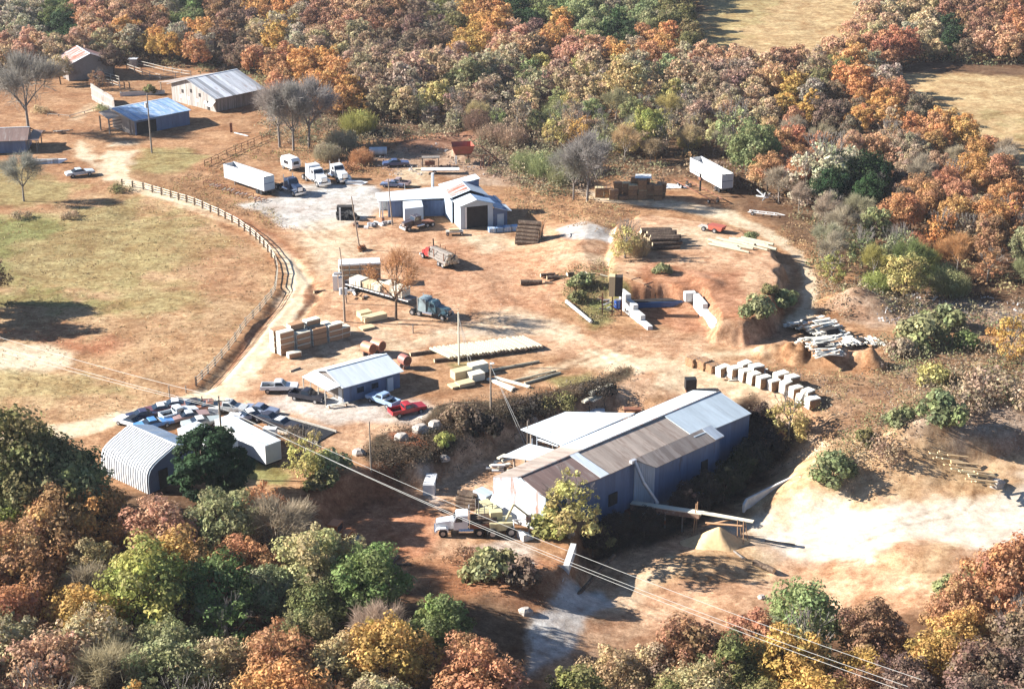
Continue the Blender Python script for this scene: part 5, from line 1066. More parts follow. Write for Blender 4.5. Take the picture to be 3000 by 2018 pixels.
def chiptrailer(name, label, pa, pb, zt=4.0, wd=2.55):
    """open topped chip van from the near roof corner pa to the far roof corner pb"""
    a = Vector((*U(*pa, zt), 0)); b = Vector((*U(*pb, zt), 0)); rz = yaw(a, b); L = min(13.8, (b-a).length)
    t = thing(name, label, 'trailer', (a.x, a.y, 0), rz); z0, z1 = 1.15, zt
    for nm, y0, y1 in (('side_wall',-.06,0),('side_wall',-wd,-wd+.06)):
        w_ = MB(); w_.box(0,L,y0,y1,z0,z1,'white')
        n = 22
        for i in range(n+1):
            x = .05+(L-.1)*i/n; yo = (y1, y1+.05) if y1 == 0 else (y0-.05, y0)
            w_.box(x-.03,x+.03,yo[0],yo[1],z0,z1,'white')
        w_.build(nm, t)
    MB().box(.0,L,-wd+.06,-.06,z0-.15,z0-.02,'steel').build('floor', t)
    MB().box(0,.07,-wd+.06,-.06,z0,z1,'wall_tin').build('rear_door', t)
    d = MB(); d.box(-.03,-.002,-wd+.1,-.1,z1-.12,z1,'black'); d.build('door_rail', t)
    d = MB(); d.box(-.03,-.002,-wd+.1,-.1,(z0+z1)/2-.07,(z0+z1)/2+.05,'wall_blue'); d.build('door_rail', t)
    MB().box(L-.07,L,-wd+.06,-.06,z0,z1,'white').build('front_wall', t)
    MB().box(.3,L*.8,-.12,-.02,z1,z1+.1,'galv').build('top_rail', t); MB().box(.3,L,-wd+.02,-wd+.12,z1,z1+.1,'galv').build('top_rail', t)
    for k in (1,2,3): MB().box(L*k/4-.04,L*k/4+.04,-wd+.06,-.06,z1-.12,z1-.03,'galv').build('cross_bar', t)
    MB().box(2.2,L-1.5,-1.8,-1.65,.8,1.0,'black').build('frame_beam', t); MB().box(2.2,L-1.5,-.9,-.75,.8,1.0,'black').build('frame_beam', t)
    for x in (1.4,2.7):
        for y in (-.35,-wd+.35): wheel(t, x, y, .5, .5)
    for y in (-.5,-wd+.5): MB().box(L-3,L-2.85,y-.07,y+.07,0,1.0,'steel').build('landing_leg', t)
    return t, L
chiptrailer('chip_trailer', 'open topped white chip trailer backed in by the lorry park weeds', (772,520), (652,480))
chiptrailer('chip_trailer', 'open topped white chip trailer with blue doors below the dark green tree', (2116,512), (2000,450), 4.1)
tractor('tractor_unit', 'dark blue day cab lorry in front of the left chip trailer', 850, 563, -52, (.03,.05,.10), False, sc=1.1)
tractor('tractor_unit', 'white sleeper cab lorry parked right of the camper', 925, 535, -58, (.75,.76,.76), True, sc=1.15)
tractor('tractor_unit', 'white day cab lorry beside the white sleeper cab', 985, 524, -58, (.76,.76,.74), False, sc=1.15)
# camper
p = G(852,496); t = thing('camper_van', 'small old white camper with a dark window above the lorry park', 'camper', p, R(-50))
MB().prof([(-2.2,.6),(2.0,.6),(2.3,1.2),(2.2,2.2),(1.7,2.75),(-1.8,2.8),(-2.3,2.2)], -1.1, 1.1, 'white', inset=[.1,.1,0,0,.15,.15,0]).build('body', t)
MB().box(-.5,1.0,1.11,1.14,1.5,2.2,'glass').build('window', t); glasspane(t, [(2.29,-.7,1.5),(2.29,.7,1.5),(2.22,.6,2.15),(2.22,-.6,2.15)], 'window')
glasspane(t, [(-.9,-1.13,1.4),(.6,-1.13,1.4),(.6,-1.13,2.1),(-.9,-1.13,2.1)], 'window')
for x in (1.2,-1.3):
    for y in (.95,-.95): wheel(t, x, y, .38, .22)
p = G(1045,540); t = thing('flat_boat', 'low white boat hull lying beside the white day cab lorry', 'boat', p, R(-12))
MB().prof([(-2.2,.05),(1.2,.05),(2.5,.6),(2.3,.68),(-2.2,.62)], -.7, .7, 'white', inset=[.15,.15,.6,.6,0]).build('hull', t); MB().box(-1.9,1.2,-.5,.5,.60,.72,'galv').build('deck', t)
# pickups round the office
pickup('pickup_truck', 'white pickup parked sideways left of the office porch', 820, 1146, 2, (.74,.75,.76))
pickup('pickup_truck', 'black pickup nosed up to the office porch', 902, 1172, -22, (.02,.022,.035))
pickup('pickup_truck', 'blue and white pickup with its tailgate down right of the office', 1122, 1183, 140, (.30,.42,.60), 'black', tool=True)
pickup('pickup_truck', 'red pickup with a grey bed parked lowest beside the office', 1194, 1212, 28, (.36,.02,.025), 'black')
# pale car by the farm track
car('old_car', 'pale blue and white old car in the weeds below the cabin', 235, 515, 28, (.55,.62,.70), sc=1.15, group='worn cars about the farm')
# the row of old cars
GC = 'old cars parked behind the arched building'
car('old_car', 'white nosed car with a black roof, leftmost in the old car row', 385, 1246, 150, (.80,.80,.80), (.02,.02,.02))
car('old_car', 'navy car behind the bright blue one in the old car row', 425, 1226, 25, (.03,.04,.09), (.05,.05,.10))
car('old_car', 'bright blue car in front of the old car row', 452, 1252, 30, (.10,.28,.60), L=2.7)
car('old_car', 'maroon car in the back of the old car row', 478, 1209, 20, (.14,.05,.06), (.62,.62,.62))
pickup('old_pickup', 'pale old pickup in the middle of the old car row', 525, 1222, 35, (.62,.68,.72), old=True, group=GC)
car('old_car', 'silver car with round rear window at the far side of the old car row', 520, 1196, 15, (.50,.52,.54), (.66,.68,.70))
car('old_car', 'pinkish brown car between the pale pickup and the silver coupe', 560, 1230, 25, (.36,.24,.22), (.50,.52,.54))
car('old_car', 'rust coloured car with a black open bonnet in the back row', 575, 1196, 20, (.24,.12,.09), (.04,.03,.03))
car('old_car', 'silver green coupe with a white bonnet just above the white store', 592, 1248, 24, (.42,.47,.46), (.70,.72,.70), L=2.75)
car('old_car', 'brown car beside the short fence post', 622, 1203, 8, (.30,.14,.09))
pickup('old_pickup', 'silver old pickup partly behind the T shaped utility pole', 672, 1206, -14, (.52,.54,.54), old=True, group=GC)
car('old_car', 'grey car with a white roof right of the T shaped pole', 730, 1228, -152, (.34,.38,.48), (.78,.78,.78))
car('old_car', 'dark car at the right end of the old car row', 790, 1236, -26, (.05,.05,.07))
car('old_car', 'black car with a white roof by the weeds at the end of the row', 826, 1252, -28, (.04,.04,.05), (.80,.80,.80))
car('old_car', 'blue grey car tucked behind the dark one', 765, 1212, -20, (.20,.24,.34))
for (a, b, s, lab) in ((690,1232,1.0,'white cube freezer standing among the old cars'),(792,1276,1.1,'white cube freezer right of the long white box trailer'),(628,1212,.9,'white cube freezer left of the T shaped pole')):
    t = thing('chest_freezer', lab, 'freezer', G(a, b), R(-10)); MB().box(-.8*s,.8*s,-.4*s,.4*s,0,.95*s,'white').build('cabinet', t); MB().box(-.82*s,.82*s,-.42*s,.42*s,.96*s,1.08*s,'white').build('lid', t); MB().box(-.1,.1,-.45*s,-.42*s,.8*s,.9*s,'steel').build('handle', t)
# lumber lorry
t = tractor('lumber_lorry', 'dark teal sleeper cab lorry coupled to the lumber trailer', 1262, 926, -28, (.06,.12,.15), True, (.30,.38,.40), .98)
a = G(1235,906); b = G(1012,842); rz = yaw(b, a); L = 15.0
t = thing('flatbed_trailer', 'long flatbed trailer loaded with lumber packs beside the half bare tree', 'trailer', (b.x, b.y, 0), rz); FB = t
MB().box(0,L,-1.2,1.2,1.22,1.36,'steel').build('deck', t)
for y in (-.5,.4): MB().box(.3,L-.3,y,y+.1,.9,1.21,'black').build('frame_beam', t)
for s in (1,-1):
    w_ = MB(); w_.box(0,L,s*1.21-(.0 if s > 0 else .06),s*1.21+(.06 if s > 0 else 0),1.18,1.34,'white'); w_.build('side_rail', t)
for x in (1.0,2.3):
    for s in (1,-1): wheel(t, x, s*.85, .5, .5)
for s in (1,-1): MB().box(L-3.2,L-3.05,s*.6-.06,s*.6+.06,0,1.2,'steel').build('landing_leg', t)
for k in range(9): 
    x = 3+k*1.15; MB().box(x,x+.06,-1.33,-1.27,1.2,2.5,'pole').build('stake', t)
def local(t_, x, y, z): c, s = math.cos(t_.rotation_euler.z), math.sin(t_.rotation_euler.z); return Vector((t_.location.x+x*c-y*s, t_.location.y+x*s+y*c, t_.location.z+z))
# log lorry with its load
a = G(1312,786); b = G(1236,748); rz = yaw(a, b); o_ = G(1285,770)
t = thing('log_lorry', 'small red lorry heaped with pale logs in the middle of the yard', 'lorry', o_, rz); red = paint('logred', (.40,.03,.03))
MB().box(-4.0,3.6,-.45,.45,.7,.95,'black').build('frame', t)
MB().prof([(1.6,.9),(3.1,.9),(3.0,1.7),(2.7,2.35),(1.6,2.4)], -1.05, 1.05, red, inset=[0,0,0,.15,.12]).build('cab', t)
MB().prof([(3.1,.8),(4.5,.8),(4.5,1.35),(3.1,1.6)], -.75, .75, red, inset=[0,.1,.12,0]).build('hood', t)
MB().box(4.5,4.65,-1.1,1.1,.5,.78,'white').build('bumper', t); glasspane(t, [(3.05,-.8,1.65),(3.05,.8,1.65),(2.78,.75,2.25),(2.78,-.75,2.25)], 'windscreen')
for s in (1,-1): wheel(t, 3.7, s*.9, .5, .3)
for x in (-1.6,-2.9):
    for s in (1,-1): wheel(t, x, s*.82, .5, .55)
for x in (-3.6,-.4,1.2):
    for s in (1,-1): MB().box(x,x+.12,s*1.2-.06,s*1.2+.06,.95,2.9,'rust').build('bunk_stake', t)
MB().cyl((1.5,0,2.4),(1.2,.3,4.2),.12,n=6,m='black').build('loader_mast', t)
LOGLORRY = t
# white log lorry by the mill with the yellow loader behind
t = tractor('log_tractor', 'white long nosed lorry with a short log bed in front of the mill', 1365, 1560, 183, (.80,.82,.84), False, None, 1.0)
MB().box(-3.5,-.5,-1.1,1.1,1.13,1.28,'rust').build('bed', t)
for s in (1,-1):
    MB().box(-3.5,-.5,s*1.1-.04,s*1.1+.04,1.28,1.75,'rust').build('bed_side', t)
LOGT = t
yel = paint('yellow', (.58,.52,.30), .5, (.3,.22,.1), .4)
t = thing('knuckle_loader', 'faded yellow log loader standing between the white lorry and the mill', 'loader', G(1465,1562), R(190))
MB().box(-1.6,1.4,-1.0,1.0,.9,1.9,yel).build('body', t); MB().box(-.3,1.2,-.95,.1,1.95,3.0,yel).build('cab', t); MB().box(-.2,1.1,-1.0,-.96,2.1,2.8,'glass').build('window', t)
MB().cyl((-.6,.4,1.9),(-1.6,.6,4.2),.16,n=6,m=yel).build('boom', t); MB().cyl((-1.6,.6,4.2),(-3.4,.9,2.6),.12,n=6,m=yel).build('boom_arm', t); MB().box(-3.7,-3.1,.5,1.3,1.9,2.6,'steel').build('grapple', t)
for x in (-1.2,1.1):
    for s in (1,-1): wheel(t, x, s*1.0, .65, .45)
t = thing('forklift', 'yellow forklift with a raised mast beside the mill gable', 'forklift', G(1425,1520), R(-150))
MB().prof([(-1.5,.5),(1.2,.5),(1.2,1.3),(-.3,1.3),(-1.5,1.5)], -.8, .8, yel).build('body', t); MB().box(-.6,.7,-.75,.75,2.3,2.42,yel).build('roof', t)
for x in (-.55,.6):
    for y in (-.7,.62): MB().box(x,x+.08,y,y+.08,1.3,2.3,'steel').build('roof_post', t)
for y in (-.4,.32): MB().box(1.25,1.35,y,y+.1,.1,3.1,'steel').build('mast', t)
for y in (-.35,.25): MB().box(1.36,2.5,y,y+.1,.35,.42,'steel').build('fork', t)
for x in (-1.0,.8):
    for s in (1,-1): wheel(t, x, s*.75, .42, .3)
org = paint('orange', (.50,.16,.04), .6, RUST, .4)
t = thing('skid_loader', 'orange machine half hidden at the edge of the wood', 'loader', G(1000,1590), R(-20))
MB().box(-1.5,1.2,-.9,.9,.6,1.5,org).build('body', t); MB().box(-1.4,-.1,-.85,.85,1.5,2.7,org).build('cab', t); MB().box(-.09,-.05,-.7,.7,1.7,2.5,'glass').build('window', t); MB().box(1.6,2.2,-1.0,1.0,.2,.9,'steel').build('bucket', t); MB().cyl((1.2,.8,1.4),(1.8,.8,.7),.1,n=6,m=org).build('lift_arm', t); MB().cyl((1.2,-.8,1.4),(1.8,-.8,.7),.1,n=6,m=org).build('lift_arm', t)
for x in (-.9,.8):
    for s in (1,-1): wheel(t, x, s*1.0, .5, .35)
# dark old wrecker and scrap by the shop
t = tractor('old_lorry', 'dark brown wrecked lorry with an open bonnet by the shop wing', 1225, 668, -145, (.06,.045,.05), False, None, .9, old=True, stacks=False)
MB().box(-3.4,-.6,-1.1,1.1,1.0,1.15,'rust').build('bed', t)
pickup('old_pickup', 'stripped pickup with a raised bonnet behind the shop yard pole', 1165, 545, 165, (.34,.26,.26), old=True, group='scrap vehicles round the shop')
car('old_car', 'blue scrap car lying behind the weeds near the fuel tank', 1160, 487, 10, (.06,.09,.20), sc=1.1, group='scrap vehicles round the shop')
car('old_car', 'blue and pink scrap car beside the utility pole', 1150, 548, 170, (.16,.22,.36), sc=.95, group='scrap vehicles round the shop')
p = G(2100,680); t = thing('log_cart', 'low red tipped cart with a white drawbar on the log terrace', 'cart', p, R(-35)); rd = paint('cartred', (.42,.10,.06), .6, RUST, .3)
MB().prof([(-1.2,.5),(1.2,.5),(1.5,1.3),(-1.5,1.3)], -.9, .9, rd).build('tub', t); MB().box(-3.4,-1.0,-.12,.12,.45,.6,'white').build('drawbar', t); MB().box(-3.6,-1.4,-.8,.8,.62,.7,'board').build('platform', t)
for x in (0,-2.2):
    for s in (1,-1): wheel(t, x, s*.95, .45, .25)
p = G(2240,632); t = thing('boat_trailer', 'low white two wheeled trailer at the edge of the track', 'trailer', p, R(-22))
for s in (1,-1): MB().box(-3.2,2.6,s*.6-.08,s*.6+.08,.5,.64,'white').build('side_rail', t)
for x in (-3,-1.4,.2,1.8): MB().box(x,x+.12,-.52,.52,.5,.6,'white').build('cross_bar', t)
MB().cyl((2.6,-.5,.55),(4.0,0,.55),.06,n=6,m='white').build('drawbar', t); MB().cyl((2.6,.5,.55),(4.0,0,.55),.06,n=6,m='white').build('drawbar', t)
for s in (1,-1): wheel(t, -2.2, s*.85, .36, .2)
p = G(2238,590); t = thing('scrap_tangle', 'upright pale scrap frame at the foot of the speckled tree', 'scrap', p, R(20))
for i in range(5): MB().obox((random.uniform(-.8,.8),random.uniform(-.8,.8),.9+.2*i),.12,2.6,.25,random.uniform(0,3),'white' if i % 2 else 'galv',random.uniform(-.5,.5)).build('bent_beam', t)
# ------------------------------------------------------------------ lumber packs, logs, bundles and yard things
def pack(p, rz, L, W, H, m, label, group, z=0., bands=2, name='lumber_pack', cat='lumber pack', stickers=True):
    """a banded pack of sawn boards: courses of boards with a small gap, ends slightly uneven, bearers below"""
    t = thing(name, label, cat, (p[0], p[1], p[2]+z), rz, group); b = MB(); n = max(2, int(H/.16)); y = max(2, int(W/.28))
    hh = (H-.08)/n
    for i in range(n):
        e = random.uniform(0, .06); b.box(-L/2+e, L/2-random.uniform(0, .06), -W/2+random.uniform(0,.015), W/2-random.uniform(0,.015), .08+i*hh, .08+(i+1)*hh-.012, 'lumber_pale' if (m == 'lumber_old' and i == n-1 and random.random() < .7) else m)
    if m == 'lumber_old':  # pale ends and top course: sunlit faces put into the colour
        for sx in (-1, 1): b.box(sx*(L/2+.02)-.015, sx*(L/2+.02)+.015, -W/2+.03, W/2-.03, .1, H-.03, 'slab_white')
    b.build('boards', t)
    for x in (-L*.32, L*.3): MB().box(x-.05, x+.05, -W/2+.01, W/2-.01, 0, .079, 'lumber_old').build('bearer', t)
    return t
def stack(px, py, deg, cols, L, W, H, m, where, group, nm0='lumber_pack'):
    """cols: list of (x offset, y offset, number high, material)"""
    o = G(px, py); rz = R(deg); c, s = math.cos(rz), math.sin(rz); k = 0
    for (x, y, n, mm) in cols:
        for i in range(n):
            q = Vector((o.x+x*c-y*s, o.y+x*s+y*c, o.z)); pos = 'top' if i == n-1 else ('bottom' if i == 0 else 'middle')
            pack(q, rz+R(random.uniform(-1.5,1.5)), L, W, H, mm or m, 'brown lumber pack %s' % where, group, z=i*(H+.01)); k += 1
# big stack of weathered packs (about 830,1000): columns left to right, seen end on
gA = 'weathered packs in the big stack between the road and the office'
stack(838, 1034, 38, [(0,0,4,'lumber_old'),(-.3,1.45,4,'lumber_old'),(3.0,.2,3,'lumber_old'),(2.9,1.75,4,'lumber_old'),(2.7,3.3,2,'lumber_old'),(5.9,.2,3,'lumber_old'),(5.8,1.8,4,'lumber_old'),(5.6,3.4,3,'lumber_old'),(8.7,.1,3,'lumber_old'),(8.6,1.8,2,'lumber_old'),(8.6,3.4,2,'lumber_old'),(10.2,.2,2,'lumber_old'),(10.2,1.9,2,'lumber_old')], 2.4, 1.3, .92, 'lumber_old', 'in the big stack between the road and the office', gA)
pack(G(862,1046), R(30), 2.0, 1.1, .9, 'lumber_old', 'single low pack lying at the near foot of the big stack', None)
# upper stack beside the poles
stack(1010, 832, 8, [(0,.6,4,'lumber_old'),(1.75,.6,4,'lumber_old'),(3.5,.6,4,'lumber_old'),(5.3,.6,4,'lumber_old')], 1.65, 2.4, .92, 'lumber_old', 'in the tall stack with white tops behind the twin poles', 'packs in the tall stack behind the twin poles')
for i in range(4):
    o_ = G(1010, 832); c_, s_ = math.cos(R(8)), math.sin(R(8)); x_ = i*1.76; y_ = .6
    t = thing('cover_sheet', ('first', 'second', 'third', 'last')[i]+' white cover sheet from the left on the tall stack behind the twin poles', 'cover', (o_.x+x_*c_-y_*s_, o_.y+x_*s_+y_*c_, o_.z+3.74), R(8))
    MB().slab([(-.85,-1.25,.05),(.85,-1.25,.05),(.85,1.25,.12),(-.85,1.25,.12)], .04, 'white').build('sheet', t); MB().box(-.86,.86,-1.29,-1.255,-.25,.04,'white').build('hanging_edge', t)
for (a, b, L_, H_, lab) in ((1110,935,2.4,1.0,'square'),(1082,940,2.4,.9,'rear'),(1068,928,2.2,1.0,'tallest'),(1075,962,2.3,.35,'flat')):
    pack(G(a,b), R(32), L_, 1.5, H_, 'lumber', 'fresh yellow lumber pack by the half bare tree, the %s one' % lab, 'fresh packs by the half bare tree')
for i, (a, b, L_, H_, m_, lab) in enumerate(((1352,1105,3.0,1.3,'lumber','biggest yellow pack left of the tall leaning pole stay'),(1400,1090,2.8,1.5,'lumber_pale','white topped pack just left of the pole with the stay'),(1362,1128,2.6,.6,'lumber','low yellow pack nearest the camera in the middle group'),(1395,1112,2.2,1.2,'lumber_pale','square pale pack between the big yellow one and the pole'),(1335,1132,2.0,.35,'lumber','flat yellow pack at the left end of the middle group'))):
    pack(G(a,b), R(30), L_, 1.6, H_, m_, lab, 'packs of the middle group')
for i, (a, b, c_, d_, lab) in enumerate(((1430,1112,1505,1142,'long pale plank nearest the stay'),(1450,1108,1552,1136,'long pale plank lying widest'),(1440,1118,1500,1148,'narrow pale plank on the near side'))):
    A_, B_ = G(a,b), G(c_,d_); t = thing('plank', lab+' in the middle of the yard', 'plank', A_, yaw(A_, B_)); MB().box(0,(B_-A_).length,-.35+.1*i,.35-.1*i,.03,.28,'lumber_pale').build('boards', t)
for i, (a, b, lab) in enumerate(((1745,1150,'double pack of white boards, the upper one on the bank edge'),(1775,1142,'narrow white board pack, right of the double one'),(1725,1172,'white board pack lower on the bank edge'),(1750,1170,'thin white board pack on the bank edge'))):
    pack(G(a,b), R(52), 2.9, .62, .55 if i < 2 else .35, 'lumber_pale', lab, 'white packs on the bank edge')
# packs on the flatbed
def packon(x, y, L_, W_, H_, m_, lab, z=1.38):
    q = local(FB, x, y, z); return pack(q, FB.rotation_euler.z, L_, W_, H_, m_, lab, 'packs riding on the flatbed trailer')
packon(3.2,.0,2.6,2.2,1.15,'lumber_pale','pale lumber pack at the tail of the flatbed trailer'); packon(5.6,.1,1.9,2.1,1.0,'lumber','yellow lumber pack second from the tail of the flatbed trailer')
packon(7.7,.1,1.9,2.1,1.1,'lumber_pale','pale lumber pack behind the tree trunk on the flatbed trailer'); packon(9.7,.3,1.6,1.8,1.7,'lumber_old','brown lumber pack with white top on the flatbed trailer'); packon(12.4,0,2.3,2.2,1.55,'lumber_pale','big white topped pack right behind the lumber lorry cab')
# white machine at the pole
t = thing('white_cabinet', 'white metal cabinets standing left of the twin poles', 'cabinet', G(992,848), R(5))
MB().box(-.9,-.1,-.6,.6,0,2.6,'white').build('cabinet_box', t); MB().box(.0,.7,-.6,.6,0,2.2,'white').build('cabinet_box', t); MB().box(-.7,.6,-.2,.3,2.61,3.0,'galv').build('duct', t)
t = thing('scrap_heap', 'small heap of metal and timber left of the flatbed tail', 'scrap', G(1040,868), 0)
for i in range(9): MB().obox((random.uniform(-1.8,1.8),random.uniform(-1.2,1.2),.2+random.uniform(0,.5)),random.uniform(.6,2.4),random.uniform(.1,.5),random.uniform(.06,.4),random.uniform(0,3),random.choice(['rust','galv','lumber_old','white'])).build('scrap_piece', t)

def log_local(mb, x0, x1, y, z, r, m='bark', cap='log_end', ang=0., n=10):
    k = 5; L = x1-x0; pts = [Vector((x0+L*i/k, y+math.tan(ang)*(L*i/k-L/2)+random.uniform(-.03,.03), z+random.uniform(-.02,.02))) for i in range(k+1)]
    rr = [r*(1+.14*(.5-i/k))*random.uniform(.96,1.04) for i in range(k+1)]
    V, F = [], []
    for p, q in zip(pts, rr):
        for a in range(n): t_ = 2*math.pi*a/n; V.append((p.x, p.y+math.cos(t_)*q, p.z+math.sin(t_)*q))
    for i in range(k):
        for a in range(n): F.append((i*n+a, (i+1)*n+a, (i+1)*n+(a+1) % n, i*n+(a+1) % n))
    mb.add(V, F, m, True); mb.add(V[:n], [tuple(range(n))], cap); mb.add(V[-n:], [tuple(range(n-1,-1,-1))], cap)
LOGP = {}
def log(p, rz, L, r, m, label, group, dz=0., tilt=0.):
    key = (round(L, 0), round(r, 1), m, random.randint(0, 2))
    if key not in LOGP:
        b = MB(); log_local(b, -L/2, L/2, 0, 0, r, m, 'log_end'); o = b.build('log'); LOGP[key] = o.data; bpy.data.objects.remove(o)
    o = bpy.data.objects.new('log', LOGP[key]); COL.objects.link(o)
    o.location = (p[0], p[1], p[2]+r+dz); o.rotation_euler = (0, tilt, rz); o.scale = (L/key[0], r/key[1], r/key[1])
    return tag(o, label, 'log', group)
# the row of peeled logs beside the tall pole: logs point up-right, side by side
gL = 'peeled logs laid side by side in the long row'
A_, B_ = G(1290,1045), G(1560,1010); n = 30
for i in range(n):
    f = i/(n-1); p = A_+(B_-A_)*f; L_ = 5.0+1.6*f*0+random.uniform(-.3,.3)
    log(p+Vector((0,0,.35)), R(-52+random.uniform(-3,3)), L_, .23+random.uniform(-.03,.05), 'peeled', 'pale peeled log in the long row behind the tall pole', gL)
for (a, b, lab) in (((1268,1062),(1555,1028),'near'),((1205,1042),(1500,1002),'far')):
    P0, P1 = G(*a), G(*b); rz = yaw(P0, P1); L_ = (P1-P0).length; log((P0+P1)/2, rz, L_, .24, 'bark', 'dark %s stringer log under the long row of peeled logs' % lab, None)
for (a, b, r_, lab) in (((1440,1088),(1580,1062),.2,'upper'),((1500,1120),(1625,1090),.17,'middle'),((1540,1125),(1640,1095),.14,'lower')):
    P0, P1 = G(*a), G(*b); log((P0+P1)/2, yaw(P0, P1), (P1-P0).length, r_, 'peeled', 'long thin pole log lying in the grass, the %s one' % lab, None)
# stacked logs right of the shop
gS = 'logs stacked against the frame right of the repair shop'
o_ = G(1545,716); rz = R(-14); c_, s_ = math.cos(rz), math.sin(rz)
for j in range(6):
    for i in range(6 if j < 2 else 6-j+1):
        y = i*.72+j*.36; q = (o_.x-y*s_*1+random.uniform(-.2,.2), o_.y+y*c_, o_.z)
        log(q, rz+R(random.uniform(-4,4)), 4.6, .34, 'bark', 'brown log in the tall stack right of the repair shop', gS, dz=j*.60)
t = thing('leaning_timber', 'leaning timber frame on the tall log stack right of the shop', 'frame', (o_.x+2.2*c_, o_.y+2.2*s_+1, o_.z), rz)
for y in (0,1.6): MB().obox((.3,y,2.2),.16,.16,4.4,0,'lumber_old',0,.2).build('post', t)
MB().obox((.9,.8,3.9),.14,2.2,.14,0,'lumber_old').build('beam', t)
# dark log heap on the terrace
gD = 'dark logs heaped on the terrace'
o_ = G(1950,712)
for j in range(3):
    for i in range(12-2*j):
        y = i*.80+j*.4; log((o_.x+random.uniform(-.5,.5)-.2*y, o_.y-3.5+y, o_.z), R(8+random.uniform(-5,5)), 5.2, .36, 'bark', 'blackish log in the heap on the terrace', gD, dz=j*.62)
# pale logs on the terrace
gP = 'pale logs spread on the terrace behind the loading pit'
for i in range(11):
    f = i/10; p = G(2118+f*112, 716+8*math.sin(i*2)+10*f*0); log(p, R(-38+random.uniform(-4,4)), 6.2+random.uniform(-.8,.8), .24, 'peeled', 'pale log spread on the terrace behind the loading pit', gP)
log(G(2135,730), R(-36), 8.0, .22, 'peeled', 'longest pale log on the near side of the terrace spread', None)
for (a, b, c2, d2, r_, lab) in ((1524,836,1590,831,.42,'thick dark log lying alone nearest the lorry track'),(1582,816,1628,806,.36,'short dark log behind the thick one'),(1605,824,1660,812,.32,'dark log crossing the short one'),(1662,812,1680,806,.34,'log stub against the sage bush'),(1600,832,1615,831,.2,'thin log end beside the thick one')):
    P0, P1 = G(a,b), G(c2,d2); log((P0+P1)/2, yaw(P0, P1), max(1.6, (P1-P0).length), r_, 'bark', lab, None)
# load of the red lorry and of the white lorry
for j in range(4):
    for i in range(6-j):
        q = local(LOGLORRY, -1.3+random.uniform(-.2,.2), -1.2+i*.46+j*.23, 1.0)
        log(q, LOGLORRY.rotation_euler.z+R(random.uniform(-3,3)), 5.6+random.uniform(-.4,.6), .24, 'bark_grey' if (i+j) % 3 else 'bark', 'greyish log heaped on the red log lorry', 'logs on the red log lorry', dz=j*.42)
for i in range(5):
    q = local(LOGLORRY, -3.5-random.uniform(0,.6), -1.1+i*.5, .55+.3*(i%2)); log(q, LOGLORRY.rotation_euler.z+R(random.uniform(-9,9)), 2.6, .2, 'peeled', 'short log hanging off the tail of the red lorry', 'short logs at the tail of the red lorry', tilt=.5)
for j in range(2):
    for i in range(4-j):
        q = local(LOGT, -2.2, (-.75+i*.48+j*.24)*1.1, 1.5); log(q, LOGT.rotation_euler.z+R(random.uniform(-4,4)), 3.6, .21, 'bark', 'short log lying on the white lorry bed', 'short logs on the white lorry', dz=j*.4)
o_ = G(1365,1490)
for j in range(4):
    for i in range(3): log((o_.x+.2*i, o_.y+i*.5+j*.25, o_.z), R(-18), 2.3, .24, 'bark', 'short log piled by the mill front corner', 'short logs by the mill front corner', dz=j*.42)
# slab bundles row right of the mill
M['slabside'] = mat('slabside', (.40,.23,.12), .9, var=.5, scale=7, c2=(.16,.09,.06), amt=.45)
def bundle(px, py, deg, L, W, H, label, group, z=None, dz=0., m='slab_white', side='slabside', p=None):
    """strapped bundle of slabs: a rounded stack with rough bark sides and flat pale ends"""
    q = p or G(px, py, z); t = thing('slab_bundle', label, 'bundle', (q.x, q.y, q.z+dz), R(deg), group); b = MB(); n = 8
    if not dz: t.rotation_euler[0] = R(random.uniform(-4,4)); t.rotation_euler[1] = R(random.uniform(-4,4)); t.scale = (random.uniform(.85,1.12), random.uniform(.85,1.12), random.uniform(.8,1.15))
    for i in range(n):
        z0, z1 = H*i/n, H*(i+1)/n; w_ = W*(.86+.14*math.sin(math.pi*(i+.5)/n)); e = random.uniform(-.05,.05)
        b.box(-L/2+e, L/2+e, -w_/2+random.uniform(-.04,.04), w_/2+random.uniform(-.04,.04), z0+.005, z1-.01, m if i == n-1 else side)
    for s in (-1, 1): b.box(s*L/2-.03+s*.05, s*L/2+.03+s*.05, -W*.42, W*.42, .05, H-.04, m)
    b.build('slabs', t)
    for x in (-L*.25, L*.25): MB().box(x-.03, x+.03, -W*.52, W*.52, H+.003, H+.02, 'steel').build('strap', t)
    return t
gB = 'wrapped slab bundles in the long double row'
row = [(2088,1122),(2125,1118),(2150,1128),(2185,1135),(2216,1128),(2178,1112),(2208,1118),(2225,1152),(2245,1150),(2262,1140),(2292,1146),(2300,1165),(2318,1152),(2322,1180),(2345,1185),(2362,1178),(2350,1200),(2378,1198),(2395,1190),(2148,1110)]
row = [(2118,1096),(2150,1104),(2180,1112),(2206,1120),(2236,1130),(2268,1138),(2300,1146),(2330,1160),(2352,1176),(2378,1190),(2180,1088),(2214,1096),(2288,1120),(2318,1130),(2366,1170)]
for (a, b) in row: bundle(a, b+2, 34+random.uniform(-9,9), 1.7, 1.45, 1.65, 'white ended brown slab bundle in the long double row', gB)
for (a, b, l) in ((2030,1068,'first brown bundle at the far left of the long row'),(2062,1076,'second brown bundle at the left of the long row'),(2085,1084,'third brown bundle at the left of the long row')): bundle(a, b+2, 40, 1.7, 1.7, 1.4, l, None, m='slabside')
gH = 'square bales of slabwood stacked by the track'
o_ = G(1830,582); 
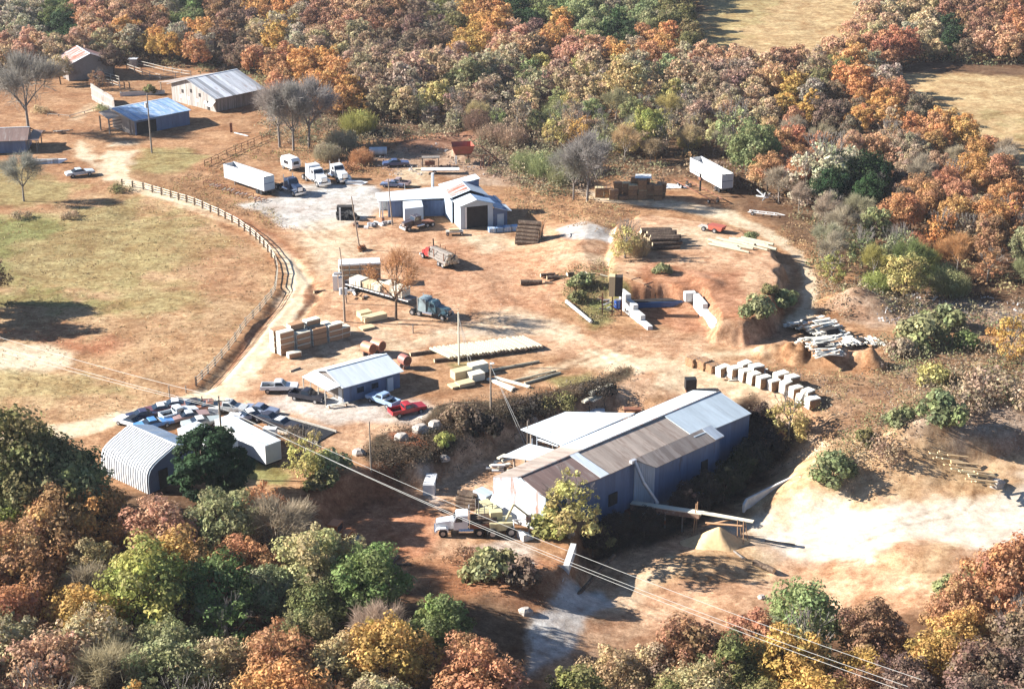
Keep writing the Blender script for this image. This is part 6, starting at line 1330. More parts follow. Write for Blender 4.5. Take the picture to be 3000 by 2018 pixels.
for i, (x, y, n_) in enumerate([(-3.2,1.2,2),(-1.4,1.4,3),(.4,1.2,3),(2.1,1.4,4),(-2.2,-.4,2),(-.3,-.5,1),(1.6,-.4,3),(3.4,-.3,4),(5.0,.2,3),(6.6,-.6,3),(4.2,1.6,4),(-5.0,1.2,2),(7.4,1.0,3)]):
    for k in range(n_): bundle(0, 0, random.uniform(-6,6), 1.6, 1.5, 1.0, 'rust brown slab bale in the stack by the track', gH, p=Vector((o_.x+x, o_.y+y, o_.z)), dz=k*1.02, m='lumber' if (i+k) % 4 == 0 else 'slabside')
t = thing('cover_sheet', 'white sheet thrown over the slab bale stack', 'cover', (o_.x+3.6, o_.y+1.2, o_.z+4.12), .1); MB().slab([(-1.8,-1.0,.1),(1.6,-1.1,0),(1.9,1.3,.15),(-1.2,1.5,.2)], .05, 'white').build('sheet', t)
t = thing('cover_sheet', 'white sheet lying on the ground right of the slab bale stack', 'cover', G(1975,548), .2); MB().slab([(-2,-1.0,.1),(2.6,-1.6,.15),(3.2,.3,.1),(-1.2,1.1,.5)], .05, 'white').build('sheet', t)
# fanned heaps of pale slabs
def slabheap(px, py, deg, n, L, R_, h, label):
    t = thing('slab_heap', label, 'heap', G(px, py), R(deg)); b = MB(); r = random.Random(px)
    for i in range(n):
        f = r.random(); a = r.uniform(-.5,.5); y = r.uniform(-1,1)*R_; z = h*(1-abs(y)/R_)*r.uniform(.5,1)
        b.obox((r.uniform(-.5,.5)*L*.5, y, max(.1, z)), L*r.uniform(.6,1), .42, .10, a*.4, 'slab_white' if r.random() < .85 else 'lumber_old', r.uniform(-.1,.1), r.uniform(-.12,.12))
    b.build('slabs', t); 
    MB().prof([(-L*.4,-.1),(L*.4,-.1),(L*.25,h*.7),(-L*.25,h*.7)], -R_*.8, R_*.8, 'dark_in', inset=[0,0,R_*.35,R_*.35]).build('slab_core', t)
slabheap(2402,982,28,260,4.6,6.2,2.8,'bright white slab heap above a darker one'); slabheap(2400,1018,15,150,4.0,3.4,1.8,'lower white slab heap with a dark shaded side'); slabheap(2480,1012,-75,120,3.0,6.0,1.2,'long low slab heap running to the right')
slabheap(2180,1096,0,60,5.0,2.2,.25,'pale boards spread flat behind the bundle row')
# yellow ribbed slab spread on the tip
t = thing('slab_heap', 'yellowish heap of long slabs fanned down the sand tip', 'heap', G(2780,1362), R(25)); b = MB()
for i in range(46): b.obox((random.uniform(-1.2,1.2), -7.5+i*.33, .5+random.uniform(0,.9)), random.uniform(3.0,4.6), .3, .14, R(-8+random.uniform(-14,14)), random.choice(['sawdust','lumber','sawdust']), 0, R(16)+random.uniform(-.1,.1))
b.build('slabs', t)
# rusty racks near the lorry park, rack beside the second trailer
for i in range(9):
    p = G(612+i*19, 540+i*6.2+(i % 2)*5); t = thing('rusty_rack', 'rusty open rack in the row of racks below the left chip trailer', 'frame', p, R(-25+random.uniform(-12,12)), 'rusty racks below the left chip trailer')
    for y in (-.8,.75): MB().box(-1.0,1.0,y,y+.09,.55,.65,'rust').build('rail', t)
    for x in (-1.0,0,.92): MB().box(x,x+.09,-.71,.75,.56,.64,'galv' if i % 2 else 'rust').build('cross_bar', t)
    for x in (-.95,.85):
        for y in (-.78,.73): MB().box(x,x+.08,y,y+.08,0,.55,'rust').build('leg', t)
a, b_ = G(2100,600), G(1990,540); rz = yaw(a, b_); L_ = (b_-a).length
t = thing('rusty_trailer', 'rusty bare trailer frame beside the second chip trailer', 'trailer', a, rz)
for y in (-1.3,1.2): MB().box(0,L_,y,y+.12,1.0,1.2,'rust').build('side_rail', t)
for i in range(9): MB().box(L_*i/9,L_*i/9+.12,-1.18,1.2,1.02,1.14,'lumber_old' if i % 2 else 'rust').build('cross_bar', t)
for x in (L_-1.5,L_-2.8,1.4):
    for s in (1,-1): wheel(t, x, s*1.0, .45, .3)
MB().cyl((L_*.42,.2,1.1),(L_*.42,.2,4.6),.2,n=6,m='black').build('crane_post', t); MB().cyl((L_*.42,.2,4.5),(L_*.42+2.2,.6,4.7),.09,n=6,m='black').build('crane_arm', t); MB().obox((L_*.42,.2,3.6),.9,.5,.5,0,'rust').build('winch', t)
# red hopper machine and bench frames behind the shop
p = G(1355,478); t = thing('red_hopper', 'red sheet hopper on pale legs behind the repair shop', 'hopper', p, R(10)); t.scale = (.8,.8,.8); rd2 = paint('hopred', (.36,.09,.06), .6, RUST, .5)
MB().add([(-2.3,-1.6,3.0),(2.3,-1.6,3.0),(2.3,1.6,3.0),(-2.3,1.6,3.0),(-3.1,-2.3,5.2),(3.0,-2.3,5.2),(2.6,2.3,5.4),(-2.7,2.3,5.4)], [(3,2,1,0),(0,1,5,4),(1,2,6,5),(2,3,7,6),(3,0,4,7)], rd2).build('hopper_body', t)
MB().box(-2.1,2.1,-1.3,1.3,2.5,2.98,'rust').build('collar', t)
for x in (-1.8,1.6):
    for y in (-1.1,1.0): MB().obox((x,y,1.2),.2,.2,2.6,0,'white' if x < 0 else 'rust',0,.08 if x < 0 else -.08).build('leg', t)
MB().obox((1.2,-1.8,1.0),1.5,.15,1.2,.3,yel).build('yellow_sheet', t)
t = thing('rusty_gantry', 'tangled rusty gantry right of the red hopper', 'gantry', G(1428,490), R(5))
for i in range(7): MB().obox((random.uniform(-2,2),random.uniform(-1,1),1.2),.14,.14,2.8,0,'rust',random.uniform(-.5,.5),random.uniform(-.6,.6)).build('strut', t)
MB().obox((0,0,2.6),5.0,.16,.16,.1,'rust').build('beam', t); MB().obox((.6,.2,2.9),.2,.2,5.2,0,'rust',0,-.9).build('boom', t)
t = thing('work_bench', 'dark open bench frame with a grey top behind the shop', 'bench', G(1262,487), R(3))
MB().box(-1.9,1.9,-.8,.8,1.9,2.05,'bark_grey').build('top', t)
for x in (-1.8,1.62):
    for y in (-.7,.55): MB().box(x,x+.16,y,y+.16,0,1.9,'black').build('leg', t)
MB().box(-1.2,.9,-.4,.4,.3,1.1,'rust').build('shelf', t)
t = thing('flat_trailer', 'low white flat trailer frame behind the shop chimney', 'trailer', G(1290,508), R(2)); MB().box(-4,4,-1.0,1.0,.8,.95,'white').build('deck', t); MB().box(-5.2,-4,-.12,.12,.7,.85,'black').build('drawbar', t)
for s in (1,-1): wheel(t, -1.2, s*.9, .45, .25)
t = thing('fuel_tank', 'pale blue round tank in the weeds behind the white day cab lorry', 'tank', G(1108,458), R(4)); MB().cyl((-1.9,0,1.2),(1.9,0,1.2),.85,n=16,m='wall_tin').build('shell', t)
for x in (-1.2,1.0): MB().box(x,x+.2,-.6,.6,0,.6,'steel').build('saddle', t)
# orange fuel tanks by the office
otk = paint('orangetank', (.62,.28,.17), .5, (.4,.15,.08), .3)
def tank(px, py, deg, m, label, R_=.85, L_=1.9):
    t = thing('fuel_tank', label, 'tank', G(px, py), R(deg)); MB().cyl((-L_/2,0,1.35),(L_/2,0,1.35),R_,n=18,m=m,cap=m).build('shell', t)
    MB().cyl((L_/2+.002,0,1.35),(L_/2+.05,0,1.35),R_*.8,n=16,m='rust').build('end_cap', t)
    for x in (-L_*.3,L_*.3): MB().box(x-.08,x+.08,-.6,.6,0,.62,'steel').build('saddle', t)
tank(1080,1042,-40,otk,'orange drum tank, the left one behind the office'); tank(1108,1034,-40,otk,'orange drum tank, the right one behind the office'); tank(1186,1078,-50,paint('redtank',(.40,.16,.13),.5,RUST,.4),'dark red drum tank at the far corner of the office',.8,1.5)
# scrap, bench, drums round the shop
def drum(px, py, m, label, lay=False, group=None):
    t = thing('steel_drum', label, 'drum', G(px, py), R(20), group); b = MB()
    if lay: b.cyl((-.45,0,.3),(.45,0,.3),.3,n=12,m=m)
    else: b.cyl((0,0,0),(0,0,.88),.3,n=12,m=m)
    b.build('barrel', t); 
    if not lay: MB().cyl((0,0,.881),(0,0,.91),.27,n=12,m='steel').build('lid', t)
drum(1144,655,'concrete','pale concrete pipe end standing by the shop pole',True); drum(1122,650,'rust','rusty drum left of the concrete pipe end'); drum(1010,632,'white','white drum standing in front of the dark shed heap')
t = thing('scrap_heap', 'tyre and scrap heap in the dark left of the shop wing', 'scrap', G(1020,642), 0)
for i in range(10): MB().cyl((random.uniform(-2.4,2.4),random.uniform(-1.6,1.6),.1+.25*(i % 5)),(random.uniform(-2.4,2.4)*.1,random.uniform(-1,1),.3+.25*(i % 5)),.45,n=10,m='tyre').build('tyre', t)
MB().box(-2.2,1.0,.6,2.2,0,2.2,'dark_in').build('shed_box', t); MB().box(-1.6,-1.3,-.9,-.6,0,2.4,'white').build('gate_post', t)
t = thing('scrap_heap', 'pale engine parts strewn below the shop wing', 'scrap', G(1090,662), 0)
for i in range(14): MB().obox((random.uniform(-3.4,3.4),random.uniform(-2,2),.2+random.uniform(0,.3)),random.uniform(.4,1.4),random.uniform(.3,.7),random.uniform(.2,.7),random.uniform(0,3),random.choice(['steel','galv','white','rust','black'])).build('engine_part', t)
t = thing('log_cart', 'small yellow and white cart in front of the tall shop bay', 'cart', G(1332,688), R(5)); MB().box(-1.6,1.6,-.6,.6,.55,.8,'board').build('platform', t); MB().box(-1.0,.8,-.4,.4,.81,1.15,'lumber').build('load', t)
for x in (-1.3,1.3):
    for s in (1,-1): wheel(t, x, s*.6, .3, .18)
t = thing('crate_row', 'blue tarped crates in the shade right of the shop bay', 'crates', G(1475,678), R(12))
for i in range(4): MB().obox((-2.2+i*1.45,i*.12,.45),1.3,1.5,.9,0,'roof_blue').build('crate', t)
# loading hopper by the pit
t = thing('loading_hopper', 'timber and steel loading hopper at the corner of the pit', 'hopper', G(1795,918,0), R(-4))
MB().box(-.7,.25,-.9,.6,3.2,6.6,'lumber').build('chute_board', t); MB().box(.26,1.5,-.8,.6,3.2,6.5,'dark_in').build('chute_box', t)
for x in (-1.8,-.2,1.3):
    for y in (-.9,.7): MB().box(x,x+.2,y,y+.2,0,3.2,'rust').build('leg', t)
for i in range(8): MB().obox((random.uniform(-2.2,1.2),random.uniform(-1,.6),.8+random.uniform(0,2.6)),random.uniform(1.2,2.6),.16,.16,random.uniform(-.6,.6),random.choice(['rust','galv','steel']),0,random.uniform(-.5,.5)).build('brace', t)
t2 = thing('steel_drum', 'blue drum standing in the shade by the loading hopper', 'drum', G(1808,905), 0); MB().cyl((0,0,.2),(0,0,1.6),.55,n=14,m=paint('bluedrum',(.03,.09,.35))).build('barrel', t2); MB().cyl((0,0,1.6),(0,0,1.66),.5,n=14,m='steel').build('lid', t2)
t = thing('plank_deck', 'wide pale deck of planks sloping from the hopper to the terrace', 'deck', G(1850,812), R(-50)); MB().slab([(-2.5,-1.0,.2),(4.5,-1.0,.0),(4.5,.4,.0),(-2.5,.4,.2)], .12, 'lumber_old').build('planks', t)
for x in (-2,1,4): MB().box(x,x+.2,-1.1,.9,-.8,.15,'rust').build('bearer', t)
t = thing('log_scrap_row', 'broken white boards along the lip of the loading pit', 'boards', G(1760,808), R(-5))
for i in range(16): MB().obox((-2.2+i*.95,random.uniform(-.6,.6),.25),random.uniform(.6,1.8),.22,.12,random.uniform(-1,1),random.choice(['lumber_pale','lumber_old','lumber']),0,random.uniform(-.3,.3)).build('board', t)
a, b_ = G(1660,890), G(1732,950)
t = thing('white_pipe', 'long white pipe lying on the edge left of the loading pit', 'pipe', a, yaw(a, b_)); MB().cyl((0,0,.4),((b_-a).length,0,.4),.3,.25,n=12,m='white').build('tube', t)
for x in (.8,(b_-a).length-.8): MB().cyl((x-.06,0,.4),(x+.06,0,.4),.36,n=12,m='galv').build('flange', t)
# stepped walls of concrete blocks
def blockwall(a, b, n, h0, h1, label):
    A_, B_ = G(*a), G(*b); zb_ = min(A_.z, B_.z)-.2; rz = yaw(A_, B_); L_ = (B_-A_).length; t = thing('block_wall', label, 'wall', (A_.x, A_.y, zb_), rz); w_ = L_/n
    for i in range(n):
        h = h0+(h1-h0)*(i//(n/4))/(3.0); k = max(1, round(h/.8))
        for j in range(k): MB().box(i*w_+.01,(i+1)*w_-.01,-.42-.05*(i % 2),.42,j*.8,(j+1)*.8-.015,'concrete').build('concrete_block', t)
blockwall((1820,895),(1905,966),8,3.2,1.0,'stepped white concrete block wall on the left side of the pit')
blockwall((2038,896),(2122,974),9,2.4,1.0,'stepped white concrete block wall on the right side of the pit')
t = thing('concrete_block', 'white concrete block at the upper end of the right block wall', 'block', G(2022,880), R(10)); MB().box(-1.0,.8,-.6,.6,0,1.5,'concrete').build('block', t)
t = thing('blue_tarp_bin', 'long blue bin lying in the shade of the pit', 'bin', G(1925,888), R(6)); MB().box(-5,5,-1.2,1.0,-.3,.6,paint('binblue',(.04,.10,.24))).build('shell', t); MB().box(-4.9,4.9,-1.0,.8,.61,.7,'dark_in').build('contents', t)
# dark box and bits along the mill road
t = thing('dark_box', 'dark steel box on legs behind the far end of the mill', 'box', G(2022,1145), R(5)); MB().box(-.8,.8,-.6,.6,.4,2.0,'black').build('shell', t)
for x in (-.7,.55): MB().box(x,x+.15,-.5,.5,0,.4,'rust').build('leg', t)
t = thing('rusty_stand', 'small rusty machine on legs above the white mill roof', 'frame', G(1852,1216), R(0)); MB().box(-1.2,1.2,-.5,.5,.8,1.1,'rust').build('top', t)
for x in (-1.1,.95):
    for y in (-.45,.3): MB().box(x,x+.14,y,y+.14,0,.8,'rust').build('leg', t)
t = thing('white_table', 'white sheet on four posts above the white mill roof', 'table', G(1740,1213), R(4)); MB().box(-1.6,1.6,-.7,.7,.5,.6,'white').build('top', t)
for x in (-.8,1.5):
    for y in (-.6,.5): MB().box(x,x+.1,y,y+.1,0,1.5,'black').build('post', t)
t = thing('slab_pile', 'pile of sawn slabs and a white tank beside the mill lean-to', 'pile', G(1470,1378), R(25))
for i in range(12): MB().obox((random.uniform(-1.4,1.4),random.uniform(-1.4,1.4),.2+.12*i),random.uniform(1.2,2.0),.5,.2,random.uniform(-.8,.8),random.choice(['lumber_pale','lumber_old','concrete'])).build('slab', t)
t = thing('white_cabinet', 'white slatted unit standing alone in the mill road', 'cabinet', G(1258,1445), R(-5))
MB().box(-.75,.75,-.6,.6,0,1.5,'white').build('cabinet_box', t); MB().box(-.7,.7,-.5,2.6,1.51,1.62,'white').build('top', t)
for y in (.9,2.2): MB().box(-.7,.7,y,y+.5,.9,1.45,'white').build('cabinet_box', t); MB().box(-.68,.68,y-.25,y-.01,.4,1.3,'glass').build('dark_panel', t)
# conveyor from the mill to the sawdust
A_ = Vector((*U(1850,1470,-4.3), -4.3)); B_ = Vector((*U(2190,1520,-3.2), -3.2)); rz = yaw(A_, B_); L_ = (B_.xy-A_.xy).length
t = thing('sawdust_conveyor', 'long brown conveyor with a pale top carrying sawdust away from the mill', 'conveyor', (A_.x, A_.y, -7), rz); sl = (B_.z-A_.z)/L_
def cz(x): return A_.z+7+sl*x
b = MB(); b.slab([(0,-.5,cz(0)),(L_*.62,-.5,cz(L_*.62)),(L_*.62,.5,cz(L_*.62)),(0,.5,cz(0))], .12, 'lumber_pale'); b.build('top_belt', t)
b = MB(); b.add([(0,-.48,cz(0)-.9),(L_*.6,-.48,cz(L_*.6)-.75),(L_*.6,-.48,cz(L_*.6)-.13),(0,-.48,cz(0)-.13)]+[(0,.4,cz(0)-.9),(L_*.6,.4,cz(L_*.6)-.75),(L_*.6,.4,cz(L_*.6)-.13),(0,.4,cz(0)-.13)], [(0,1,2,3),(7,6,5,4),(0,4,5,1),(1,5,6,2),(2,6,7,3),(3,7,4,0)], 'conveyor'); b.build('trough', t)
b = MB(); b.slab([(L_*.6,-.35,cz(L_*.6)+.06),(L_*1.05,-.3,cz(L_)-.1),(L_*1.05,.3,cz(L_)-.1),(L_*.6,.35,cz(L_*.6)+.06)], .14, 'lumber_pale'); b.build('boom', t)
for x in (L_*.56,):
    for y in (-.6,.5): MB().cyl((x,y,0),(x+.15,y*.5,cz(x)+1.3),.07,n=6,m='lumber_old').build('mast', t)
for x in (L_*.98,L_*.93):
    for y in (-1.0,.9): MB().cyl((x+.3,y,.0),(x-.1,y*.3,cz(L_)-.2),.06,n=6,m='lumber_old').build('leg', t)
MB().cyl((L_*.66,-.5,cz(L_*.7)-1.2),(L_*.97,-.4,cz(L_)-.9),.14,n=6,m='lumber_old').build('brace', t); MB().cyl((L_*.62,0,cz(L_*.7)-2.0),(L_*.9,0,cz(L_)-.3),.1,n=6,m='lumber_old').build('brace', t)
for f in (.15,.3,.45): MB().cyl((L_*f,0,0),(L_*f,0,cz(L_*f)-.9),.12,n=6,m='steel').build('support', t)
MB().box(-1.2,1.3,-.9,.6,cz(0)-2.8,cz(0)-.92,'rust').build('drive_box', t); MB().cyl((-.3,.2,cz(0)),(-1.0,.6,cz(0)-.1),.25,n=10,m='white').build('blower', t)
q = G(2105,1592); t = thing('sawdust_cone', 'sharp orange cone of sawdust under the conveyor end', 'heap', (q.x, q.y, q.z-.4), 0); t.scale = (.9,.85,.85); b = MB(); V, F = [], []; nn = 36
for j, (r_, z_) in enumerate(((4.4,0),(3.1,.75),(2.0,1.6),(1.0,2.5),(.25,3.15),(.0,3.25))):
    for i in range(nn): a = 2*math.pi*i/nn; k = 1+.10*math.sin(5*a+j)+random.uniform(-.03,.03); V.append((r_*k*math.cos(a)*1.15, r_*k*math.sin(a), z_))
for j in range(5):
    for i in range(nn): F.append((j*nn+i, j*nn+(i+1) % nn, (j+1)*nn+(i+1) % nn, (j+1)*nn+i))
b.add(V, F, 'sawdust', True).build('cone', t)
# white edging wall of the sawdust bank, and the concrete wing wall by the drive
def wallrun(name, label, pts, z, h, th, m, zs=None):
    P_ = [Vector((*U(a, b, zz), zz)) for (a, b, zz) in pts]; o = P_[0]; zb_ = z; t = thing(name, label, 'wall', (o.x, o.y, zb_), 0)
    for i in range(len(P_)-1):
        A_, B_ = P_[i], P_[i+1]; d = (B_-A_); d.z = 0; d.normalize(); nn = Vector((-d.y, d.x, 0))*th; b = MB()
        q = [Vector((p.x-o.x, p.y-o.y, 0)) for p in (A_, B_)]; ta, tb = A_.z-zb_, B_.z-zb_
        v = [q[0], q[1], q[1]+nn, q[0]+nn]; b.add([(p.x, p.y, 0) for p in v]+[(v[0].x,v[0].y,ta),(v[1].x,v[1].y,tb),(v[2].x,v[2].y,tb),(v[3].x,v[3].y,ta)], [(3,2,1,0),(4,5,6,7),(0,1,5,4),(1,2,6,5),(2,3,7,6),(3,0,4,7)], m); b.build('wall_panel', t)
    return t
wallrun('edging_wall', 'white edging wall holding the upper edge of the sawdust bank', [(2182,1478,-5.2),(2190,1462,-4.9),(2258,1428,-4.5),(2328,1395,-4.1),(2345,1396,-3.6)], -6.4, 0, .3, 'concrete')
wallrun('wing_wall', 'sloping concrete wing wall between the lorry pad and the drive', [(1672,1590,-2.9),(1650,1655,-3.2),(1648,1658,-4.0),(1632,1700,-4.4),(1630,1703,-5.0),(1612,1728,-5.4)], -9, 0, .7, 'concrete')
t = thing('concrete_steps', 'broken concrete and guard rail at the corner of the mill front', 'steps', G(1540,1575), R(30))
for i in range(3): MB().box(-.8+i*.5,-.3+i*.5,-.8,.8,0,.9-.3*i,'concrete').build('step', t)
for x in (-1.2,1.0): MB().box(x,x+.12,.9,1.02,0,2.2,'white').build('rail_post', t)
MB().obox((0,.96,2.1),2.6,.12,.12,0,'white',0,.2).build('rail', t)
# bits of timber lying about
for (a, b, c2, d2, r_, m_, lab) in ((2215,1655,2262,1680,.4,'bark','dark broken trunk on the pale drift below the conveyor'),(2180,1640,2150,1615,.12,'bark_grey','thin stick lying below the sawdust cone'),(2240,1585,2330,1596,.1,'bark_grey','thin branch on the white sawdust'),(1168,1630,1140,1665,.14,'bark','thin log on the left verge of the mill road'),(880,1080,850,1090,.12,'bark_grey','bleached stick beside the road'),(925,860,948,852,.15,'bark','short dark stick beside the eroded road edge'),(1120,1660,1210,1655,.16,'bark','fallen trunk at the wood edge'),(1795,1655,1660,1760,.22,'bark','dark log edging the drive'),(1560,1650,1530,1640,.1,'bark_grey','stick on the slope under the bush')):
    P0, P1 = G(a,b), G(c2,d2); log((P0+P1)/2, yaw(P0, P1), (P1-P0).length, r_, m_, lab, None)
for i, (a, b, s_) in enumerate(((1178,1285,1.1),(1232,1262,1.3),(1275,1250,1.2),(1050,1330,1.0),(1300,1345,.8),(1560,1230,.8),(1850,1225,.6),(1670,1565,.7),(2232,1752,.6),(1540,1795,.9),(900,1320,.5),(2470,1040,.6),(2920,1420,1.1))):
    t = MB(); V = []; nn = 7
    for k in range(3):
        for j in range(nn): an = 2*math.pi*j/nn; rr = (1.0,.95,.5)[k]*random.uniform(.8,1.15)*s_; V.append((rr*math.cos(an), rr*math.sin(an)*.8, (-.2,.35,.75)[k]*s_))
    t.add(V, [(k*nn+j, k*nn+(j+1) % nn, (k+1)*nn+(j+1) % nn, (k+1)*nn+j) for k in range(2) for j in range(nn)]+[tuple(range(2*nn, 3*nn))], 'rock'); o = t.build('boulder'); o.location = G(a, b)
    tag(o, 'pale %s block of broken concrete %s' % (('flat','blunt','square','rough','small','low','angular','grey','lone','thick','half buried','dusty','large')[i], ('at the left of the ditch bank top','in the middle of the ditch bank top','at the right of the ditch bank top','at the left end of the bank','low on the dark bank','beside the mill road top','above the white mill roof','at the wing wall head','in the trees by the sawdust','beside the drive foot','on the lawn corner','by the red earth heaps','on the tip at the right edge')[i]), 'rubble')
# red earth clods on the pit mound and by the spoil
# farm bits: corral, plank wall, bins
def railfence(name, label, pts, h=1.3, rails=3, sp=2.6, m='white', z=0, pm=None, th=.07):
    """post and rail fence: each post and each run of rails a part"""
    P_ = [G(*p) for p in pts]; o = P_[0]; t = thing(name, label, 'fence', (o.x, o.y, o.z), 0); rb = [MB() for _ in range(rails)]; k = 0
    for A_, B_ in zip(P_, P_[1:]):
        d = B_-A_; n = max(1, round(d.length/sp))
        for i in range(n+(1 if B_ is P_[-1] else 0)):
            q = A_+d*(i/n); zz = ground(q.x, q.y); k += 1
            if k < 95: MB().box(q.x-o.x-th*1.2,q.x-o.x+th*1.2,q.y-o.y-th*1.2,q.y-o.y+th*1.2,zz-o.z-.1,zz-o.z+h+.08,pm or m).build('post', t)
        for i in range(n):
            q0, q1 = A_+d*(i/n), A_+d*((i+1)/n); z0, z1 = ground(q0.x, q0.y), ground(q1.x, q1.y)
            nn = Vector((-d.y, d.x, 0)).normalized()*(th*1.35)
            for j in range(rails):
                hh = h*(j+1)/rails; a0 = Vector((q0.x-o.x, q0.y-o.y, z0-o.z+hh-.1)); a1 = Vector((q1.x-o.x, q1.y-o.y, z1-o.z+hh-.1)); up = Vector((0,0,.14)); nr = nn.normalized()*.04
                v = [a0+nn, a1+nn, a1+nn+up, a0+nn+up]; rb[j].add([p for p in v]+[p+nr for p in v], [(0,1,2,3),(7,6,5,4),(0,4,5,1),(1,5,6,2),(2,6,7,3),(3,7,4,0)], m)
    for r_ in rb: r_.build('rail', t)
    return t
railfence('rail_fence', 'pale plank fence curving round the pasture beside the dirt road', [(358,545),(420,556),(500,580),(570,602),(640,632),(700,664),(750,702),(785,738),(806,772),(812,800),(806,850),(795,872),(762,912),(720,955),(690,1000),(650,1050),(610,1095),(575,1130)], 1.4, 3, 3.0, 'lumber_pale', pm='pole', th=.10)
railfence('rail_fence', 'weathered fence climbing from the left chip trailer towards the farm', [(600,488),(640,470),(690,445),(745,422),(790,405)], 1.3, 2, 3.0, 'lumber_old', pm='lumber_old')
railfence('corral', 'pale rail corral between the far barn and the plank barn', [(272,238),(330,252),(352,260),(350,240),(300,224),(272,238)], 1.4, 2, 3.5, 'board')
railfence('corral', 'larger pale corral running to the plank barn', [(372,205),(440,228),(470,236),(560,226),(480,212),(395,192),(372,205)], 1.5, 2, 4, 'board')
railfence('corral', 'low rails lying left of the open shed', [(140,340),(205,345),(290,320)], .5, 1, 4, 'board')
a, b_ = G(270,292), G(338,332); t = thing('plank_wall', 'tall leaning wall of grey planks standing alone in the farmyard', 'wall', a, yaw(a, b_)); L_ = (b_-a).length
for i in range(14): MB().box(L_*i/14+.03,L_*(i+1)/14-.03,-.06,.06,0,4.1+random.uniform(-.15,.1)-.02*i,'wall_wood').build('plank', t)
for z in (1,3): MB().box(0,L_,-.16,-.065,z,z+.2,'board').build('batten', t)
t = thing('farm_trough', 'white trough wall between the two barns', 'trough', G(400,280), R(12)); MB().box(-4,7,-.3,.3,0,1.0,'concrete').build('shell', t); MB().box(-3.8,6.8,-.2,.2,1.01,1.06,'dark_in').build('hollow', t)  # dark strip on top stands for the shade in the hollow
t = thing('woodpile', 'low heap of branches and timber beside the big bare tree', 'woodpile', G(125,392), R(5))
for i in range(14): MB().obox((random.uniform(-5,5),random.uniform(-1.5,1.5),.3+random.uniform(0,.6)),random.uniform(1.5,4),.25,.2,random.uniform(-.5,.5),random.choice(['bark','board','lumber_old'])).build('branch', t)
t = thing('marker_post', 'short dark post with a white board lying at its foot below the barn', 'post', G(678,388), 0); MB().box(-.25,.25,-.25,.25,0,2.2,'rust').build('stake', t); MB().obox((2.6,-2.2,.1),4.6,.35,.12,R(-40),'white').build('board', t)
t = thing('small_shed', 'tiny white topped pump box by the far corral', 'shed', G(392,195), 0); MB().box(-1,1,-1,1,0,2.0,'board').build('wall', t); MB().box(-1.2,1.2,-1.2,1.2,2.01,2.2,'white').build('roof', t)
t = thing('boat', 'overturned pale boat in the shade of the cabin', 'boat', G(140,478), R(8)); MB().prof([(-3.5,0),(2.5,0),(4.2,.6),(3.9,.8),(-3.5,.8)], -1.0, 1.0, 'roof_tin', inset=[.2,.2,.8,.8,0]).build('hull', t); MB().box(-3,2,-.2,.2,.81,.95,'board').build('keel', t)
t = thing('black_bed', 'long dark gravel bed framed by rails below the office', 'bed', G(885,1262), R(-32)); MB().box(-4.6,4.2,-1.9,1.9,-.05,.15,'black').build('gravel', t)
for y in (2.0,-2.1): MB().box(-4.7,4.3,y,y+.15,0,.35,'board').build('frame_rail', t)
t = thing('low_bench', 'pale plank bench at the porch corner of the office', 'bench', G(990,1192), R(18)); MB().box(-1.5,1.5,-.2,.2,.4,.48,'lumber_pale').build('seat', t)
for x in (-1.3,1.15): MB().box(x,x+.15,-.18,.18,0,.4,'lumber_old').build('leg', t)
# ------------------------------------------------------------------ poles, wires
def pole(name, label, foot, h, r=.16, arm=None, lean=(0,0), lamp=False, trans=0, m='pole', stays=()):
    p = G(*foot); t = thing(name, label, 'pole', p, 0)
    MB().cyl((0,0,-.3),(lean[0],lean[1],h),r,r*.65,8,m).build('shaft', t)
    if arm:
        a = R(arm); c, s = math.cos(a)*1.4, math.sin(a)*1.4
        x = MB(); x.cyl((lean[0]-c,lean[1]-s,h-.7),(lean[0]+c,lean[1]+s,h-.7),.08,n=6,m=m); x.build('cross_arm', t)
        for f in (-.9,-.3,.9): MB().cyl((lean[0]+c*f,lean[1]+s*f,h-.62),(lean[0]+c*f,lean[1]+s*f,h-.4),.06,n=6,m='white').build('insulator', t)
    for k in range(trans): MB().cyl((lean[0]+(-.45+.8*k)*1,.2,h-3.2),(lean[0]+(-.45+.8*k),.2,h-2.1),.26,n=10,m='white').build('transformer', t)
    if lamp: MB().cyl((lean[0],lean[1],h-.3),(lean[0]+.5,lean[1]-.3,h-.1),.18,.1,n=8,m='white').build('lamp_head', t)
    for (dx, dy) in stays: 
        q = ground(p.x+dx, p.y+dy)-p.z; MB().cyl((lean[0],lean[1],h-.5),(dx,dy,q),.035,n=4,m='wire').build('stay_wire', t)
    return t
P1 = pole('utility_pole', 'tall grey pole in front of the open shed', (445,448), 13.2, .2, lamp=False, m='bark_grey', trans=1)
pole('utility_pole', 'tall thin pole behind the white cabinets', (1016,890), 9.8, .13, lean=(-.8,0))
pole('utility_pole', 'pole carrying two white transformers left of the flatbed', (1010,943), 7.8, .2, trans=2)
pole('utility_pole', 'tilted pole left of the shop wing with a rusty bush at its foot', (1055,735), 10.2, .15, lean=(-1.2,0))
pole('utility_pole', 'tall pole at the corner of the shop wing', (1150,660), 9.2, .15, lean=(-.6,0))
pole('utility_pole', 'tall pale pole at the near edge of the peeled log row', (1345,1068), 8.4, .16, stays=((2.2,-2.0),(1.7,-2.2)), m='lumber_pale')
pole('utility_pole', 'brown pole with a round lamp beside the middle lumber packs', (1438,1198), 7.2, .15, lamp=True, stays=((5.4,-6.0),(5.0,-6.4)))
pole('utility_pole', 'thin pole at the top of the ditch bank below the red pickup', (1087,1378), 7.0, .12)
PT = pole('utility_pole', 'T shaped utility pole rising behind the dark pine', (658,1400), 11.5, .17, arm=8)
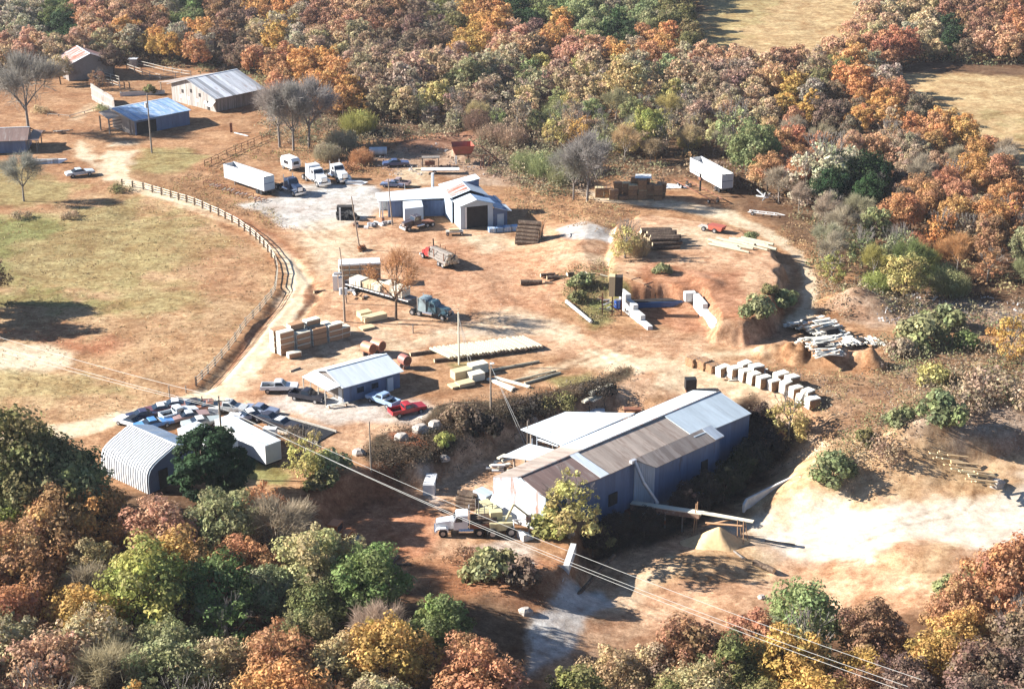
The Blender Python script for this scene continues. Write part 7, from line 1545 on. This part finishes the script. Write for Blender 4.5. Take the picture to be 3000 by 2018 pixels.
pole('utility_pole', 'thin short pole behind the loading pit wall', (1822,870), 4.0, .09)
for (a, b, h, lab) in ((497,1165,1.8,'dark end post of the pasture fence by the main road'),(593,1192,1.6,'thin post standing in the old car row'),(1210,976,1.3,'short brown post beside the lumber lorry'),(545,1150,1.0,'small post at the road junction')):
    t = thing('fence_post', lab, 'post', G(a, b), 0); MB().cyl((0,0,-.2),(0,0,h),.12,.1,8,'pole').build('stake', t); MB().cyl((0,0,h),(0,0,h+.03),.12,n=8,m='bark_grey').build('cap', t)
# overhead lines: they come in from the left, pass the T pole and leave at the lower right
def wire(a, b, sag, label, r=.035):
    a = Vector(a); b = Vector(b); n = 28; pts = []
    for i in range(n+1): f = i/n; p = a.lerp(b, f); p.z -= sag*4*f*(1-f); pts.append(p)
    V, F = [], []; d = (b-a).normalized(); u = d.orthogonal().normalized(); v = d.cross(u)
    for p in pts:
        for k in range(4): an = k*math.pi/2; V.append(tuple(p-a+u*math.cos(an)*r+v*math.sin(an)*r))
    for i in range(n):
        for k in range(4): F.append((i*4+k, i*4+(k+1) % 4, (i+1)*4+(k+1) % 4, (i+1)*4+k))
    o = MB().add(V, F, 'wire', True).build('power_line'); o.location = a
    return tag(o, label, 'power line')
tp = PT.location; zt = tp.z+10.9
def at(px, py, z): x, y = U(px, py, z); return (x, y, z)
W_ = [((-10,968),(645,1168),(2080,1755)),((-10,995),(636,1170),(1990,1740)),((-10,1018),(655,1172),(1960,1750))]
for i, (l, c, r_) in enumerate(W_):
    q = (tp.x+(-1.2,0,1.2)[i], tp.y+(.6,0,-.3)[i], zt+(.5,-.9,-1.25)[i]); nm = ('rear', 'middle', 'front')[i]
    ql = at(l[0]-600, l[1]-190, 10.0+.0*i); wire(ql, q, 1.2, '%s overhead wire from the left edge to the T shaped pole' % nm, .024)
    qr = at((2700,2660,2650)[i], (1990,2010,2024)[i], 5.0); wire(q, qr, 1.6, '%s overhead wire from the T shaped pole to the lower right wood' % nm, .024)

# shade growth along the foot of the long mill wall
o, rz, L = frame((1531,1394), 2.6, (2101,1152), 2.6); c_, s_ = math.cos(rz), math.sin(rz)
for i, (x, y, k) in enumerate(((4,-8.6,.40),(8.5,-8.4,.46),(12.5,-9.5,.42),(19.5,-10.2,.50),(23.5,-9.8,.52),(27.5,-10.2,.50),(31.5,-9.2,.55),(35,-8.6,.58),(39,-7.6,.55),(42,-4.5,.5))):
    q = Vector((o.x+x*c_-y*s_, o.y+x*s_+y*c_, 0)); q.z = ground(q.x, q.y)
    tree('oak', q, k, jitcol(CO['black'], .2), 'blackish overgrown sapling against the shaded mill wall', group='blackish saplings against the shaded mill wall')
# thin air haze
hz = MB().box(-9800, 9800, -150, 3900, -12, 108, 'white'); ho = hz.build('haze'); ho['kind'] = 'stuff'; ho['label'] = 'thin pale air haze over the whole valley'; ho['category'] = 'haze'
hm = bpy.data.materials.new('haze'); hm.use_nodes = True; hn = hm.node_tree; hn.nodes.clear()
vo = hn.nodes.new('ShaderNodeVolumePrincipled'); vo.inputs['Color'].default_value = (.86,.90,1,1); vo.inputs['Density'].default_value = .00007; vo.inputs['Anisotropy'].default_value = .1
oo = hn.nodes.new('ShaderNodeOutputMaterial'); hn.links.new(vo.outputs[0], oo.inputs['Volume']); ho.data.materials.clear(); ho.data.materials.append(hm)
